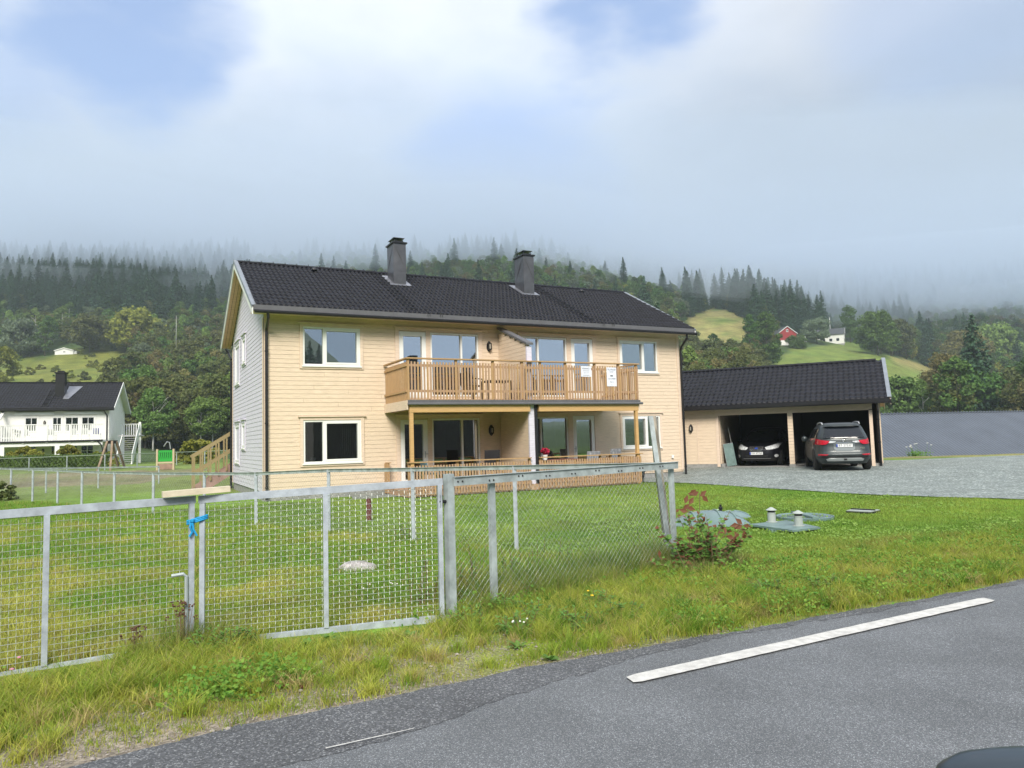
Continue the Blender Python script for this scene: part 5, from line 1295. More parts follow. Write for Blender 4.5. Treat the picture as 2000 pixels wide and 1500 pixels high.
def rockf(s, v):
    ph = v*PI; th = 2*PI*s; x, y, z = math.sin(ph)*math.cos(th), math.sin(ph)*math.sin(th), math.cos(ph); k = 1+.16*noise.noise((x*2, y*2, z*2+4))+.05*noise.noise((x*7, y*7, z*7))
    return (.25*x*k, .17*y*k, .10*z*k+.01)
b.grid(rockf, 36, 20); b.build('rock', mat('speckled_grey_stone', (.36, .34, .33), .9, var=.45, vscale=14, bump=.6, bscale=40), t, smooth=True, fix=False)
# ================================================================== white neighbour house
NA = math.radians(20); no = Vector((-32.95, 60.0, 0))
nb = empty('neighbour_house', 'white boarded house with black tiled roof and white balcony at the left edge', 'house', (no.x, no.y, .35), NA)
NL, ND, NE, NR = -17.0, 8.2, 4.75, 7.15                          # runs to the left of its right-hand corner
hs = []
for u0, u1 in ((-11.9-.0, -10.8), (-8.35, -7.25)): pass
up = [(-10.65, -9.35), (-7.25, -6.35), (-5.75, -4.40), (-3.95, -2.65)]
NW = []
def nbx(px, back=0.):
    d = ray(px, 840); k = d.x/d.y; c, s = math.cos(NA), math.sin(NA); ox_, oy_ = no.x+s*-back*-1*0, no.y
    return (k*oy_-ox_)/(c-k*s)
for a, c in ((48.3, 73.2), (102, 120.4), (127, 153.5), (159, 184.4)): NW.append((nbx(a), nbx(c), 2.95 if c < 100 else 2.9, 4.05))
for a, c in ((46, 72), (100, 112), (127, 152), (158, 183.5)): NW.append((nbx(a), nbx(c), .45 if c in (112,) else .85, 1.78))
b = MB(); plane_wall(b, 'u', .0, .15, NL, 0, .0, NE+.1, [(a, c, z0, z1) for a, c, z0, z1 in NW])
siding(b, 'u', 0, NL, 0, .35, NE, [(a, c, z0, z1) for a, c, z0, z1 in NW], pitch=.15)
b.build('front_wall', M['whitewall'], nb)
ns_ = (NR-NE)/(ND/2+.45)
def ntop(z, a, c):
    h = (z-NE+.1)/ns_-.45; return (max(a, h), min(c, ND-h)) if z > NE-.1 else (a, c)
b = MB(); siding(b, 'w', 0, .0, ND, .35, NR-.15, [], dirn=1, pitch=.15, top=ntop)
for uu in (-.12, NL): b.prism([(.01, 0), (ND, 0), (ND, NE), (ND/2, NR-.15), (.01, NE)], uu, uu+.119, axis='x')
b.box(NL+.13, -.13, ND-.15, ND, 0, NE); b.build('gable_wall', M['whitewall'], nb)
b = MB(); b.box(NL+.2, -.2, 2.2, 2.3, .1, 4.6); b.box(NL+.2, -.2, .2, 2.19, 2.3, 2.42); b.build('inner_walls', M['dark'], nb)
for a, c, z0, z1 in NW:
    window(nb, a, c, z0, z1, 0, (), (), glass='glassdark', bars=(2, 2), trim_m='whitewall')
b = MB(); roof_surface(b, NL-.4, .42, -.45, NE+.02, ND/2, NR, per=.22, course=.40, amp=.03, ns=4); roof_surface(b, NL-.4, .42, ND+.45, NE+.02, ND/2, NR, per=.22, course=.4, ns=4)
nr = b.build('roof', M['tile'], nb, smooth=True, fix=False)
b = MB(); b.box(NL-.4, .42, ND/2-.1, ND/2+.1, NR+.0, NR+.07); b.build('ridge_tiles', M['tile'], nr)
b = MB(); b.box(NL-.4, .45, -.62, -.46, NE-.17, NE-.02); b.box(NL-.4, .42, -.455, -.435, NE-.22, NE+.0); b.build('gutter', M['black'], nr)
b = MB()
for wa in (-.47, ND+.47): b.prism([(wa, NE+.04), (ND/2, NR+.06), (ND/2, NR-.20), (wa, NE-.24)], .43, .47, axis='x')
b.build('bargeboard', M['white'], nr)
b = MB()
for wa, wb in ((-.44, ND/2), (ND+.44, ND/2)):
    b.v += [(.0, wa, NE-.12), (.42, wa, NE-.12), (.42, wb, NR-.12), (.0, wb, NR-.12)]; n0 = len(b.v)-4; b.face(n0, n0+1, n0+2, n0+3)
b.build('verge_soffit', M['whitewall'], nr)
px = nbx(132)-.9
b = MB(); b.box(px-.33, px+.33, 1.5, 2.3, 5.3, 7.72); nch = b.build('chimney', M['black'], nb); b = MB(); b.box(px-.40, px+.40, 1.43, 2.37, 7.721, 7.82); b.box(px-.22, px+.22, 1.6, 2.2, 7.821, 7.95); b.build('chimney_cap', M['black'], nch)
b = MB(); zz = lambda y: NE+.02+(y+.45)*ns_+.09
b.v += [(px+.34, .95, zz(.95)), (px+.75, .95, zz(.95)), (px+1.35, 3.2, zz(3.2)), (px+.34, 3.2, zz(3.2))]; b.face(0, 1, 2, 3); b.v += [(x, y, z-.03) for x, y, z in b.v[:4]]; b.face(7, 6, 5, 4)
for i in range(4): j = (i+1) % 4; b.face(i, i+4, j+4, j)
b.build('chimney_flashing', M['flash'], nr)
b = MB()
for k in range(13): y = -.3+k*.24; x = px-.35-.7*(1-k/12)*0-.0; b.bar((px-.9, y, zz(y)), (px-.45, y, zz(y)), .03, .03)
b.bar((px-.9, -.3, zz(-.3)), (px-.9, 2.6, zz(2.6)), .03, .03); b.bar((px-.45, -.3, zz(-.3)), (px-.45, 2.6, zz(2.6)), .03, .03); b.build('roof_ladder', M['black'], nr)
# balcony of the white house
nbal = empty('balcony', None, None, parent=nb); BX1 = -.15; BY = -1.9
b = MB(); b.box(NL, BX1, BY, -.03, 2.02, 2.18); b.build('balcony_floor', M['white'], nbal)
b = MB(); b.box(NL, BX1+.05, BY-.12, BY-.01, 2.04, 2.16); b.build('balcony_gutter', M['black'], nbal)
b = MB(); b.box(NL, BX1, BY-.0, BY+.1, 1.75, 2.02); b.build('beam', M['white'], nbal)
for k in range(int((BX1-NL)/.16)):
    x = BX1-.05-k*.16
    if x < NL+1.5: break
    q = MB(); wd = .04; q.box(x-wd, x+wd, BY-.04, BY-.012, 2.17, 3.36); q.build('baluster', M['white'], nbal)
b = MB(); b.box(NL, BX1+.05, BY-.08, BY+.06, 3.37, 3.42); b.box(NL, BX1, BY-.01, BY+.04, 2.4, 2.48); b.build('handrail', M['white'], nbal)
for k in range(7): x = BX1-.1-k*1.55-.6; q = MB(); q.box(x-.07, x+.07, BY-.08, BY-.042, 1.98, 3.36); q.build('railing_post', M['white'], nbal)
for a in (10, 115): x = nbx(a)+.3; q = MB(); q.box(x-.16, x+.16, BY-.02, BY+.16, .0, 1.75); q.build('support_post', M['white'], nbal)
b = MB(); b.prism([(-1.95, 3.45), (-.03, 4.45), (-.03, 4.6), (-2.1, 3.5)], nbx(4), nbx(10), axis='x'); b.box(nbx(5), nbx(9), -1.85, -.03, 2.18, 3.4); b.build('balcony_divider', M['whitewall'], nb)
b = MB(); b.box(nbx(29), nbx(106), -.16, -.02, 4.25, 4.45); b.box(nbx(126), nbx(201), -.16, -.02, 4.27, 4.47); b.build('awning_box', M['white'], nb)
wall_lamp(nb, nbx(87), 3.62, -.02); wall_lamp(nb, nbx(85), 1.4, -.02)
b = MB(); b.tube([(-.30, -.55, NE-.18), (-.26, -.3, NE-.35), (-.14, -.08, NE-.6), (-.14, -.08, .1)], .05, 8); b.build('downpipe', M['black'], nb)
b = MB(); b.tube([(BX1-.35, BY-.08, 2.05), (BX1-.1, BY-.05, 1.8), (BX1+.0, BY-.02, 1.5), (BX1+.0, BY-.02, .1)], .045, 8); b.build('balcony_downpipe', M['black'], nb)
for k, (x, z) in enumerate(((nbx(30), 3.1), (nbx(38), 3.0), (nbx(34), 2.75))): q = MB(); q.lathe([(.05, -.1), (.16, .02), (.15, .04)], x, -.15, 12, T=Matrix.Translation((0, 0, z))); q.build('wall_basket', M['silver'], nb)
for px_, cl in ((60, 'white'), (108, 'white'), (150, 'white'), (172, 'white'), (194, 'bluefab')):   # loose chairs on the white balcony
    x = nbx(px_); P = no+Vector((x*math.cos(NA)+1.0*math.sin(NA), x*math.sin(NA)-1.0*math.cos(NA), 2.54)); chair('balcony_chair', {60: 'white slatted bench-like chair on the left part of the white balcony', 108: 'white chair on the white balcony below the narrow window', 150: 'white chair on the white balcony below the third window', 172: 'white chair on the white balcony near its right end', 194: 'blue-violet cushioned chair at the right end of the white balcony'}[px_], 'chair', tuple(P), PI+.2, M[cl] if cl != 'bluefab' else mat('violet_cushion', (.12, .12, .40), .8), M['white'], False, .9)
# outside stair of the white house
s_o = at(240, 910, 58.0)
ws = empty('white_outside_stair', 'white outside stair with grey treads at the end of the white house', 'stair', (s_o.x, s_o.y, .40), NA)
b = MB()
for k in range(14): b.box(-.55, .55, k*.26, k*.26+.24, k*.17+.12, k*.17+.15)
b.box(-.9, .9, 14*.26, 14*.26+1.6, 14*.17+.0, 14*.17+.1); b.build('step', mat('grey_treads', (.35, .36, .36), .8), ws)
for x in (-.60, .60):
    b = MB(); b.prism([(-.3, -.05), (.15, -.05), (14*.26+.2, 2.25), (14*.26+.2, 2.55), (-.1, .15)], x-.03, x+.03, axis='x'); b.build('stringer', M['white'], ws)
b = MB(); b.prism([(-.45, 0), (-.15, 0), (14*.26+.25, 2.9), (14*.26+.25, 3.55), (-.05, 1.15), (-.45, .9)], .66, .70, axis='x'); b.build('solid_railing', M['white'], ws)
b = MB(); b.box(.62, .80, 14*.26+.1, 14*.26+.28, -.3, 3.55)
for k in range(9): b.box(-.85+k*.18, -.78+k*.18, 14*.26+1.5, 14*.26+1.54, 2.5, 3.4)
b.box(-.9, .62, 14*.26+1.48, 14*.26+1.56, 3.4, 3.46); b.build('landing_railing', M['white'], ws)

# ================================================================== leafy things
def foliage_mat(name, c, c2=None, rand=.18, trans=.25): return mat(name, c, .85, rand=rand, var=.35, vscale=1.6, trans=trans, spec=.2, col2=c2, detail=2)
F = {}
F['birch'] = foliage_mat('birch_leaves', (.20, .31, .08), (.10, .17, .045))
F['alder'] = foliage_mat('alder_leaves', (.15, .18, .06), (.075, .095, .03))
F['green'] = foliage_mat('broad_leaves', (.125, .225, .055), (.055, .11, .028))
F['grey'] = foliage_mat('willow_leaves', (.20, .26, .16), (.10, .14, .085))
F['yellow'] = foliage_mat('yellowing_leaves', (.29, .31, .06), (.16, .19, .035))
F['brown'] = foliage_mat('brown_tinged_leaves', (.22, .20, .075), (.115, .11, .04))
F['spruce'] = foliage_mat('spruce_needles', (.065, .13, .07), (.03, .065, .036), rand=.2, trans=.1)
F['bark'] = mat('grey_bark', (.10, .085, .065), .9, var=.4, vscale=6)
F['whitebark'] = mat('white_birch_bark', (.55, .54, .50), .8, var=.5, vscale=5, stretch=(1, 1, 3))
def cards(cent, nrm, size, asp=.75, seed=0, jit=.9):
    """leaf cards: one quad per centre, facing roughly nrm with jitter"""
    r = np.random.default_rng(seed); n = len(cent)
    nn = nrm+r.normal(0, jit, (n, 3)); nn /= np.linalg.norm(nn, axis=1)[:, None]+1e-9
    t = np.cross(nn, r.normal(0, 1, (n, 3))); t /= np.linalg.norm(t, axis=1)[:, None]+1e-9; bt = np.cross(nn, t)
    s = size*r.uniform(.6, 1.4, (n, 1))
    v = np.stack([cent-t*s-bt*s*asp*.3, cent+bt*s*asp, cent+t*s+bt*s*asp*.2, cent-bt*s*asp], 1).reshape(-1, 3)
    return v
def mesh_quads(name, v, mats, extra=None, k=4):
    """quads from (4n,3) array, plus an MB (material 1)"""
    n = len(v)//k; V = v; fi = np.arange(len(v)); ls = np.arange(0, len(v), k); lt = np.full(n, k); mi = np.zeros(n, int)
    if extra is not None and extra.v:
        ev = np.array(extra.v); ef = extra.f; off = len(V); V = np.vstack([V, ev])
        fl = [i+off for f in ef for i in f]; el = [len(f) for f in ef]
        es = np.cumsum([0]+el[:-1])+len(fi); fi = np.concatenate([fi, fl]); ls = np.concatenate([ls, es]); lt = np.concatenate([lt, el]); mi = np.concatenate([mi, np.ones(len(ef), int)])
    me = bpy.data.meshes.new(name); me.vertices.add(len(V)); me.vertices.foreach_set('co', V.astype(np.float32).ravel())
    me.loops.add(len(fi)); me.loops.foreach_set('vertex_index', fi.astype(np.int32)); me.polygons.add(len(ls)); me.polygons.foreach_set('loop_start', ls.astype(np.int32)); me.polygons.foreach_set('loop_total', lt.astype(np.int32))
    for m in mats: me.materials.append(m)
    if len(mats) > 1: me.polygons.foreach_set('material_index', mi.astype(np.int32))
    me.update(calc_edges=True); return me
def crown_pts(seed, H, R, base, nclump, per, shape='round'):
    r = np.random.default_rng(seed); C_, N_ = [], []
    for i in range(nclump):
        t = r.uniform(0, 1); z = base+(H-base)*t
        prof_ = {'round': math.sin(PI*min(1, .12+.86*t))**.6, 'tall': (math.sin(PI*min(1, .1+.88*t)))**.8*.8+.05, 'wide': math.sin(PI*(.22+.74*t))**.5}[shape]
        a = r.uniform(0, 2*PI); rr = R*prof_*math.sqrt(r.uniform(.15, 1)); c = np.array([rr*math.cos(a), rr*math.sin(a), z]); cr = R*r.uniform(.17, .34)
        n = int(per*r.uniform(.6, 1.4)); d = r.normal(0, 1, (n, 3)); d /= np.linalg.norm(d, axis=1)[:, None]; d[:, 2] = np.where(d[:, 2] < 0, d[:, 2]*.55, d[:, 2])
        C_.append(c+d*cr*np.array([1, 1, .9])*r.uniform(.65, 1.08, (n, 1))); N_.append(d)
    return np.vstack(C_), np.vstack(N_)
def trunk_mb(seed, H, R, base, white=False, limbs=7):
    rr = random.Random(seed); b = MB(); pts = [Vector((0, 0, -.6))]; n = 6
    for i in range(1, n+1): pts.append(Vector((rr.uniform(-.03, .03)*H*.4*i/n, rr.uniform(-.03, .03)*H*.4*i/n, H*.86*i/n)))
    r0 = H*.015; b.tube(pts, [r0*1.25]+[r0*(1-.85*i/n) for i in range(1, n+1)], 6)
    for k in range(limbs):
        z = base*.8+(H*.75-base*.8)*k/limbs; a = rr.uniform(0, 2*PI); p = Vector((0, 0, z)); L_ = R*rr.uniform(.5, .9)
        b.tube([p, p+Vector((math.cos(a)*L_*.5, math.sin(a)*L_*.5, L_*.35)), p+Vector((math.cos(a)*L_, math.sin(a)*L_, L_*.85))], [r0*.45, r0*.3, r0*.1], 4)
    return b
def broadleaf(name, seed, H, R, base, leaf, shape='round', nclump=34, per=75, size=.24, bark='bark'):
    c, n = crown_pts(seed, H, R, base, nclump, per, shape); v = cards(c, n, size, seed=seed)
    return mesh_quads(name, v, [F[leaf], F[bark]], trunk_mb(seed, H, R, base))
def spruce_mesh(name, seed, H, R, lvl=44, size=.33):
    r = np.random.default_rng(seed); C_, N_ = [], []
    for i in range(lvl):
        t = i/(lvl-1); z = H*(.06+.93*t); rad_ = R*(1-t)**.66*r.uniform(.78, 1.12)+.12; nb_ = int(13*(1-t)+7)
        for k in range(nb_):
            a = r.uniform(0, 2*PI); m = max(2, int(rad_/.26)); s = (np.arange(m)+.6)/m
            p = np.stack([np.cos(a)*rad_*s, np.sin(a)*rad_*s, z-.38*rad_*s**1.3+.10*rad_*s**3], 1)+r.normal(0, .07, (m, 3)); C_.append(p); N_.append(np.tile([np.cos(a)*.4, np.sin(a)*.4, .7], (m, 1)))
    v = cards(np.vstack(C_), np.vstack(N_), size, .55, seed, .45); b = MB(); b.tube([(0, 0, -.5), (0, 0, H*.5), (0, 0, H)], [H*.014, H*.009, .02], 5)
    return mesh_quads(name, v, [F['spruce'], F['bark']], b)
PROTO = {'spruce': [spruce_mesh('spruce', 1, 20, 4.1), spruce_mesh('spruce', 2, 22, 3.7, 46), spruce_mesh('spruce', 3, 17, 4.3, 38)],
 'leafy': [broadleaf('tree', 11, 10, 3.6, 1.8, 'green'), broadleaf('tree', 12, 12, 3.4, 2.2, 'green', 'tall'), broadleaf('tree', 13, 9, 4.2, 1.4, 'alder', 'wide'), broadleaf('tree', 14, 11, 3.6, 1.8, 'alder'),
           broadleaf('tree', 15, 12, 3.0, 2.6, 'birch', 'tall', bark='whitebark'), broadleaf('tree', 16, 10, 3.4, 2.0, 'grey'), broadleaf('tree', 17, 10, 3.5, 1.6, 'brown'), broadleaf('tree', 18, 9, 3.6, 1.4, 'yellow')]}
KL = ['dense green', 'tall green', 'wide dark olive', 'dark olive', 'slender white-barked birch', 'pale grey-green', 'brown-tinged', 'yellow-green']
# scatter over the slopes
cand = []
rg = np.random.default_rng(5)
Y = 128.
while Y < 760:
    sp = 4.6 if Y < 240 else (5.4 if Y < 420 else 7.2); X = -1.0*Y
    while X < 1.0*Y:
        x = X+rg.uniform(-.48, .48)*sp; y = Y+rg.uniform(-.48, .48)*sp; X += sp
        if abs(x/y) > .86: continue
        z = height(x, y); p = project((x, y, z)); px, py = p
        if not (-260 < px < 2260): continue
        n = noise.noise((x*.018, y*.018, 2)); rn = rg.uniform()
        # zones
        ps = 0.
        if px < 480: ps = ss(672, 610, py)*.93
        elif px < 1340: ps = ss(545, 500, py)*.55+.04
        elif px < 1780: ps = ss(668, 640, py)*.85
        else: ps = .03+.6*ss(580, 540, py)
        ps = min(1, max(0, ps+n*.45)) if ps > .1 else ps
        if y > 560: ps = max(ps, .45)
        sprc = rn < ps
        hgt = rg.uniform(.75, 1.2)
        H_ = (20 if sprc else 10)*hgt
        skip = False
        for k, poly in FIELDS.items():
            if inpoly(px, py, poly): skip = True
            for f in (.45, .85):
                q = project((x, y, z+H_*f))
                if inpoly(q[0], q[1], poly): skip = True
            if k in ('bank', 'meadow', 'dry'):
                for dx in (-1, 1):
                    q = project((x+dx*3.0, y, z+H_*.5))
                    if inpoly(q[0], q[1], poly): skip = True
        # farm yard and shed stay open
        if 1505 < px < 1700 and 610 < project((x, y, z+H_*.6))[1] < 684 and y < 420: skip = True
        if 95 < px < 160 and y < 305 and project((x, y, z+H_*.8))[1] < 700: skip = True
        if y < 175 and px < 330 and not (px > 262): skip = skip or (px < 262 and y > 150)
        if skip: continue
        if sprc: kind = ('spruce', int(rg.integers(3)))
        else:
            if 220 < px < 470 and py > 690: w_ = [1, .5, 3, 3, 1, .2, 1.2, .2]
            elif 1320 < px < 1500 and py > 640: w_ = [.8, .5, 3, 3, .4, .2, 1.2, .1]
            elif px > 1730: w_ = [2.4, 2.4, .7, 1.0, 1.6, 1.1, .7, .4]
            elif px < 260: w_ = [2, 1.5, 1, 1, 1, 1.4, .6, .8]
            else: w_ = [1.8, 1.5, .5, .9, 1.8, 1.6, .6, .45]
            w_ = np.array(w_); kind = ('leafy', int(rg.choice(8, p=w_/w_.sum())))
        cand.append((math.hypot(x, y), x, y, z, kind, hgt, rg.uniform(0, 6.28)))
    Y += sp
cand.sort(key=lambda c: c[0]/ (2 if c[4][0] == 'spruce' else 1) if False else c[0])
def thing_tree(kind, x, y, z, s, rot, label, cat, group, sx=1.):
    nm = {'spruce': 'spruce_tree', 'leafy': 'birch_tree' if kind[1] == 4 else 'broadleaf_tree'}[kind[0]]
    o = bpy.data.objects.new(nm, PROTO[kind[0]][kind[1]]); COL.objects.link(o); o.location = (x, y, z); o.scale = (s*sx, s*sx, s); o.rotation_euler = (0, 0, rot); tag(o, label, cat, group); return o
def visible(px, py):                                             # roughly: not behind the houses
    if 455 < px < 1330 and py > 640: return False
    if 1335 < px < 1725 and py > 735: return False
    if px > 1725 and py > 815: return False
    if px < 235 and py > 765: return False
    return True
def REG(x):
    for lim, n_ in ((110, 'above the left end of the white house'), (235, 'above the right half of the white house'), (345, 'just right of the white house'), (460, 'beside the cream gable'), (760, 'left of the first chimney'), (1000, 'between the two chimneys'), (1210, 'right of the second chimney'), (1340, 'above the cream house roof end'), (1500, 'round the straw-coloured knoll'), (1700, 'round the red barn and farmhouse'), (1880, 'above the right end of the garage')):
        if x < lim: return n_
    return 'near the right picture edge'
SRC = {}; rest = {'spruce': [], 'leafy': []}; cnt = {'spruce': 0, 'leafy': 0}
for c in cand:
    d, x, y, z, kind, s, rot = c; k0 = kind[0]; q = project((x, y, z+(14 if k0 == 'spruce' else 7)*s))
    if cnt[k0] < (280 if k0 == 'leafy' else 260) and visible(*q) and -40 < q[0] < 2040 and d < (520 if k0 == 'spruce' else 9999):
        reg = REG(q[0]); fg = ' fading into the cloud' if q[1] < (515 if q[0] < 1300 else 575) else ''
        if k0 == 'spruce': lb, gr, ca_ = 'dark pointed spruce'+fg+', on the slope '+reg, 'spruces'+fg+' '+reg, 'spruce'
        else: lb, gr, ca_ = KL[kind[1]]+' tree'+fg+', on the slope '+reg, KL[kind[1]]+' trees'+fg+' '+reg, 'tree'
        o = thing_tree(kind, x, y, z, s, rot, lb, ca_, gr); cnt[k0] += 1
        if kind not in SRC: SRC[kind] = o
    else: rest[k0].append((x, y, z, kind, s, rot))
for k in range(3):
    if ('spruce', k) not in SRC: SRC[('spruce', k)] = thing_tree(('spruce', k), *[(x, y, height(x, y)) for x, y in ((-60-k*9, 330),)][0], 1, 0, 'dark pointed spruce in the misty forest on the left slope', 'spruce', 'spruces on the left slope')
# spruces on the hill behind the camera (seen mirrored in the panes)
for i in range(1500):
    a = rg.uniform(math.radians(138), math.radians(265)); d = rg.uniform(115, 330); x, y = d*math.sin(a), d*math.cos(a); rest['spruce'].append((x, y, height(x, y), ('spruce', i % 3), rg.uniform(.7, 1.2), rg.uniform(0, 6)))
def scatter(name, items, srcs):
    me = bpy.data.meshes.new(name); me.from_pydata([i[:3] for i in items], [], [])
    for an, ty, vals in (('idx', 'INT', [i[3] for i in items]), ('scl', 'FLOAT', [i[4] for i in items]), ('rot', 'FLOAT', [i[5] for i in items])):
        at_ = me.attributes.new(an, ty, 'POINT'); at_.data.foreach_set('value', vals)
    o = bpy.data.objects.new(name, me); COL.objects.link(o)
    ng = bpy.data.node_groups.new(name, 'GeometryNodeTree'); ng.interface.new_socket('Geometry', in_out='INPUT', socket_type='NodeSocketGeometry'); ng.interface.new_socket('Geometry', in_out='OUTPUT', socket_type='NodeSocketGeometry')
    gi = ng.nodes.new('NodeGroupInput'); go = ng.nodes.new('NodeGroupOutput'); iop = ng.nodes.new('GeometryNodeInstanceOnPoints'); jn = ng.nodes.new('GeometryNodeJoinGeometry')
    for s_ in reversed(srcs):
        oi = ng.nodes.new('GeometryNodeObjectInfo'); oi.inputs['Object'].default_value = s_; oi.inputs['As Instance'].default_value = True; oi.transform_space = 'ORIGINAL'; ng.links.new(oi.outputs['Geometry'], jn.inputs[0])
    def na(n_, t_):
        a = ng.nodes.new('GeometryNodeInputNamedAttribute'); a.data_type = t_; a.inputs['Name'].default_value = n_; return a.outputs['Attribute']
    iop.inputs['Pick Instance'].default_value = True; ng.links.new(gi.outputs[0], iop.inputs['Points']); ng.links.new(jn.outputs[0], iop.inputs['Instance']); ng.links.new(na('idx', 'INT'), iop.inputs['Instance Index'])
    cx = ng.nodes.new('ShaderNodeCombineXYZ'); ng.links.new(na('rot', 'FLOAT'), cx.inputs[2]); ng.links.new(cx.outputs[0], iop.inputs['Rotation']); ng.links.new(na('scl', 'FLOAT'), iop.inputs['Scale'])
    ng.links.new(iop.outputs[0], go.inputs[0]); md = o.modifiers.new('scatter', 'NODES'); md.node_group = ng; return o
ks = [k for k in SRC if k[0] == 'spruce']; tag(scatter('spruce_forest', [(x, y, z, ks.index(k), s, r_) for x, y, z, k, s, r_ in rest['spruce']], [SRC[k] for k in ks]), kind='stuff')
for k in range(8):
    if ('leafy', k) not in SRC: SRC[('leafy', k)] = thing_tree(('leafy', k), 40+k*8, 300, height(40+k*8, 300), 1, 0, KL[k]+' tree among the woods on the slope behind the cream house', 'tree', KL[k]+' trees on the slope behind the cream house')
ks2 = [k for k in SRC if k[0] == 'leafy']; tag(scatter('mixed_wood', [(x, y, z, ks2.index(k), s, r_) for x, y, z, k, s, r_ in rest['leafy']], [SRC[k] for k in ks2]), kind='stuff')

# trees one can tell apart
def on_slope(px, py, y0=180, y1=480):
    Yd = y0
    while Yd < y1:
        P = at(px, py, Yd)
        if height(P.x, P.y) >= P.z: return P
        Yd += 1.
    return at(px, py, 330)
def big_tree(label, px, py_base, Yd, H, R, leaf, shape='round', seed=50, bark='bark', base=None, nclump=60, per=110, size=None, name='broadleaf_tree'):
    P = at(px, py_base, Yd); z = height(P.x, P.y)
    if py_base < 760 and Yd > 200:
        P = on_slope(px, py_base); k = P.y/Yd; H *= k; R *= k; z = P.z
    t = empty(name, label, 'tree', (P.x, P.y, z)); base = base if base is not None else H*.2
    c, n = crown_pts(seed, H, R, base, nclump, per, shape); v = cards(c, n, size or max(.12, R*.055), seed=seed)
    me = mesh_quads('crown', v, [F[leaf]]); o = bpy.data.objects.new('crown', me); COL.objects.link(o); o.parent = t
    trunk_mb(seed, H, R, base, limbs=10).build('trunk', F[bark], t, smooth=True, fix=False); return t
big_tree('large bright green rounded tree on the left slope above the brown wood', 265, 690, 235, 13, 8.2, 'yellow', 'wide', 71, nclump=90)
big_tree('broad dark tree right of the white shed on the left slope', 175, 690, 292, 14, 8.5, 'alder', 'round', 72)
big_tree('pale rounded tree left of the white shed', 40, 700, 290, 14, 8.5, 'grey', 'round', 73)
big_tree('yellow-green tree cut by the left picture edge', -12, 760, 210, 13, 6, 'yellow', 'round', 74)
big_tree('tall narrow tree left of the red barn', 1468, 725, 250, 19, 3.6, 'green', 'tall', 75, base=1.5)
big_tree('broad tall green tree close left of the red barn', 1500, 720, 258, 19, 6.0, 'green', 'tall', 76, base=1.5, nclump=90)
big_tree('rounded grey-green tree between barn and white farmhouse', 1596, 672, 375, 12.5, 7.0, 'grey', 'round', 77)
big_tree('slim green tree in front of the white farmhouse', 1661, 668, 346, 17, 4.6, 'green', 'tall', 78, base=2.5)
big_tree('large spreading green tree at the top of the meadow', 1715, 694, 318, 18, 8.0, 'green', 'wide', 79, nclump=110)
big_tree('spreading brown-green tree right of the large meadow tree', 1752, 694, 312, 14, 7.0, 'alder', 'wide', 80, nclump=90)
big_tree('rounded dark green shrub-like tree below the red barn', 1556, 680, 338, 5.5, 4.6, 'green', 'wide', 81, base=.3)
big_tree('round bright tree behind the metal roof, right of centre', 1890, 815, 150, 12, 6.8, 'green', 'round', 82, nclump=90)
big_tree('tall brown-tinged tree behind the metal roof', 1850, 815, 165, 15, 5.5, 'brown', 'round', 83, nclump=80)
big_tree('dark green tree behind the metal roof, nearest the garage', 1762, 815, 150, 10, 5.6, 'green', 'round', 84, nclump=80)
big_tree('dark tree at the right picture edge behind the metal roof', 1985, 812, 160, 12, 6.0, 'alder', 'round', 85, nclump=80)
big_tree('tree with bright green top on the right ridge', 1945, 735, 250, 16, 9.0, 'birch', 'wide', 86, nclump=100)
big_tree('brownish tree crown on the right ridge behind the straw bank', 1885, 735, 262, 15, 8.0, 'brown', 'round', 87, nclump=90)
big_tree('white-trunked birch at the foot of the left wood', 299, 877, 118, 9.5, 3.4, 'birch', 'tall', 88, 'whitebark', base=2.6, name='birch_tree')
big_tree('slender white-trunked birch by the wooden stair', 415, 870, 122, 8.5, 2.6, 'birch', 'tall', 89, 'whitebark', base=3, name='birch_tree')
big_tree('pair-stemmed birch at the wood edge left of the cream house', 392, 873, 120, 8.5, 2.6, 'birch', 'tall', 90, 'whitebark', base=3, name='birch_tree')
for i in range(34):                                               # wood edge, left of the cream house
    px = 238+i*6.6+random.uniform(-3, 3); Yd = random.uniform(128, 150); P = at(px, 870, Yd); k = random.choice([2, 3, 3, 6, 0]); thing_tree(('leafy', k), P.x, P.y, height(P.x, P.y), random.uniform(.8, 1.15), random.uniform(0, 6), KL[k]+' tree at the foot of the wood left of the cream house', 'tree', KL[k]+' trees at the foot of the left wood')
def bush_mesh(name, seed, R, H, leaf, size, ncl=16, per=60):
    c, n = crown_pts(seed, H, R, -.2, ncl, per, 'round'); return mesh_quads(name, cards(c, n, size, seed=seed), [F[leaf]])
BM = [bush_mesh('bush', 31, 1.6, 2.6, 'yellow', .15, 26, 80), bush_mesh('bush', 32, 1.5, 2.8, 'green', .15, 26, 80), bush_mesh('bush', 33, 1.5, 2.3, 'alder', .15, 26, 80)]
BN = ['yellow-green', 'green', 'olive']
nbush = 0
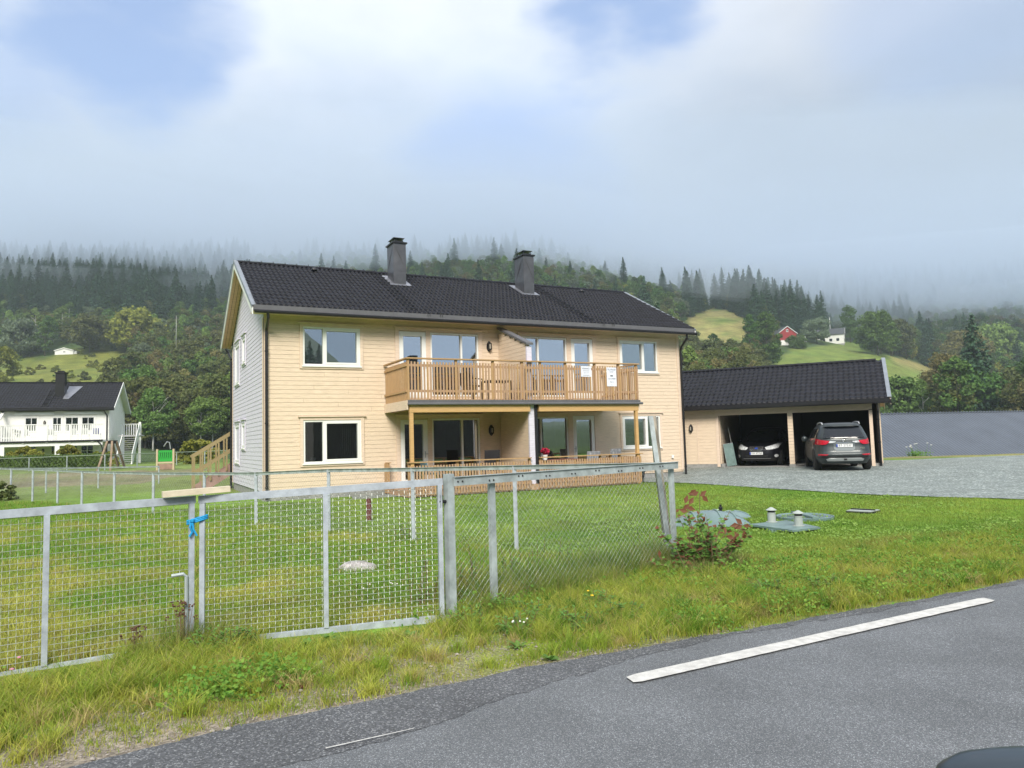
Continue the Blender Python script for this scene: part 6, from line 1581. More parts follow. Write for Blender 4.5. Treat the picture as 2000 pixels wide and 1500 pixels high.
for i in range(900):                                              # shrubs on the open bank and round the fields
    if nbush > 210: break
    if i % 3 == 0: px, py = random.uniform(-20, 260), random.uniform(705, 770); yy = random.uniform(190, 300); reg = 'on the open bank above the white house'
    elif i % 3 == 1: px, py = random.uniform(-30, 260), 0; yy = random.uniform(90, 190); reg = 'behind the white house'
    else: px, py = random.uniform(1720, 2010), 0; yy = random.uniform(100, 150); reg = 'behind the metal roof'
    P = at(px, 700, yy); z = height(P.x, P.y); q = project((P.x, P.y, z+1))
    if reg.startswith('on') and not inpoly(q[0], q[1], FIELDS['bank']): continue
    if reg.startswith('on') and (abs(q[0]-126) < 30 and q[1] < 712): continue
    k = random.choice([0, 0, 1, 2]) if 'metal' not in reg else random.choice([1, 1, 2]); o = bpy.data.objects.new('bush', BM[k]); COL.objects.link(o); o.location = (P.x, P.y, z-.1); s = random.uniform(.45, 1.15); o.scale = (s, s, s*random.uniform(.7, 1.1)); o.rotation_euler[2] = random.uniform(0, 6)
    tag(o, BN[k]+' bush '+reg, 'bush', BN[k]+' bushes '+reg); nbush += 1

# ================================================================== far buildings

def simple_house(name, label, P, rz, w_, d, he, hr, wallm, roofm, base=None, oh=.3):
    t = empty(name, label, 'house', tuple(P), rz)
    b = MB(); z0 = base[0] if base else 0
    b.prism([(-w_/2, z0), (w_/2, z0), (w_/2, he), (0, hr), (-w_/2, he)], 0, d); b.build('wall', M[wallm], t)
    if base: q = MB(); q.box(-w_/2-.02, w_/2+.02, -.02, d+.02, -1.5, z0-.01); q.build('plinth', M[base[1]], t)
    b = MB(); k = (hr-he)/(w_/2); e = oh
    for s in (-1, 1): b.prism([(0, hr+.02), (s*(w_/2+e), he-e*k+.02), (s*(w_/2+e), he-e*k+.16), (0, hr+.16)], -oh, d+oh)
    b.build('roof', M[roofm], t)
    b = MB()
    for s in (-1, 1): b.prism([(0, hr+.18), (s*(w_/2+e), he-e*k+.18), (s*(w_/2+e), he-e*k-.12), (0, hr-.12)], -oh-.06, -oh-.005)
    b.build('bargeboard', M['white'], t); return t
P = on_slope(1539, 675); kb = P.y/350; hz = P.z
barn = simple_house('barn', 'dark red barn with white plinth up on the right slope', Vector((P.x, P.y, hz)), math.radians(8), 9.6, 14, 5.9, 9.3, 'barnred', 'slate', (2.6, 'whitewall'), .4); barn.scale = (kb, kb, kb)
b = MB(); b.box(-.55, .55, -.06, -.01, 6.6, 7.9); w1 = b.build('window', M['white'], barn); b = MB(); b.box(-.38, -.05, -.09, -.065, 6.75, 7.75); b.box(.05, .38, -.09, -.065, 6.75, 7.75); b.build('pane', M['carglass'], w1)
b = MB(); b.box(-.2, 1.0, -.08, -.03, 1.3, 1.9); b.build('window', M['carglass'], barn)
q = on_slope(1568, 669); t = empty('caravan', 'white box-shaped caravan parked right of the red barn', 'caravan', (q.x, q.y, q.z), math.radians(8))
b = MB(); b.prism([(-1.6, .3), (1.6, .3), (1.7, 1.2), (1.6, 2.6), (1.2, 2.75), (-1.6, 2.75)], 0, 2.2); b.build('body', M['white'], t); b = MB(); b.lathe([(.32, -.1), (.32, .1)], k=14, T=Matrix.Translation((.2, -.05, .32)) @ Matrix.Rotation(PI/2, 4, 'X')); b.build('wheel', M['rubber'], t)
b = MB(); b.box(-.9, .2, -.02, .01, 1.5, 2.1); b.build('window', M['carglass'], t)
P = on_slope(1650, 672); fh = simple_house('farmhouse', 'white farmhouse with dark roof half hidden by trees on the right slope', Vector((P.x, P.y, P.z)), math.radians(62), 8, 12, 4.6, 7.6, 'whitewall', 'slate', (0.0, 'found'), .4)
for x, z in ((-2.2, 1.2), (1.2, 1.2), (-.6, 4.4)): b = MB(); b.box(x, x+1.1, -.05, -.01, z, z+1.3); b.build('window', M['carglass'], fh)
for y in (2, 5, 8): b = MB(); b.box(-4.05, -4.01, y, y+1.2, 1.3, 2.6); b.build('window', M['carglass'], fh)
P = on_slope(125, 693); sh_o = simple_house('shed', 'small white shed in the clearing on the left slope', Vector((P.x, P.y, P.z-.2)), math.radians(4), 7.0, 5, 1.9, 2.9, 'white', 'flash', None, .25)
b = MB(); b.box(3.52, 4.6, .4, 3.5, -.1, 1.7); b.build('annex', M['white'], sh_o); b = MB(); b.box(-.3, .5, -.05, -.01, 1.2, 1.5); b.build('window', M['ink'], sh_o)
def pole(label, px, pyb, pyt, Yd, r=.12, name='flagpole', cat='pole'):
    a = at(px, pyb, Yd); c = at(px, pyt, Yd); t = empty(name, label, cat, tuple(a)); b = MB(); h = c.z-a.z; b.tube([(0, 0, -4), (0, 0, h)], [r, r*.6], 8); b.build('shaft', M['white'], t, smooth=True); b = MB(); b.lathe([(.01, h), (r*.9, h+.12), (.01, h+.24)], k=8); b.build('finial', M['silver'], t)
pole('white flagpole left of the farmhouse on the right slope', 1622, 652, 620, 355, .16)
pole('thin pale pole among the trees on the left slope', 344, 655, 617, 212, .05, 'pole')
# long metal roof down at the right edge
t = empty('metal_roofed_building', 'long low building with grey corrugated metal roof at the right edge', 'building', (0, 0, 0))
A = at(1560, 813.5, 57.3); B_ = at(2200, 801.5, 70.5); A.z = B_.z = 2.80; rd = (B_-A).to_2d().normalized().to_3d(); rn_ = Vector((rd.y, -rd.x, 0)); LL = (B_-A).length
b = MB(); per = .34; nw = int(LL/per)*4
for i in range(nw+1):
    s = i*per/4; hgt = [.0, .0, .15, .15][i % 4]; 
    for k in range(2):
        P = A+rd*s+rn_*(6.2*k)+Vector((0, 0, -3.9*k+hgt)); b.v.append(tuple(P))
for i in range(nw): b.face(2*i, 2*i+1, 2*i+3, 2*i+2)
M['corr'] = mat('blue_grey_corrugated_steel', (.115, .135, .17), .5, metal=.2, var=.10, vscale=.5)
b.build('roof', M['corr'], t, fix=False)
b = MB(); b.bar(A+Vector((0, 0, .06)), B_+Vector((0, 0, .06)), .4, .05); b.build('ridge_cap', M['corr'], t)
b = MB(); b.v += [tuple(A+Vector((0, 0, -.05))), tuple(B_+Vector((0, 0, -.05))), tuple(B_-rn_*6.2+Vector((0, 0, -3.9))), tuple(A-rn_*6.2+Vector((0, 0, -3.9)))]; b.face(0, 1, 2, 3)
b.build('rear_roof', M['corr'], t, fix=False)
b = MB(); T = Matrix.Translation((A.x, A.y, 0)) @ Matrix.Rotation(math.atan2(rd.y, rd.x), 4, 'Z'); b.box(.3, LL-.3, -5.9, 5.9, -3.5, -1.3, T=T); b.prism([(-5.9, -1.3), (5.9, -1.3), (0, 2.5)], .3, .5, axis='x', T=T); b.build('wall', M['whitewall'], t)

# dark house across the road, behind the camera (mirrored in the panes)
P = HW(23, -46, 0)
t = empty('house_across_road', 'dark brown house with white windows across the road behind the viewer', 'house', tuple(P), A_H)
b = MB(); b.prism([(-9, 0), (0, 0), (0, 6.4), (-4.5, 9.4), (-9, 6.4)], -12, 12, axis='x'); b.build('wall', mat('dark_brown_boards', (.045, .035, .03), .8, var=.2), t)
b = MB(); b.prism([(.6, 6.05), (-4.5, 9.55), (-9.6, 6.05), (-9.6, 6.2), (-4.5, 9.7), (.6, 6.2)], -12.5, 12.5, axis='x'); b.build('roof', M['tile'], t)
b = MB(); b.box(-1.2, -.4, -5, -4.2, 8.8, 10.6); b.build('chimney', M['black'], t)
for x in (8,):
    for z in (1.0, 3.9): b = MB(); b.box(x-.75, x+.75, .01, .06, z, z+1.3); f_ = b.build('window', M['white'], t); b = MB(); b.box(x-.6, x+.6, .065, .07, z+.15, z+1.15); b.build('pane', M['carglass'], f_)

# ================================================================== playground, hedge
t = empty('clipped_hedge', 'low dark green clipped hedge in front of the white house', 'hedge', (0, 0, 0))
a = at(-60, 905, 51); c = at(214, 900, 50); n = 15000; r_ = np.random.default_rng(8); s = r_.uniform(0, 1, n)
ce = np.array(a)[None]*(1-s[:, None])+np.array(c)[None]*s[:, None]; zz0 = np.array([height(*p[:2]) for p in (a, c)]).mean(); fc = r_.uniform(0, 1, n)
ce[:, 1] += np.where(fc < .5, -.45, r_.uniform(-.45, .5, n)); hh = np.where(fc < .5, r_.uniform(0, .78, n), .78+r_.normal(0, .04, n)); ce[:, 2] = zz0+hh-.02*s; ce += r_.normal(0, .03, (n, 3))
me = mesh_quads('foliage', cards(ce, np.tile([0, -.6, .6], (n, 1)), .075, seed=3), [F['green']]); o = bpy.data.objects.new('foliage', me); COL.objects.link(o); o.parent = t
b = MB()
for k in range(30): P = a.lerp(c, (k+.5)/30); b.tube([(P.x, P.y, zz0-.1), (P.x, P.y, zz0+.5)], .025, 5)
b.build('stems', F['bark'], t)
for i, (px, s) in enumerate(((22, 1.0), (48, 1.3), (62, 1.1), (76, 1.0), (122, 1.1), (137, 1.3), (190, .9), (216, .9), (180, .7))):   # ornamental bushes behind the hedge
    P = at(px, 900, 53); o = bpy.data.objects.new('garden_bush', BM[0]); COL.objects.link(o); o.location = (P.x, P.y, .45); q = s*.42; o.scale = (q, q, q*1.05); o.rotation_euler[2] = i; tag(o, 'feathery yellow-green bush behind the clipped hedge', 'bush', 'feathery bushes behind the hedge')
M['swingwood'] = mat('brown_grey_swing_timber', (.26, .19, .13), .85, var=.3)
t = empty('swing_frame', 'wooden A-frame swing stand on the playground before the white house', 'swing', (0, 0, 0))
for (x0, y0, x1, y1, Yd, tx) in ((190, 921, 210, 862, 44, 0), (215, 921, 219, 862, 44, 0), (232, 918, 219, 862, 46.5, 0), (245, 918, 227, 862, 46.5, 0)):
    a = at(x0, y0, Yd); c = at(x1, y1, 45.2 if Yd < 45 else 45.6); b = MB(); b.bar(a, c, .11, .11); b.build('leg', M['swingwood'], t)
b = MB(); b.bar(at(212, 863.5, 45.2), at(228, 863, 45.7), .18, .2); b.build('top_joint', M['ink'], t)
b = MB(); P0 = at(219, 866, 45.3); b.tube([P0, P0+Vector((0, .8, -1.5))], .012, 4); b.tube([P0+Vector((.3, .1, 0)), P0+Vector((.3, .9, -1.5))], .012, 4); b.box(P0.x-.05, P0.x+.35, P0.y+.72, P0.y+.98, P0.z-1.54, P0.z-1.50); b.build('swing_seat', M['ink'], t)
t = empty('play_panel', 'green toothed play panel on a timber frame left of the wooden stair', 'play equipment', (0, 0, 0))
a = at(307, 922, 43); c = at(339, 921, 43); gz = height(a.x, a.y)
zt = at(323, 877, 43).z
b = MB()
for P in (a, c): b.box(P.x-.05, P.x+.05, P.y-.05, P.y+.05, gz-.1, zt)
b.box(a.x+.051, c.x-.051, a.y-.04, a.y+.04, at(323, 905, 43).z, at(323, 902, 43).z); b.build('frame', mat('pale_pine_frame', (.48, .40, .26), .8), t)
zg0, zg1 = at(323, 901.5, 43).z, at(323, 879.5, 43).z; w_ = c.x-a.x-.14; x0 = a.x+.07
b = MB(); b.box(x0, x0+w_, a.y-.02, a.y+.02, zg0+.01, zg1); b.build('green_panel', M['greenplay'], t)
b = MB()
for k in range(6): x = x0+w_*(.12+.15*k); b.tube([(x, a.y-.025, zg1-.12), (x+.03, a.y-.025, zg1-.25), (x-.02, a.y-.025, zg0+.18)], [.03, .02, .012], 6)
b.build('slots', mat('dark_green_slots', (.005, .10, .02), .6), t)
b = MB(); b.box(x0, x0+w_, a.y-.02, a.y+.02, gz+.02, at(323, 906, 43).z); b.build('lower_panel', mat('brown_play_panel', (.30, .20, .15), .8, var=.3), t)
b = MB(); b.tube([at(320, 872, 43.5), at(326, 863, 43.5), at(331, 864, 43.5), at(333, 877, 43.5)], .03, 6); b.build('handle_hoop', M['silver'], t)
# ================================================================== grass and weeds
GM = attr_mat('grass_blades', rough=.6, trans=.35, spec=.25)
def blades(name, X, Yv, Z, Hh, Wd, lean, colr, seed, seg=2):
    """one mesh of bent blades; each a strip of seg quads ending in a point"""
    r = np.random.default_rng(seed); n = len(X); a = r.uniform(0, 2*PI, n); ca_, sa = np.cos(a), np.sin(a); ln = lean*Hh*r.uniform(.1, 1.0, n); b2 = r.uniform(0, 2*PI, n); lx, ly = np.cos(b2)*ln, np.sin(b2)*ln
    P = np.stack([X, Yv, Z], 1); V = []
    for k in range(seg+1):
        t = k/seg; c = P+np.stack([lx*t**1.8, ly*t**1.8, Hh*(t-.25*lean*t*t*.6)], 1); wv = Wd*(1-t)**.7*.5
        off = np.stack([ca_*wv, sa*wv, np.zeros(n)], 1)
        if k < seg: V += [c-off, c+off]
        else: V += [c]
    m = 2*seg+1; v = np.stack(V, 1).reshape(-1, 3)
    fs = []; base = np.arange(n)[:, None]*m
    q = [np.concatenate([base+2*k, base+2*k+1, base+2*k+3, base+2*k+2], 1) for k in range(seg-1)]
    tri = np.concatenate([base+2*seg-2, base+2*seg-1, base+2*seg], 1)
    fi = np.concatenate([np.stack(q, 1).reshape(-1) if q else np.array([], int), tri.reshape(-1)]); nq = n*(seg-1)
    ls = np.concatenate([np.arange(nq)*4, nq*4+np.arange(n)*3]); lt = np.concatenate([np.full(nq, 4), np.full(n, 3)])
    me = bpy.data.meshes.new(name); me.vertices.add(len(v)); me.vertices.foreach_set('co', v.astype(np.float32).ravel()); me.loops.add(len(fi)); me.loops.foreach_set('vertex_index', fi.astype(np.int32))
    me.polygons.add(len(ls)); me.polygons.foreach_set('loop_start', ls.astype(np.int32)); me.polygons.foreach_set('loop_total', lt.astype(np.int32))
    cc = np.repeat(np.concatenate([colr, np.ones((n, 1))], 1), m, axis=0); at_ = me.color_attributes.new('col', 'FLOAT_COLOR', 'POINT'); at_.data.foreach_set('color', cc.astype(np.float32).ravel())
    me.materials.append(GM); me.update(calc_edges=True); o = bpy.data.objects.new(name, me); COL.objects.link(o); tag(o, kind='stuff'); return o
def vnoise(X, Y_, sc, seed):
    """fast value noise"""
    r = np.random.default_rng(seed); T_ = r.uniform(-1, 1, (256, 256)); x = X*sc+1000.3; y = Y_*sc+1000.7; xi = np.floor(x).astype(int); yi = np.floor(y).astype(int); fx = x-xi; fy = y-yi; fx = fx*fx*(3-2*fx); fy = fy*fy*(3-2*fy)
    g = lambda i, j: T_[(xi+i) % 256, (yi+j) % 256]
    return (g(0, 0)*(1-fx)+g(1, 0)*fx)*(1-fy)+(g(0, 1)*(1-fx)+g(1, 1)*fx)*fy
rev = np.vectorize(road_edge)
R_ = np.random.default_rng(21)
def visible_mask(X, Y_, pad=60):
    pad = 480                                                # also what a step aside would show
    zc = -CAM_H; dx = X*_r.x+Y_*_r.y+zc*_r.z; dy = X*_u.x+Y_*_u.y+zc*_u.z; dz = X*_f.x+Y_*_f.y+zc*_f.z
    px = 1000+F_PX*dx/dz; py = 750-F_PX*dy/dz; return (dz > .3) & (px > -pad) & (px < 2000+pad) & (py < 1500+pad*2) & (py > 0)
def mixc(a, b, t): a = np.array(a)[None]; b = np.array(b)[None]; return a*(1-t[:, None])+b*t[:, None]
line = lambda x: np.interp(x, [-6, -4.34, -2.55, -.665, -.55, 1.85], [3.9, 4.9, 5.98, 6.52, 6.57, 8.70])    # gate and roadside fence
backl = lambda x: np.interp(x, [-19.5, 1.85], [27.5, 8.70])
hx = lambda x, y: (x+7.164)*-math.sin(A_H)+(y-21.174)*math.cos(A_H)     # depth into the house frame
nearY = lambda x: np.interp(x, [p[0] for p in near], [p[1] for p in near])
# --- mown lawn (short, fine, bright)
n = 780000; u = R_.uniform(0, 1, n); Y_ = 5.8*(28/5.8)**u; X = R_.uniform(-.8, .98, n)*Y_
keep = visible_mask(X, Y_) & (Y_ > np.where(X > 1.85, rev(X)+.2, backl(X)-.1)) & (hx(X, Y_) < -1.0-np.where((X > -3.5) & (X < 4.2), 1.55, 0)) & (Y_ < np.where(X > -4.5, nearY(X), 99)) & ~((X < -10) & (Y_ > 26))
X, Y_ = X[keep], Y_[keep]; nn = len(X); n1 = vnoise(X, Y_, .7, 1); n2 = vnoise(X, Y_, 3.1, 2); rd_ = R_.uniform(0, 1, nn)
d = Y_-rev(X); ver = np.clip((3.4-d)/1.6+n1*.5, 0, 1)*(X > 1.6); n0_ = vnoise(X, Y_, .35, 71); colr = mixc((.12, .235, .035), (.27, .355, .065), np.clip(.45+.45*n1+.3*n2+.3*n0_, 0, 1))*(1+.22*vnoise(X, Y_, .55, 72)+.15*vnoise(X, Y_, 1.9, 73))[:, None]; colr = np.where((rd_ > .93)[:, None], np.array([[.27, .42, .07]]), colr)
yel = np.clip(ver*.9+(R_.uniform(0, 1, nn) < .1)*.5, 0, 1)*np.clip(.6+n2*.6, 0, 1); colr = colr*(1-yel[:, None])+np.array([[.27, .25, .06]])*yel[:, None]
colr *= R_.uniform(.7, 1.25, (nn, 1)); hh = R_.uniform(.022, .055, nn)*(1+ver*1.3)*(1+.3*n2); wd = .0045*(1+Y_*.11)
blades('lawn_grass', X, Y_, np.zeros(nn)+.0, hh, wd, 1.0, colr, 31)
# --- yard grass behind the gate (uneven, yellowing)
n = 380000; u = R_.uniform(0, 1, n); Y_ = 4.6*(24/4.6)**u; X = R_.uniform(-.92, .25, n)*Y_
keep = visible_mask(X, Y_) & (Y_ > line(X)+.03) & (Y_ < backl(X)); X, Y_ = X[keep], Y_[keep]; nn = len(X); n1 = vnoise(X, Y_, .8, 5); n2 = vnoise(X, Y_, 2.6, 6); n3 = vnoise(X, Y_, 7, 7)
t_ = np.clip(.50+.75*n1+.45*n2-.045*(Y_-6), 0, 1); colr = mixc((.17, .31, .04), (.46, .47, .10), t_); dryb = R_.uniform(0, 1, nn) < .12+.12*np.clip(n2, 0, 1); colr = np.where(dryb[:, None], np.array([[.40, .33, .13]]), colr)
colr *= R_.uniform(.65, 1.25, (nn, 1)); hh = R_.uniform(.04, .11, nn)*(1+.6*n2+.3*n3)
tall = np.clip(1-np.hypot((X+.5)/.9, (Y_-7.6)/1.1), 0, 1); hh *= 1+2.2*tall; blades('yard_grass', X, Y_, np.zeros(nn), hh, .0052*(1+Y_*.07), .8, colr, 32)
# --- tufts along the road verge
def tufts(name, cx, cy, per, hrange, sprd, cA, cB, seed, lean=1.0, wd=.0048, bleach=.1, seg=3):
    r = np.random.default_rng(seed); m = len(cx); idx = np.repeat(np.arange(m), per); nn = len(idx); rr = np.abs(r.normal(0, 1, nn))*sprd[idx]; a = r.uniform(0, 2*PI, nn); X = cx[idx]+rr*np.cos(a); Yq = cy[idx]+rr*np.sin(a)
    tv = r.uniform(0, 1, m)[idx]; colr = mixc(cA, cB, np.clip(tv+r.normal(0, .12, nn), 0, 1)); bl = r.uniform(0, 1, nn) < bleach; colr = np.where(bl[:, None], np.array([[.42, .34, .16]]), colr); colr = colr*r.uniform(.7, 1.2, (nn, 1))
    hb = r.uniform(hrange[0], hrange[1], m)[idx]*r.uniform(.55, 1.1, nn); ok = Yq > rev(X)-.02
    return blades(name, X[ok], Yq[ok], np.zeros(ok.sum()), hb[ok], np.full(ok.sum(), wd), lean, colr[ok], seed, seg)
m = 6400; cx = R_.uniform(-5.2, 12.5, m); cy = rev(cx)+R_.uniform(0, 1, m)**.8*np.clip(2.6+cx*.1, 2.0, 3.2); dl = cy-rev(cx)
nz = vnoise(cx, cy, 1.5, 9)+.5*vnoise(cx, cy, 4, 10); side = np.clip((cx+1.2)/2.0, 0, 1)
# sparse on the gravelly left shoulder, dense to the right
keep = visible_mask(cx, cy, 100) & (cy < np.where(cx < 1.9, line(cx)+.15, 99)) & (R_.uniform(0, 1, m) < np.clip(-.05+.95*side+.8*nz+.95*np.clip(dl-.62, 0, 1), .02, 1)) & (dl > .06*R_.uniform(0, 1, m))
keep &= ~((cx > 2.2) & (dl > 1.9+.5*nz)); keep &= ~((cx < -.75) & (cy > line(cx)-.50) & (np.abs(cx+2.5) > .45) & (cx > -4.05)); cx, cy = cx[keep], cy[keep]; dl = cy-rev(cx)
tufts('verge_tufts', cx, cy, 46, (.07, .23), np.full(len(cx), .045), (.17, .31, .03), (.46, .46, .08), 41, lean=1.3, bleach=.08)
m = 18500; cx = R_.uniform(-5.2, 12.5, m); cy = rev(cx)+.05+R_.uniform(0, 1, m)*2.6; nz = vnoise(cx, cy, 1.2, 13)+.4*vnoise(cx, cy, 5, 14)
keep = visible_mask(cx, cy, 100) & (cy < np.where(cx < 1.9, line(cx), 99)) & (R_.uniform(0, 1, m) < np.clip(.12+.75*np.clip((cx+1)/2, 0, 1)+.8*nz+.9*np.clip(cy-rev(cx)-.6, 0, 1), .05, .97)); keep &= ~((cx < -.75) & (cy > line(cx)-.20) & (np.abs(cx+2.5) > .4)); cx, cy = cx[keep], cy[keep]
tufts('short_verge_grass', cx, cy, 26, (.02, .075), np.full(len(cx), .07), (.18, .30, .03), (.44, .42, .08), 42, lean=1.2, wd=.0042)
m = 170; cx = R_.uniform(-4.4, 8.5, m); cy = rev(cx)+.12+R_.uniform(0, 1, m)*np.where(cx < -1, 1.2, 1.9); keep = (cy < np.where(cx < 1.9, line(cx)-.48, 99)) & visible_mask(cx, cy, 80); cx, cy = cx[keep], cy[keep]
tufts('bright_tufts', cx, cy, 120, (.09, .21), np.full(len(cx), .055), (.24, .38, .04), (.50, .50, .09), 46, lean=1.25, bleach=.05, wd=.0052)
m = 110; cx = R_.uniform(-4.4, 8.5, m); cy = rev(cx)+.1+R_.uniform(0, 1, m)*1.5; keep = (cy < np.where(cx < 1.9, line(cx)-.45, 99)) & visible_mask(cx, cy, 80); cx, cy = cx[keep], cy[keep]
tufts('straw_tufts', cx, cy, 90, (.07, .17), np.full(len(cx), .06), (.42, .34, .14), (.55, .46, .20), 47, lean=1.5, bleach=.0, wd=.0045)
m = 320; cx = R_.uniform(-.9, 9, m); cy = rev(cx)+.15+R_.uniform(0, 1, m)*2.2; keep = (cy < np.where(cx < 1.9, line(cx)+.2, 99)) & visible_mask(cx, cy, 80) & (vnoise(cx, cy, 1.8, 77) > 0); cx, cy = cx[keep], cy[keep]
tufts('dark_green_tufts', cx, cy, 70, (.10, .24), np.full(len(cx), .06), (.06, .17, .02), (.16, .32, .03), 48, lean=1.1, bleach=.02, wd=.006)
# taller weeds along gate foot and fence
m = 900; s = R_.uniform(0, 1, m); cx = -4.4+s*6.4; cy = line(cx)+R_.normal(0, .10, m)-.02+.12*(cx > -.7); dens = np.clip(-.12+1.2*np.clip((cx+.85)/1.1, 0, 1)+.7*np.exp(-((cx+2.55)/.28)**2)+.5*(cx < -4.0), 0, 1); keep = R_.uniform(0, 1, m) < dens; cx, cy = cx[keep], cy[keep]
tufts('fence_foot_grass', cx, cy, 42, (.14, .34), np.full(len(cx), .06), (.14, .26, .04), (.36, .40, .10), 43, lean=.85, bleach=.12, wd=.004)
m = 330; cx = -.45+R_.uniform(0, 1, m)*2.3; cy = line(cx)+.10+R_.uniform(0, 1, m)*.6
tufts('tall_dark_grass', cx, cy, 40, (.16, .44), np.full(len(cx), .07), (.08, .19, .03), (.24, .33, .07), 44, lean=.9, bleach=.08)
m = 130; cx = R_.normal(2.0, .28, m); cy = R_.normal(8.55, .22, m); tufts('corner_grass', cx, cy, 40, (.14, .40), np.full(len(cx), .06), (.10, .18, .03), (.34, .36, .12), 45, lean=.8, bleach=.18)
# broad-leaved ground weeds, clover and dock
def leafmesh(name, cent, size, colr, seed, up=.8):
    nrm = np.tile([0, -.25, up], (len(cent), 1)); v = cards(cent, nrm, size, .8, seed, .55); me = mesh_quads(name, v, [GM]); at_ = me.color_attributes.new('col', 'FLOAT_COLOR', 'POINT'); at_.data.foreach_set('color', np.repeat(np.concatenate([colr, np.ones((len(cent), 1))], 1), 4, axis=0).astype(np.float32).ravel()); o = bpy.data.objects.new(name, me); COL.objects.link(o); tag(o, kind='stuff'); return o
m = 900; cx = R_.uniform(-4.4, 9, m); cy = rev(cx)+.15+R_.uniform(0, 1, m)*2.1; nz = vnoise(cx, cy, 1.3, 17); keep = (nz > np.where(cx < -1, .30, -.25)) & (cy < np.where(cx < 1.9, line(cx)+.1, 99)) & visible_mask(cx, cy); cx, cy = cx[keep], cy[keep]
idx = np.repeat(np.arange(len(cx)), 70); nn = len(idx); C_ = np.stack([cx[idx]+R_.normal(0, .09, nn), cy[idx]+R_.normal(0, .08, nn), np.abs(R_.normal(0, .06, nn))+.015], 1); colr = mixc((.09, .24, .03), (.22, .36, .05), R_.uniform(0, 1, nn))*R_.uniform(.75, 1.2, (nn, 1)); leafmesh('clover_patches', C_, .014, colr, 51)
m = 5200; u = R_.uniform(0, 1, m); Yq = 9*(24/9)**u; Xq = R_.uniform(-.2, .75, m)*Yq; keep = visible_mask(Xq, Yq) & (Yq > np.where(Xq > 1.85, rev(Xq)+1.5, backl(Xq))) & (Yq < nearY(Xq)-.3) & (hx(Xq, Yq) < -2.8); Xq, Yq = Xq[keep], Yq[keep]; ok = vnoise(Xq, Yq, 1.1, 19) > -.1; Xq, Yq = Xq[ok], Yq[ok]
idx = np.repeat(np.arange(len(Xq)), 5); nn = len(idx); C_ = np.stack([Xq[idx]+R_.normal(0, .05, nn), Yq[idx]+R_.normal(0, .05, nn), R_.uniform(.03, .06, nn)], 1); leafmesh('lawn_clover', C_, .018, mixc((.17, .30, .04), (.26, .38, .09), R_.uniform(0, 1, nn)), 52, up=1.2)
# loose stones on the shoulder
m = 9000; cx = R_.uniform(-4.6, 2, m); cy = rev(cx)+R_.uniform(-.05, 1, m)**1*1.3; keep = visible_mask(cx, cy) & (cy < line(cx)) & (vnoise(cx, cy, 1.5, 9) < .25); cx, cy = cx[keep], cy[keep]; sb = MB()
for x, y in zip(cx, cy):
    s = random.uniform(.003, .011)*(2.2 if random.random() < .02 else 1); a = random.uniform(0, 6); q = Matrix.Translation((x, y, s*.3)) @ Matrix.Rotation(a, 4, 'Z') @ Matrix.Scale(random.uniform(.5, .8), 4, (0, 0, 1)); n0 = len(sb.v)
    for p in ((1, 0, 0), (-.2, .9, .1), (-1, -.2, 0), (.1, -.8, .1), (0, 0, .8), (.1, .1, -.7)): sb.v.append(tuple(q @ (Vector(p)*s)))
    for f in ((0, 1, 4), (1, 2, 4), (2, 3, 4), (3, 0, 4), (1, 0, 5), (2, 1, 5), (3, 2, 5), (0, 3, 5)): sb.face(*[n0+k for k in f])
tag(sb.build('shoulder_stones', mat('mixed_stones', (.30, .27, .24), .9, var=.5, vscale=25), fix=False), kind='stuff')
# single plants
def leaf_quad(b, p, d, up, L_, Wq):
    d = Vector(d).normalized(); s = d.cross(Vector(up)).normalized(); p = Vector(p); n0 = len(b.v); c = Vector(up)*(-.12*L_)
    b.v += [tuple(p), tuple(p+d*L_*.45+s*Wq*.5+c*0), tuple(p+d*L_+c), tuple(p+d*L_*.45-s*Wq*.5+c*0)]; b.face(n0, n0+1, n0+2); b.face(n0, n0+2, n0+3)
M['leafgreen'] = mat('fresh_leaves', (.13, .27, .045), .6, var=.3, vscale=12, trans=.3)
M['stalk'] = mat('dry_stalks', (.20, .14, .08), .9, var=.3, vscale=10)
M['seed'] = mat('brown_seed_heads', (.10, .05, .03), .9)
t = empty('sapling', 'sprawling shrub with red-brown and green leaves at the corner fence post', 'shrub', (2.05, 8.35, 0)); t.scale = (1.15, 1.15, 1.2)
sb = MB(); lg = MB(); lr = MB(); rr = random.Random(12)
for k in range(46):
    a = rr.uniform(0, 2*PI); h = rr.uniform(.15, .60); L_ = rr.uniform(.08, .42); x0 = rr.uniform(-.2, .25); pts = [Vector((x0, rr.uniform(-.1, .1), 0))]; pts.append(pts[0]+Vector((math.cos(a)*L_*.4, math.sin(a)*L_*.3, h*.6))); pts.append(pts[0]+Vector((math.cos(a)*L_, math.sin(a)*L_*.6, h))); sb.tube(pts, [.005, .004, .002], 4)
    for j in range(20):
        f = rr.uniform(.2, 1); p = pts[0].lerp(pts[1], f*2) if f < .5 else pts[1].lerp(pts[2], f*2-1); d = (rr.uniform(-1, 1), rr.uniform(-1, .6), rr.uniform(-.2, .6)); leaf_quad(lr if rr.random() < .27 else lg, p, d, (rr.uniform(-.4, .4), -.5, .8), rr.uniform(.035, .08), rr.uniform(.025, .05))
for x, z in ((.42, .42), (.36, .30), (.02, .75), (-.10, .62)):
    sb.tube([(0.1, 0, .05), (x*.6, 0, z*.6), (x, 0, z)], .003, 4)
    for j in range(5): leaf_quad(lr, (x+rr.uniform(-.03, .03), 0, z+rr.uniform(-.04, .04)), (rr.uniform(-1, 1), 0, rr.uniform(-.6, .8)), (0, -1, .2), .09, .05)
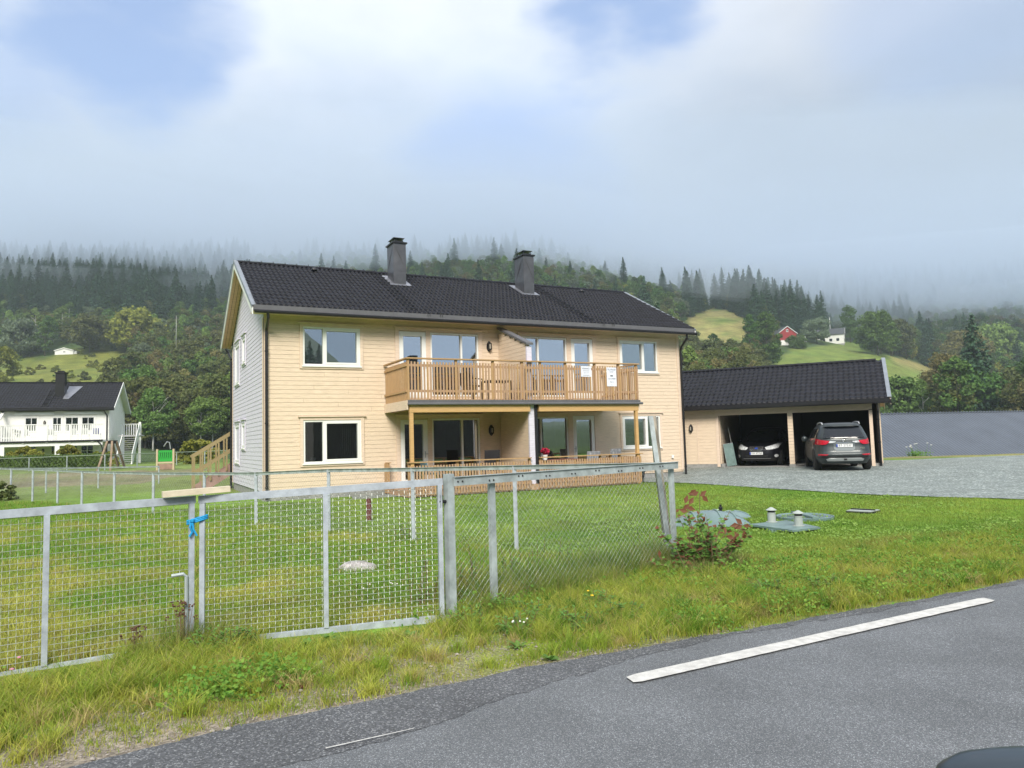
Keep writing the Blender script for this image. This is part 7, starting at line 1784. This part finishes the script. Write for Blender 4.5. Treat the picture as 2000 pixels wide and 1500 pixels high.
sb.build('stems', M['stalk'], t); lg.build('green_leaves', M['leafgreen'], t, fix=False); lr.build('red_leaves', M['leafred'], t, fix=False)
def seedy(label, x, y, n, h, group=None, spread=.12):
    t = empty('seed_head_weed', label, 'weed', (x, y, 0), group=group); sb = MB(); hb = MB()
    for k in range(n):
        a = rr.uniform(0, 2*PI); q = rr.uniform(.0, spread); H_ = h*rr.uniform(.6, 1.05); p0 = Vector((math.cos(a)*q*.4, math.sin(a)*q*.4, 0)); p1 = Vector((math.cos(a)*q, math.sin(a)*q*.6, H_)); sb.tube([p0, p0.lerp(p1, .5)+Vector((0, 0, .02)), p1], [.0028, .002, .0014], 4)
        for j in range(3): c = p1+Vector((rr.uniform(-.02, .02), rr.uniform(-.02, .02), rr.uniform(-.03, .01))); hb.lathe([(.001, -.006), (.009, -.002), (.009, .003), (.001, .008)], k=6, T=Matrix.Translation(c))
    sb.build('stalks', M['stalk'], t); hb.build('seed_heads', M['seed'], t)
seedy('dry brown seed-head weed growing between the gate uprights', -2.62, 5.86, 16, .36); seedy('dry seed-head weed left of the gate uprights', -2.88, 5.66, 12, .24); seedy('dry seed-head weed at the left gate rail end', -4.05, 4.9, 10, .30)
def stalky(label, x, y, n, h, m='leafgreen', name='tall_weed', group=None):
    t = empty(name, label, 'weed', (x, y, 0), group=group); sb = MB(); lg = MB()
    for k in range(n):
        p0 = Vector((rr.uniform(-.12, .12), rr.uniform(-.08, .08), 0)); H_ = h*rr.uniform(.6, 1.1); p1 = p0+Vector((rr.uniform(-.10, .10), rr.uniform(-.05, .05), H_)); sb.tube([p0, p1], [.004, .002], 4)
        for j in range(14): f = rr.uniform(.1, 1); leaf_quad(lg, p0.lerp(p1, f), (rr.uniform(-1, 1), rr.uniform(-1, .5), rr.uniform(-.1, .6)), (0, -.4, .9), rr.uniform(.03, .085)*(1.2-.6*f), .02)
    sb.build('stalks', M['stalk'], t); lg.build('leaves', M[m], t, fix=False)
for i, (px, Yd, h, lb) in enumerate(((905, 7.4, .50, 'leafy weed behind the chain-link just right of the gate post'), (925, 7.9, .42, 'leafy weed behind the first chain-link post'), (1065, 8.3, .52, 'thin dark stalk behind the middle of the roadside chain-link'), (1105, 8.6, .35, 'leafy weed at the foot of the roadside chain-link, middle'), (1160, 8.7, .30, 'leafy weed at the foot of the roadside chain-link, right half'), (1225, 8.8, .28, 'leafy weed left of the leaning pole'), (990, 8.0, .40, 'leafy weed between the two chain-link posts'), (1025, 8.2, .36, 'leafy weed just right of the second chain-link post'), (1265, 8.9, .40, 'leafy weed crowding the foot of the leaning pole'), (820, 7.1, .45, 'grey-green weed inside the yard near the gate\'s right end'), (785, 11.9, .40, 'green weed clump at the foot of a yard fence post'))):
    P = at(px, 1000, Yd); stalky(lb, P.x, P.y, 9 if i != 2 else 3, h)
def dock(label, x, y, n, L_, m='leafgreen', group=None):
    t = empty('dock_plant', label, 'weed', (x, y, 0), group=group); lg = MB()
    for k in range(n):
        a = 2*PI*k/n+rr.uniform(-.3, .3); h = rr.uniform(.35, 1.1)
        d = Vector((math.cos(a), math.sin(a), h)).normalized(); s = d.cross(Vector((0, 0, 1))).normalized(); l = L_*rr.uniform(.7, 1.1); wq = l*.16; n0 = len(lg.v)
        for q, ww, dr in ((0, .15, 0), (.35, 1, 0), (.7, .85, -.06), (1, .05, -.22)): c = d*l*q+Vector((0, 0, dr*l)); lg.v += [tuple(c-s*wq*ww), tuple(c+s*wq*ww)]
        for q in range(3): lg.face(n0+2*q, n0+2*q+1, n0+2*q+3, n0+2*q+2)
    lg.build('leaves', M[m], t, fix=False)
G_ = 'dock plants along the road verge'
for i, (px, py) in enumerate(((800, 1245), (940, 1180), (980, 1235), (1010, 1265), (840, 1210), (1120, 1200), (1240, 1170), (1395, 1195), (1440, 1145), (1590, 1130), (1740, 1110), (600, 1262), (640, 1250), (1075, 1290), (60, 1330))): p = gp(px, py); dock('broad-leaved green dock plant in the verge grass', p.x, p.y, 11, .105, group=G_)
for i, (px, py) in enumerate(((872, 1165), (905, 1190), (945, 1165), (985, 1200), (920, 1225), (1020, 1175), (1060, 1215), (1005, 1240), (1110, 1235), (1165, 1190), (1205, 1215), (430, 1275), (470, 1268), (1500, 1165), (1600, 1160))): p = gp(px, py); stalky('leafy bright green weed clump in the verge grass', p.x, p.y, 12, .17, group='leafy weed clumps in the verge')
def flower(label, px, py, h, m, r, n=1, group=None):
    p = gp(px, py); t = empty('wild_flower', label, 'flower', tuple(p), group=group); sb = MB(); hb = MB()
    for k in range(n):
        x, y = rr.uniform(-.03, .03)*n, rr.uniform(-.02, .02)*n; sb.tube([(x*.5, y*.5, 0), (x, y, h)], .0018, 4); hb.lathe([(.001, h-.004), (r, h), (r*.8, h+.006), (.001, h+.010)], x, y, 9)
    sb.build('stem', M['leafgreen'], t); hb.build('flower_head', m, t)
yl = mat('yellow_petals', (.75, .50, .01), .6); wh = mat('white_petals', (.70, .70, .66), .7); pk = mat('pink_petals', (.50, .20, .30), .7)
flower('left of the two yellow dandelion-like flowers in the verge', 1147, 1182, .13, yl, .013); flower('right, larger yellow flower in the verge', 1160, 1194, .14, yl, .017)
flower('white yarrow head low in the verge below the yellow flowers', 1035, 1250, .14, wh, .008, 5); flower('white yarrow at the foot of the gate\'s right half', 745, 1200, .26, wh, .008, 7); flower('small white flower by the chain-link foot', 1042, 1135, .12, wh, .018, 2)
flower('pink clover head at the left picture edge below the gate', 22, 1345, .12, pk, .016); flower('pink clover head at the left end of the gate bottom rail', 35, 1330, .16, pk, .013)
for i, (px, py) in enumerate(((548, 1335), (565, 1340))): flower(['red-brown fallen leaf cluster at the asphalt edge, left', 'red weed rosette beside the asphalt, left of centre', 'tan fallen leaf on the asphalt edge'][i], px, py+4, .015, [M['leafred'], M['leafred'], M['stalk']][i], .03, 3)
t = empty('branch', 'fallen weathered plank end lying in the grass before the corner post', 'plank', (0, 0, 0)); b = MB(); a = gp(1215, 1147, .03); c = gp(1285, 1130, .03); b.bar(a, c, .06, .02); b.build('board', M['oldwood'], t)
# bush at the far left of the yard fence, bushes at the wood's foot
for px, Yd, s, k, lb in ((-5, 25, .38, 2, 'olive bush at the left picture edge behind the yard fence'), (375, 52, .75, 0, 'yellow-green bush left of the wooden stair'), (392, 60, .8, 0, 'taller yellow-green bush behind the stair foot')):
    P = at(px, 930, Yd); o = bpy.data.objects.new('garden_bush', BM[k]); COL.objects.link(o); o.location = (P.x, P.y, height(P.x, P.y)-.05); o.scale = (s, s, s*.8); tag(o, lb, 'bush')
for px, Yd, lb in ((1797, 38.5, 'green weed clump with white umbels before the metal roof, left one'), (1948, 41.5, 'green weed clump with white umbels before the metal roof, near the right edge')):
    P = at(px, 890, Yd); P.z = height(P.x, P.y); t = empty('umbel_plant', lb, 'weed', tuple(P)); sb = MB(); hb = MB(); lg = MB()
    for k in range(26):
        x, y = rr.uniform(-.5, .5), rr.uniform(-.3, .3); h = rr.uniform(.25, .5); sb.tube([(x, y, 0), (x*1.1, y, h)], .006, 4)
        for j in range(12): leaf_quad(lg, (x+rr.uniform(-.12, .12), y, rr.uniform(.0, .28)), (rr.uniform(-1, 1), rr.uniform(-1, .5), rr.uniform(0, .8)), (0, -.5, .8), .13, .05)
        if k % 3 == 0: z2 = rr.uniform(.5, .75); sb.tube([(x, y, 0), (x*1.3, y, z2)], .005, 4); hb.lathe([(.001, z2), (.06, z2+.02), (.05, z2+.03), (.001, z2+.035)], x*1.3, y, 8)
    sb.build('stems', M['leafgreen'], t); lg.build('leaves', M['leafgreen'], t, fix=False); hb.build('umbels', wh, t)

# ================================================================== the air: low cloud on the slopes and thin haze
def volume(name, dens, col, aniso=.2):
    m = bpy.data.materials.new(name); m.use_nodes = True; t_ = m.node_tree; t_.nodes.clear(); o = t_.nodes.new('ShaderNodeOutputMaterial'); v = t_.nodes.new('ShaderNodeVolumePrincipled')
    v.inputs['Color'].default_value = (*col, 1); v.inputs['Density'].default_value = dens; v.inputs['Anisotropy'].default_value = aniso; t_.links.new(v.outputs[0], o.inputs['Volume']); return m
HZ = 1
if HZ:
    b = MB(); b.box(-1500, 1500, -450, 2300, -6, 560); hz_ = b.build('haze', volume('thin_haze', .00036, (.80, .90, 1.0))); tag(hz_, kind='stuff')
    b = MB(); nx, ny = 46, 26
    def cl_(s, v, top):
        x = -1150+2300*s; y = 230+1400*v; e = min(1, min(s, 1-s)*9, min(v*7, (1-v)*7)); e = max(0, e)**.5
        base = 100+20*noise.noise((x*.0055, y*.0055, 1))+9*noise.noise((x*.02, y*.02, 4))-ss(0, 350, x)*11-ss(-150, -400, x)*3
        if top: return (x, y, base+(1-e)*12+(34+60*ss(0, 1, v*2.2)+18*noise.noise((x*.004, y*.004, 8)))*e+.5)
        return (x, y, base+(1-e)*12)
    b.grid(lambda s, v: cl_(s, v, False), nx, ny); b.grid(lambda s, v: cl_(s, v, True), nx, ny); n0 = (nx+1)*(ny+1)
    ring = [i*(ny+1) for i in range(nx+1)]+[nx*(ny+1)+j for j in range(1, ny+1)]+[i*(ny+1)+ny for i in range(nx-1, -1, -1)]+[j for j in range(ny-1, 0, -1)]
    for i in range(len(ring)): a, c = ring[i], ring[(i+1) % len(ring)]; b.face(a, c, n0+c, n0+a)
    lc = b.build('low_cloud', volume('fog_bank', .0125, (.82, .90, 1.0), .35)); tag(lc, kind='stuff')
    wm = volume('wisp_mist', .0075, (.86, .92, 1.0), .35)
    for (cx_, cy_, cz_, rx_, ry_, rz2) in ((-300, 400, 90, 95, 45, 17), (-120, 395, 84, 70, 40, 13), (60, 420, 92, 90, 40, 16), (215, 440, 76, 80, 40, 14), (350, 470, 80, 90, 45, 16), (120, 350, 74, 45, 22, 8)):
        b = MB(); q0 = 0; nu_, nv_ = 28, 12
        for i in range(1, nv_):
            ph = PI*i/nv_
            for j in range(nu_):
                t_ = 2*PI*j/nu_; d_ = Vector((math.sin(ph)*math.cos(t_), math.sin(ph)*math.sin(t_), math.cos(ph))); k_ = 1+.35*noise.noise(d_*1.7+Vector((cx_, 0, 0))); b.v.append((cx_+d_.x*rx_*k_, cy_+d_.y*ry_*k_, cz_+d_.z*rz2*k_))
        b.v += [(cx_, cy_, cz_+rz2), (cx_, cy_, cz_-rz2)]; tp = len(b.v)-2
        for i in range(nv_-2):
            for j in range(nu_): q_ = (j+1) % nu_; b.face(q0+i*nu_+j, q0+(i+1)*nu_+j, q0+(i+1)*nu_+q_, q0+i*nu_+q_)
        for j in range(nu_): q_ = (j+1) % nu_; b.face(tp, q0+j, q0+q_); b.face(tp+1, q0+(nv_-2)*nu_+q_, q0+(nv_-2)*nu_+j)
        tag(b.build('mist_wisp', wm), kind='stuff')
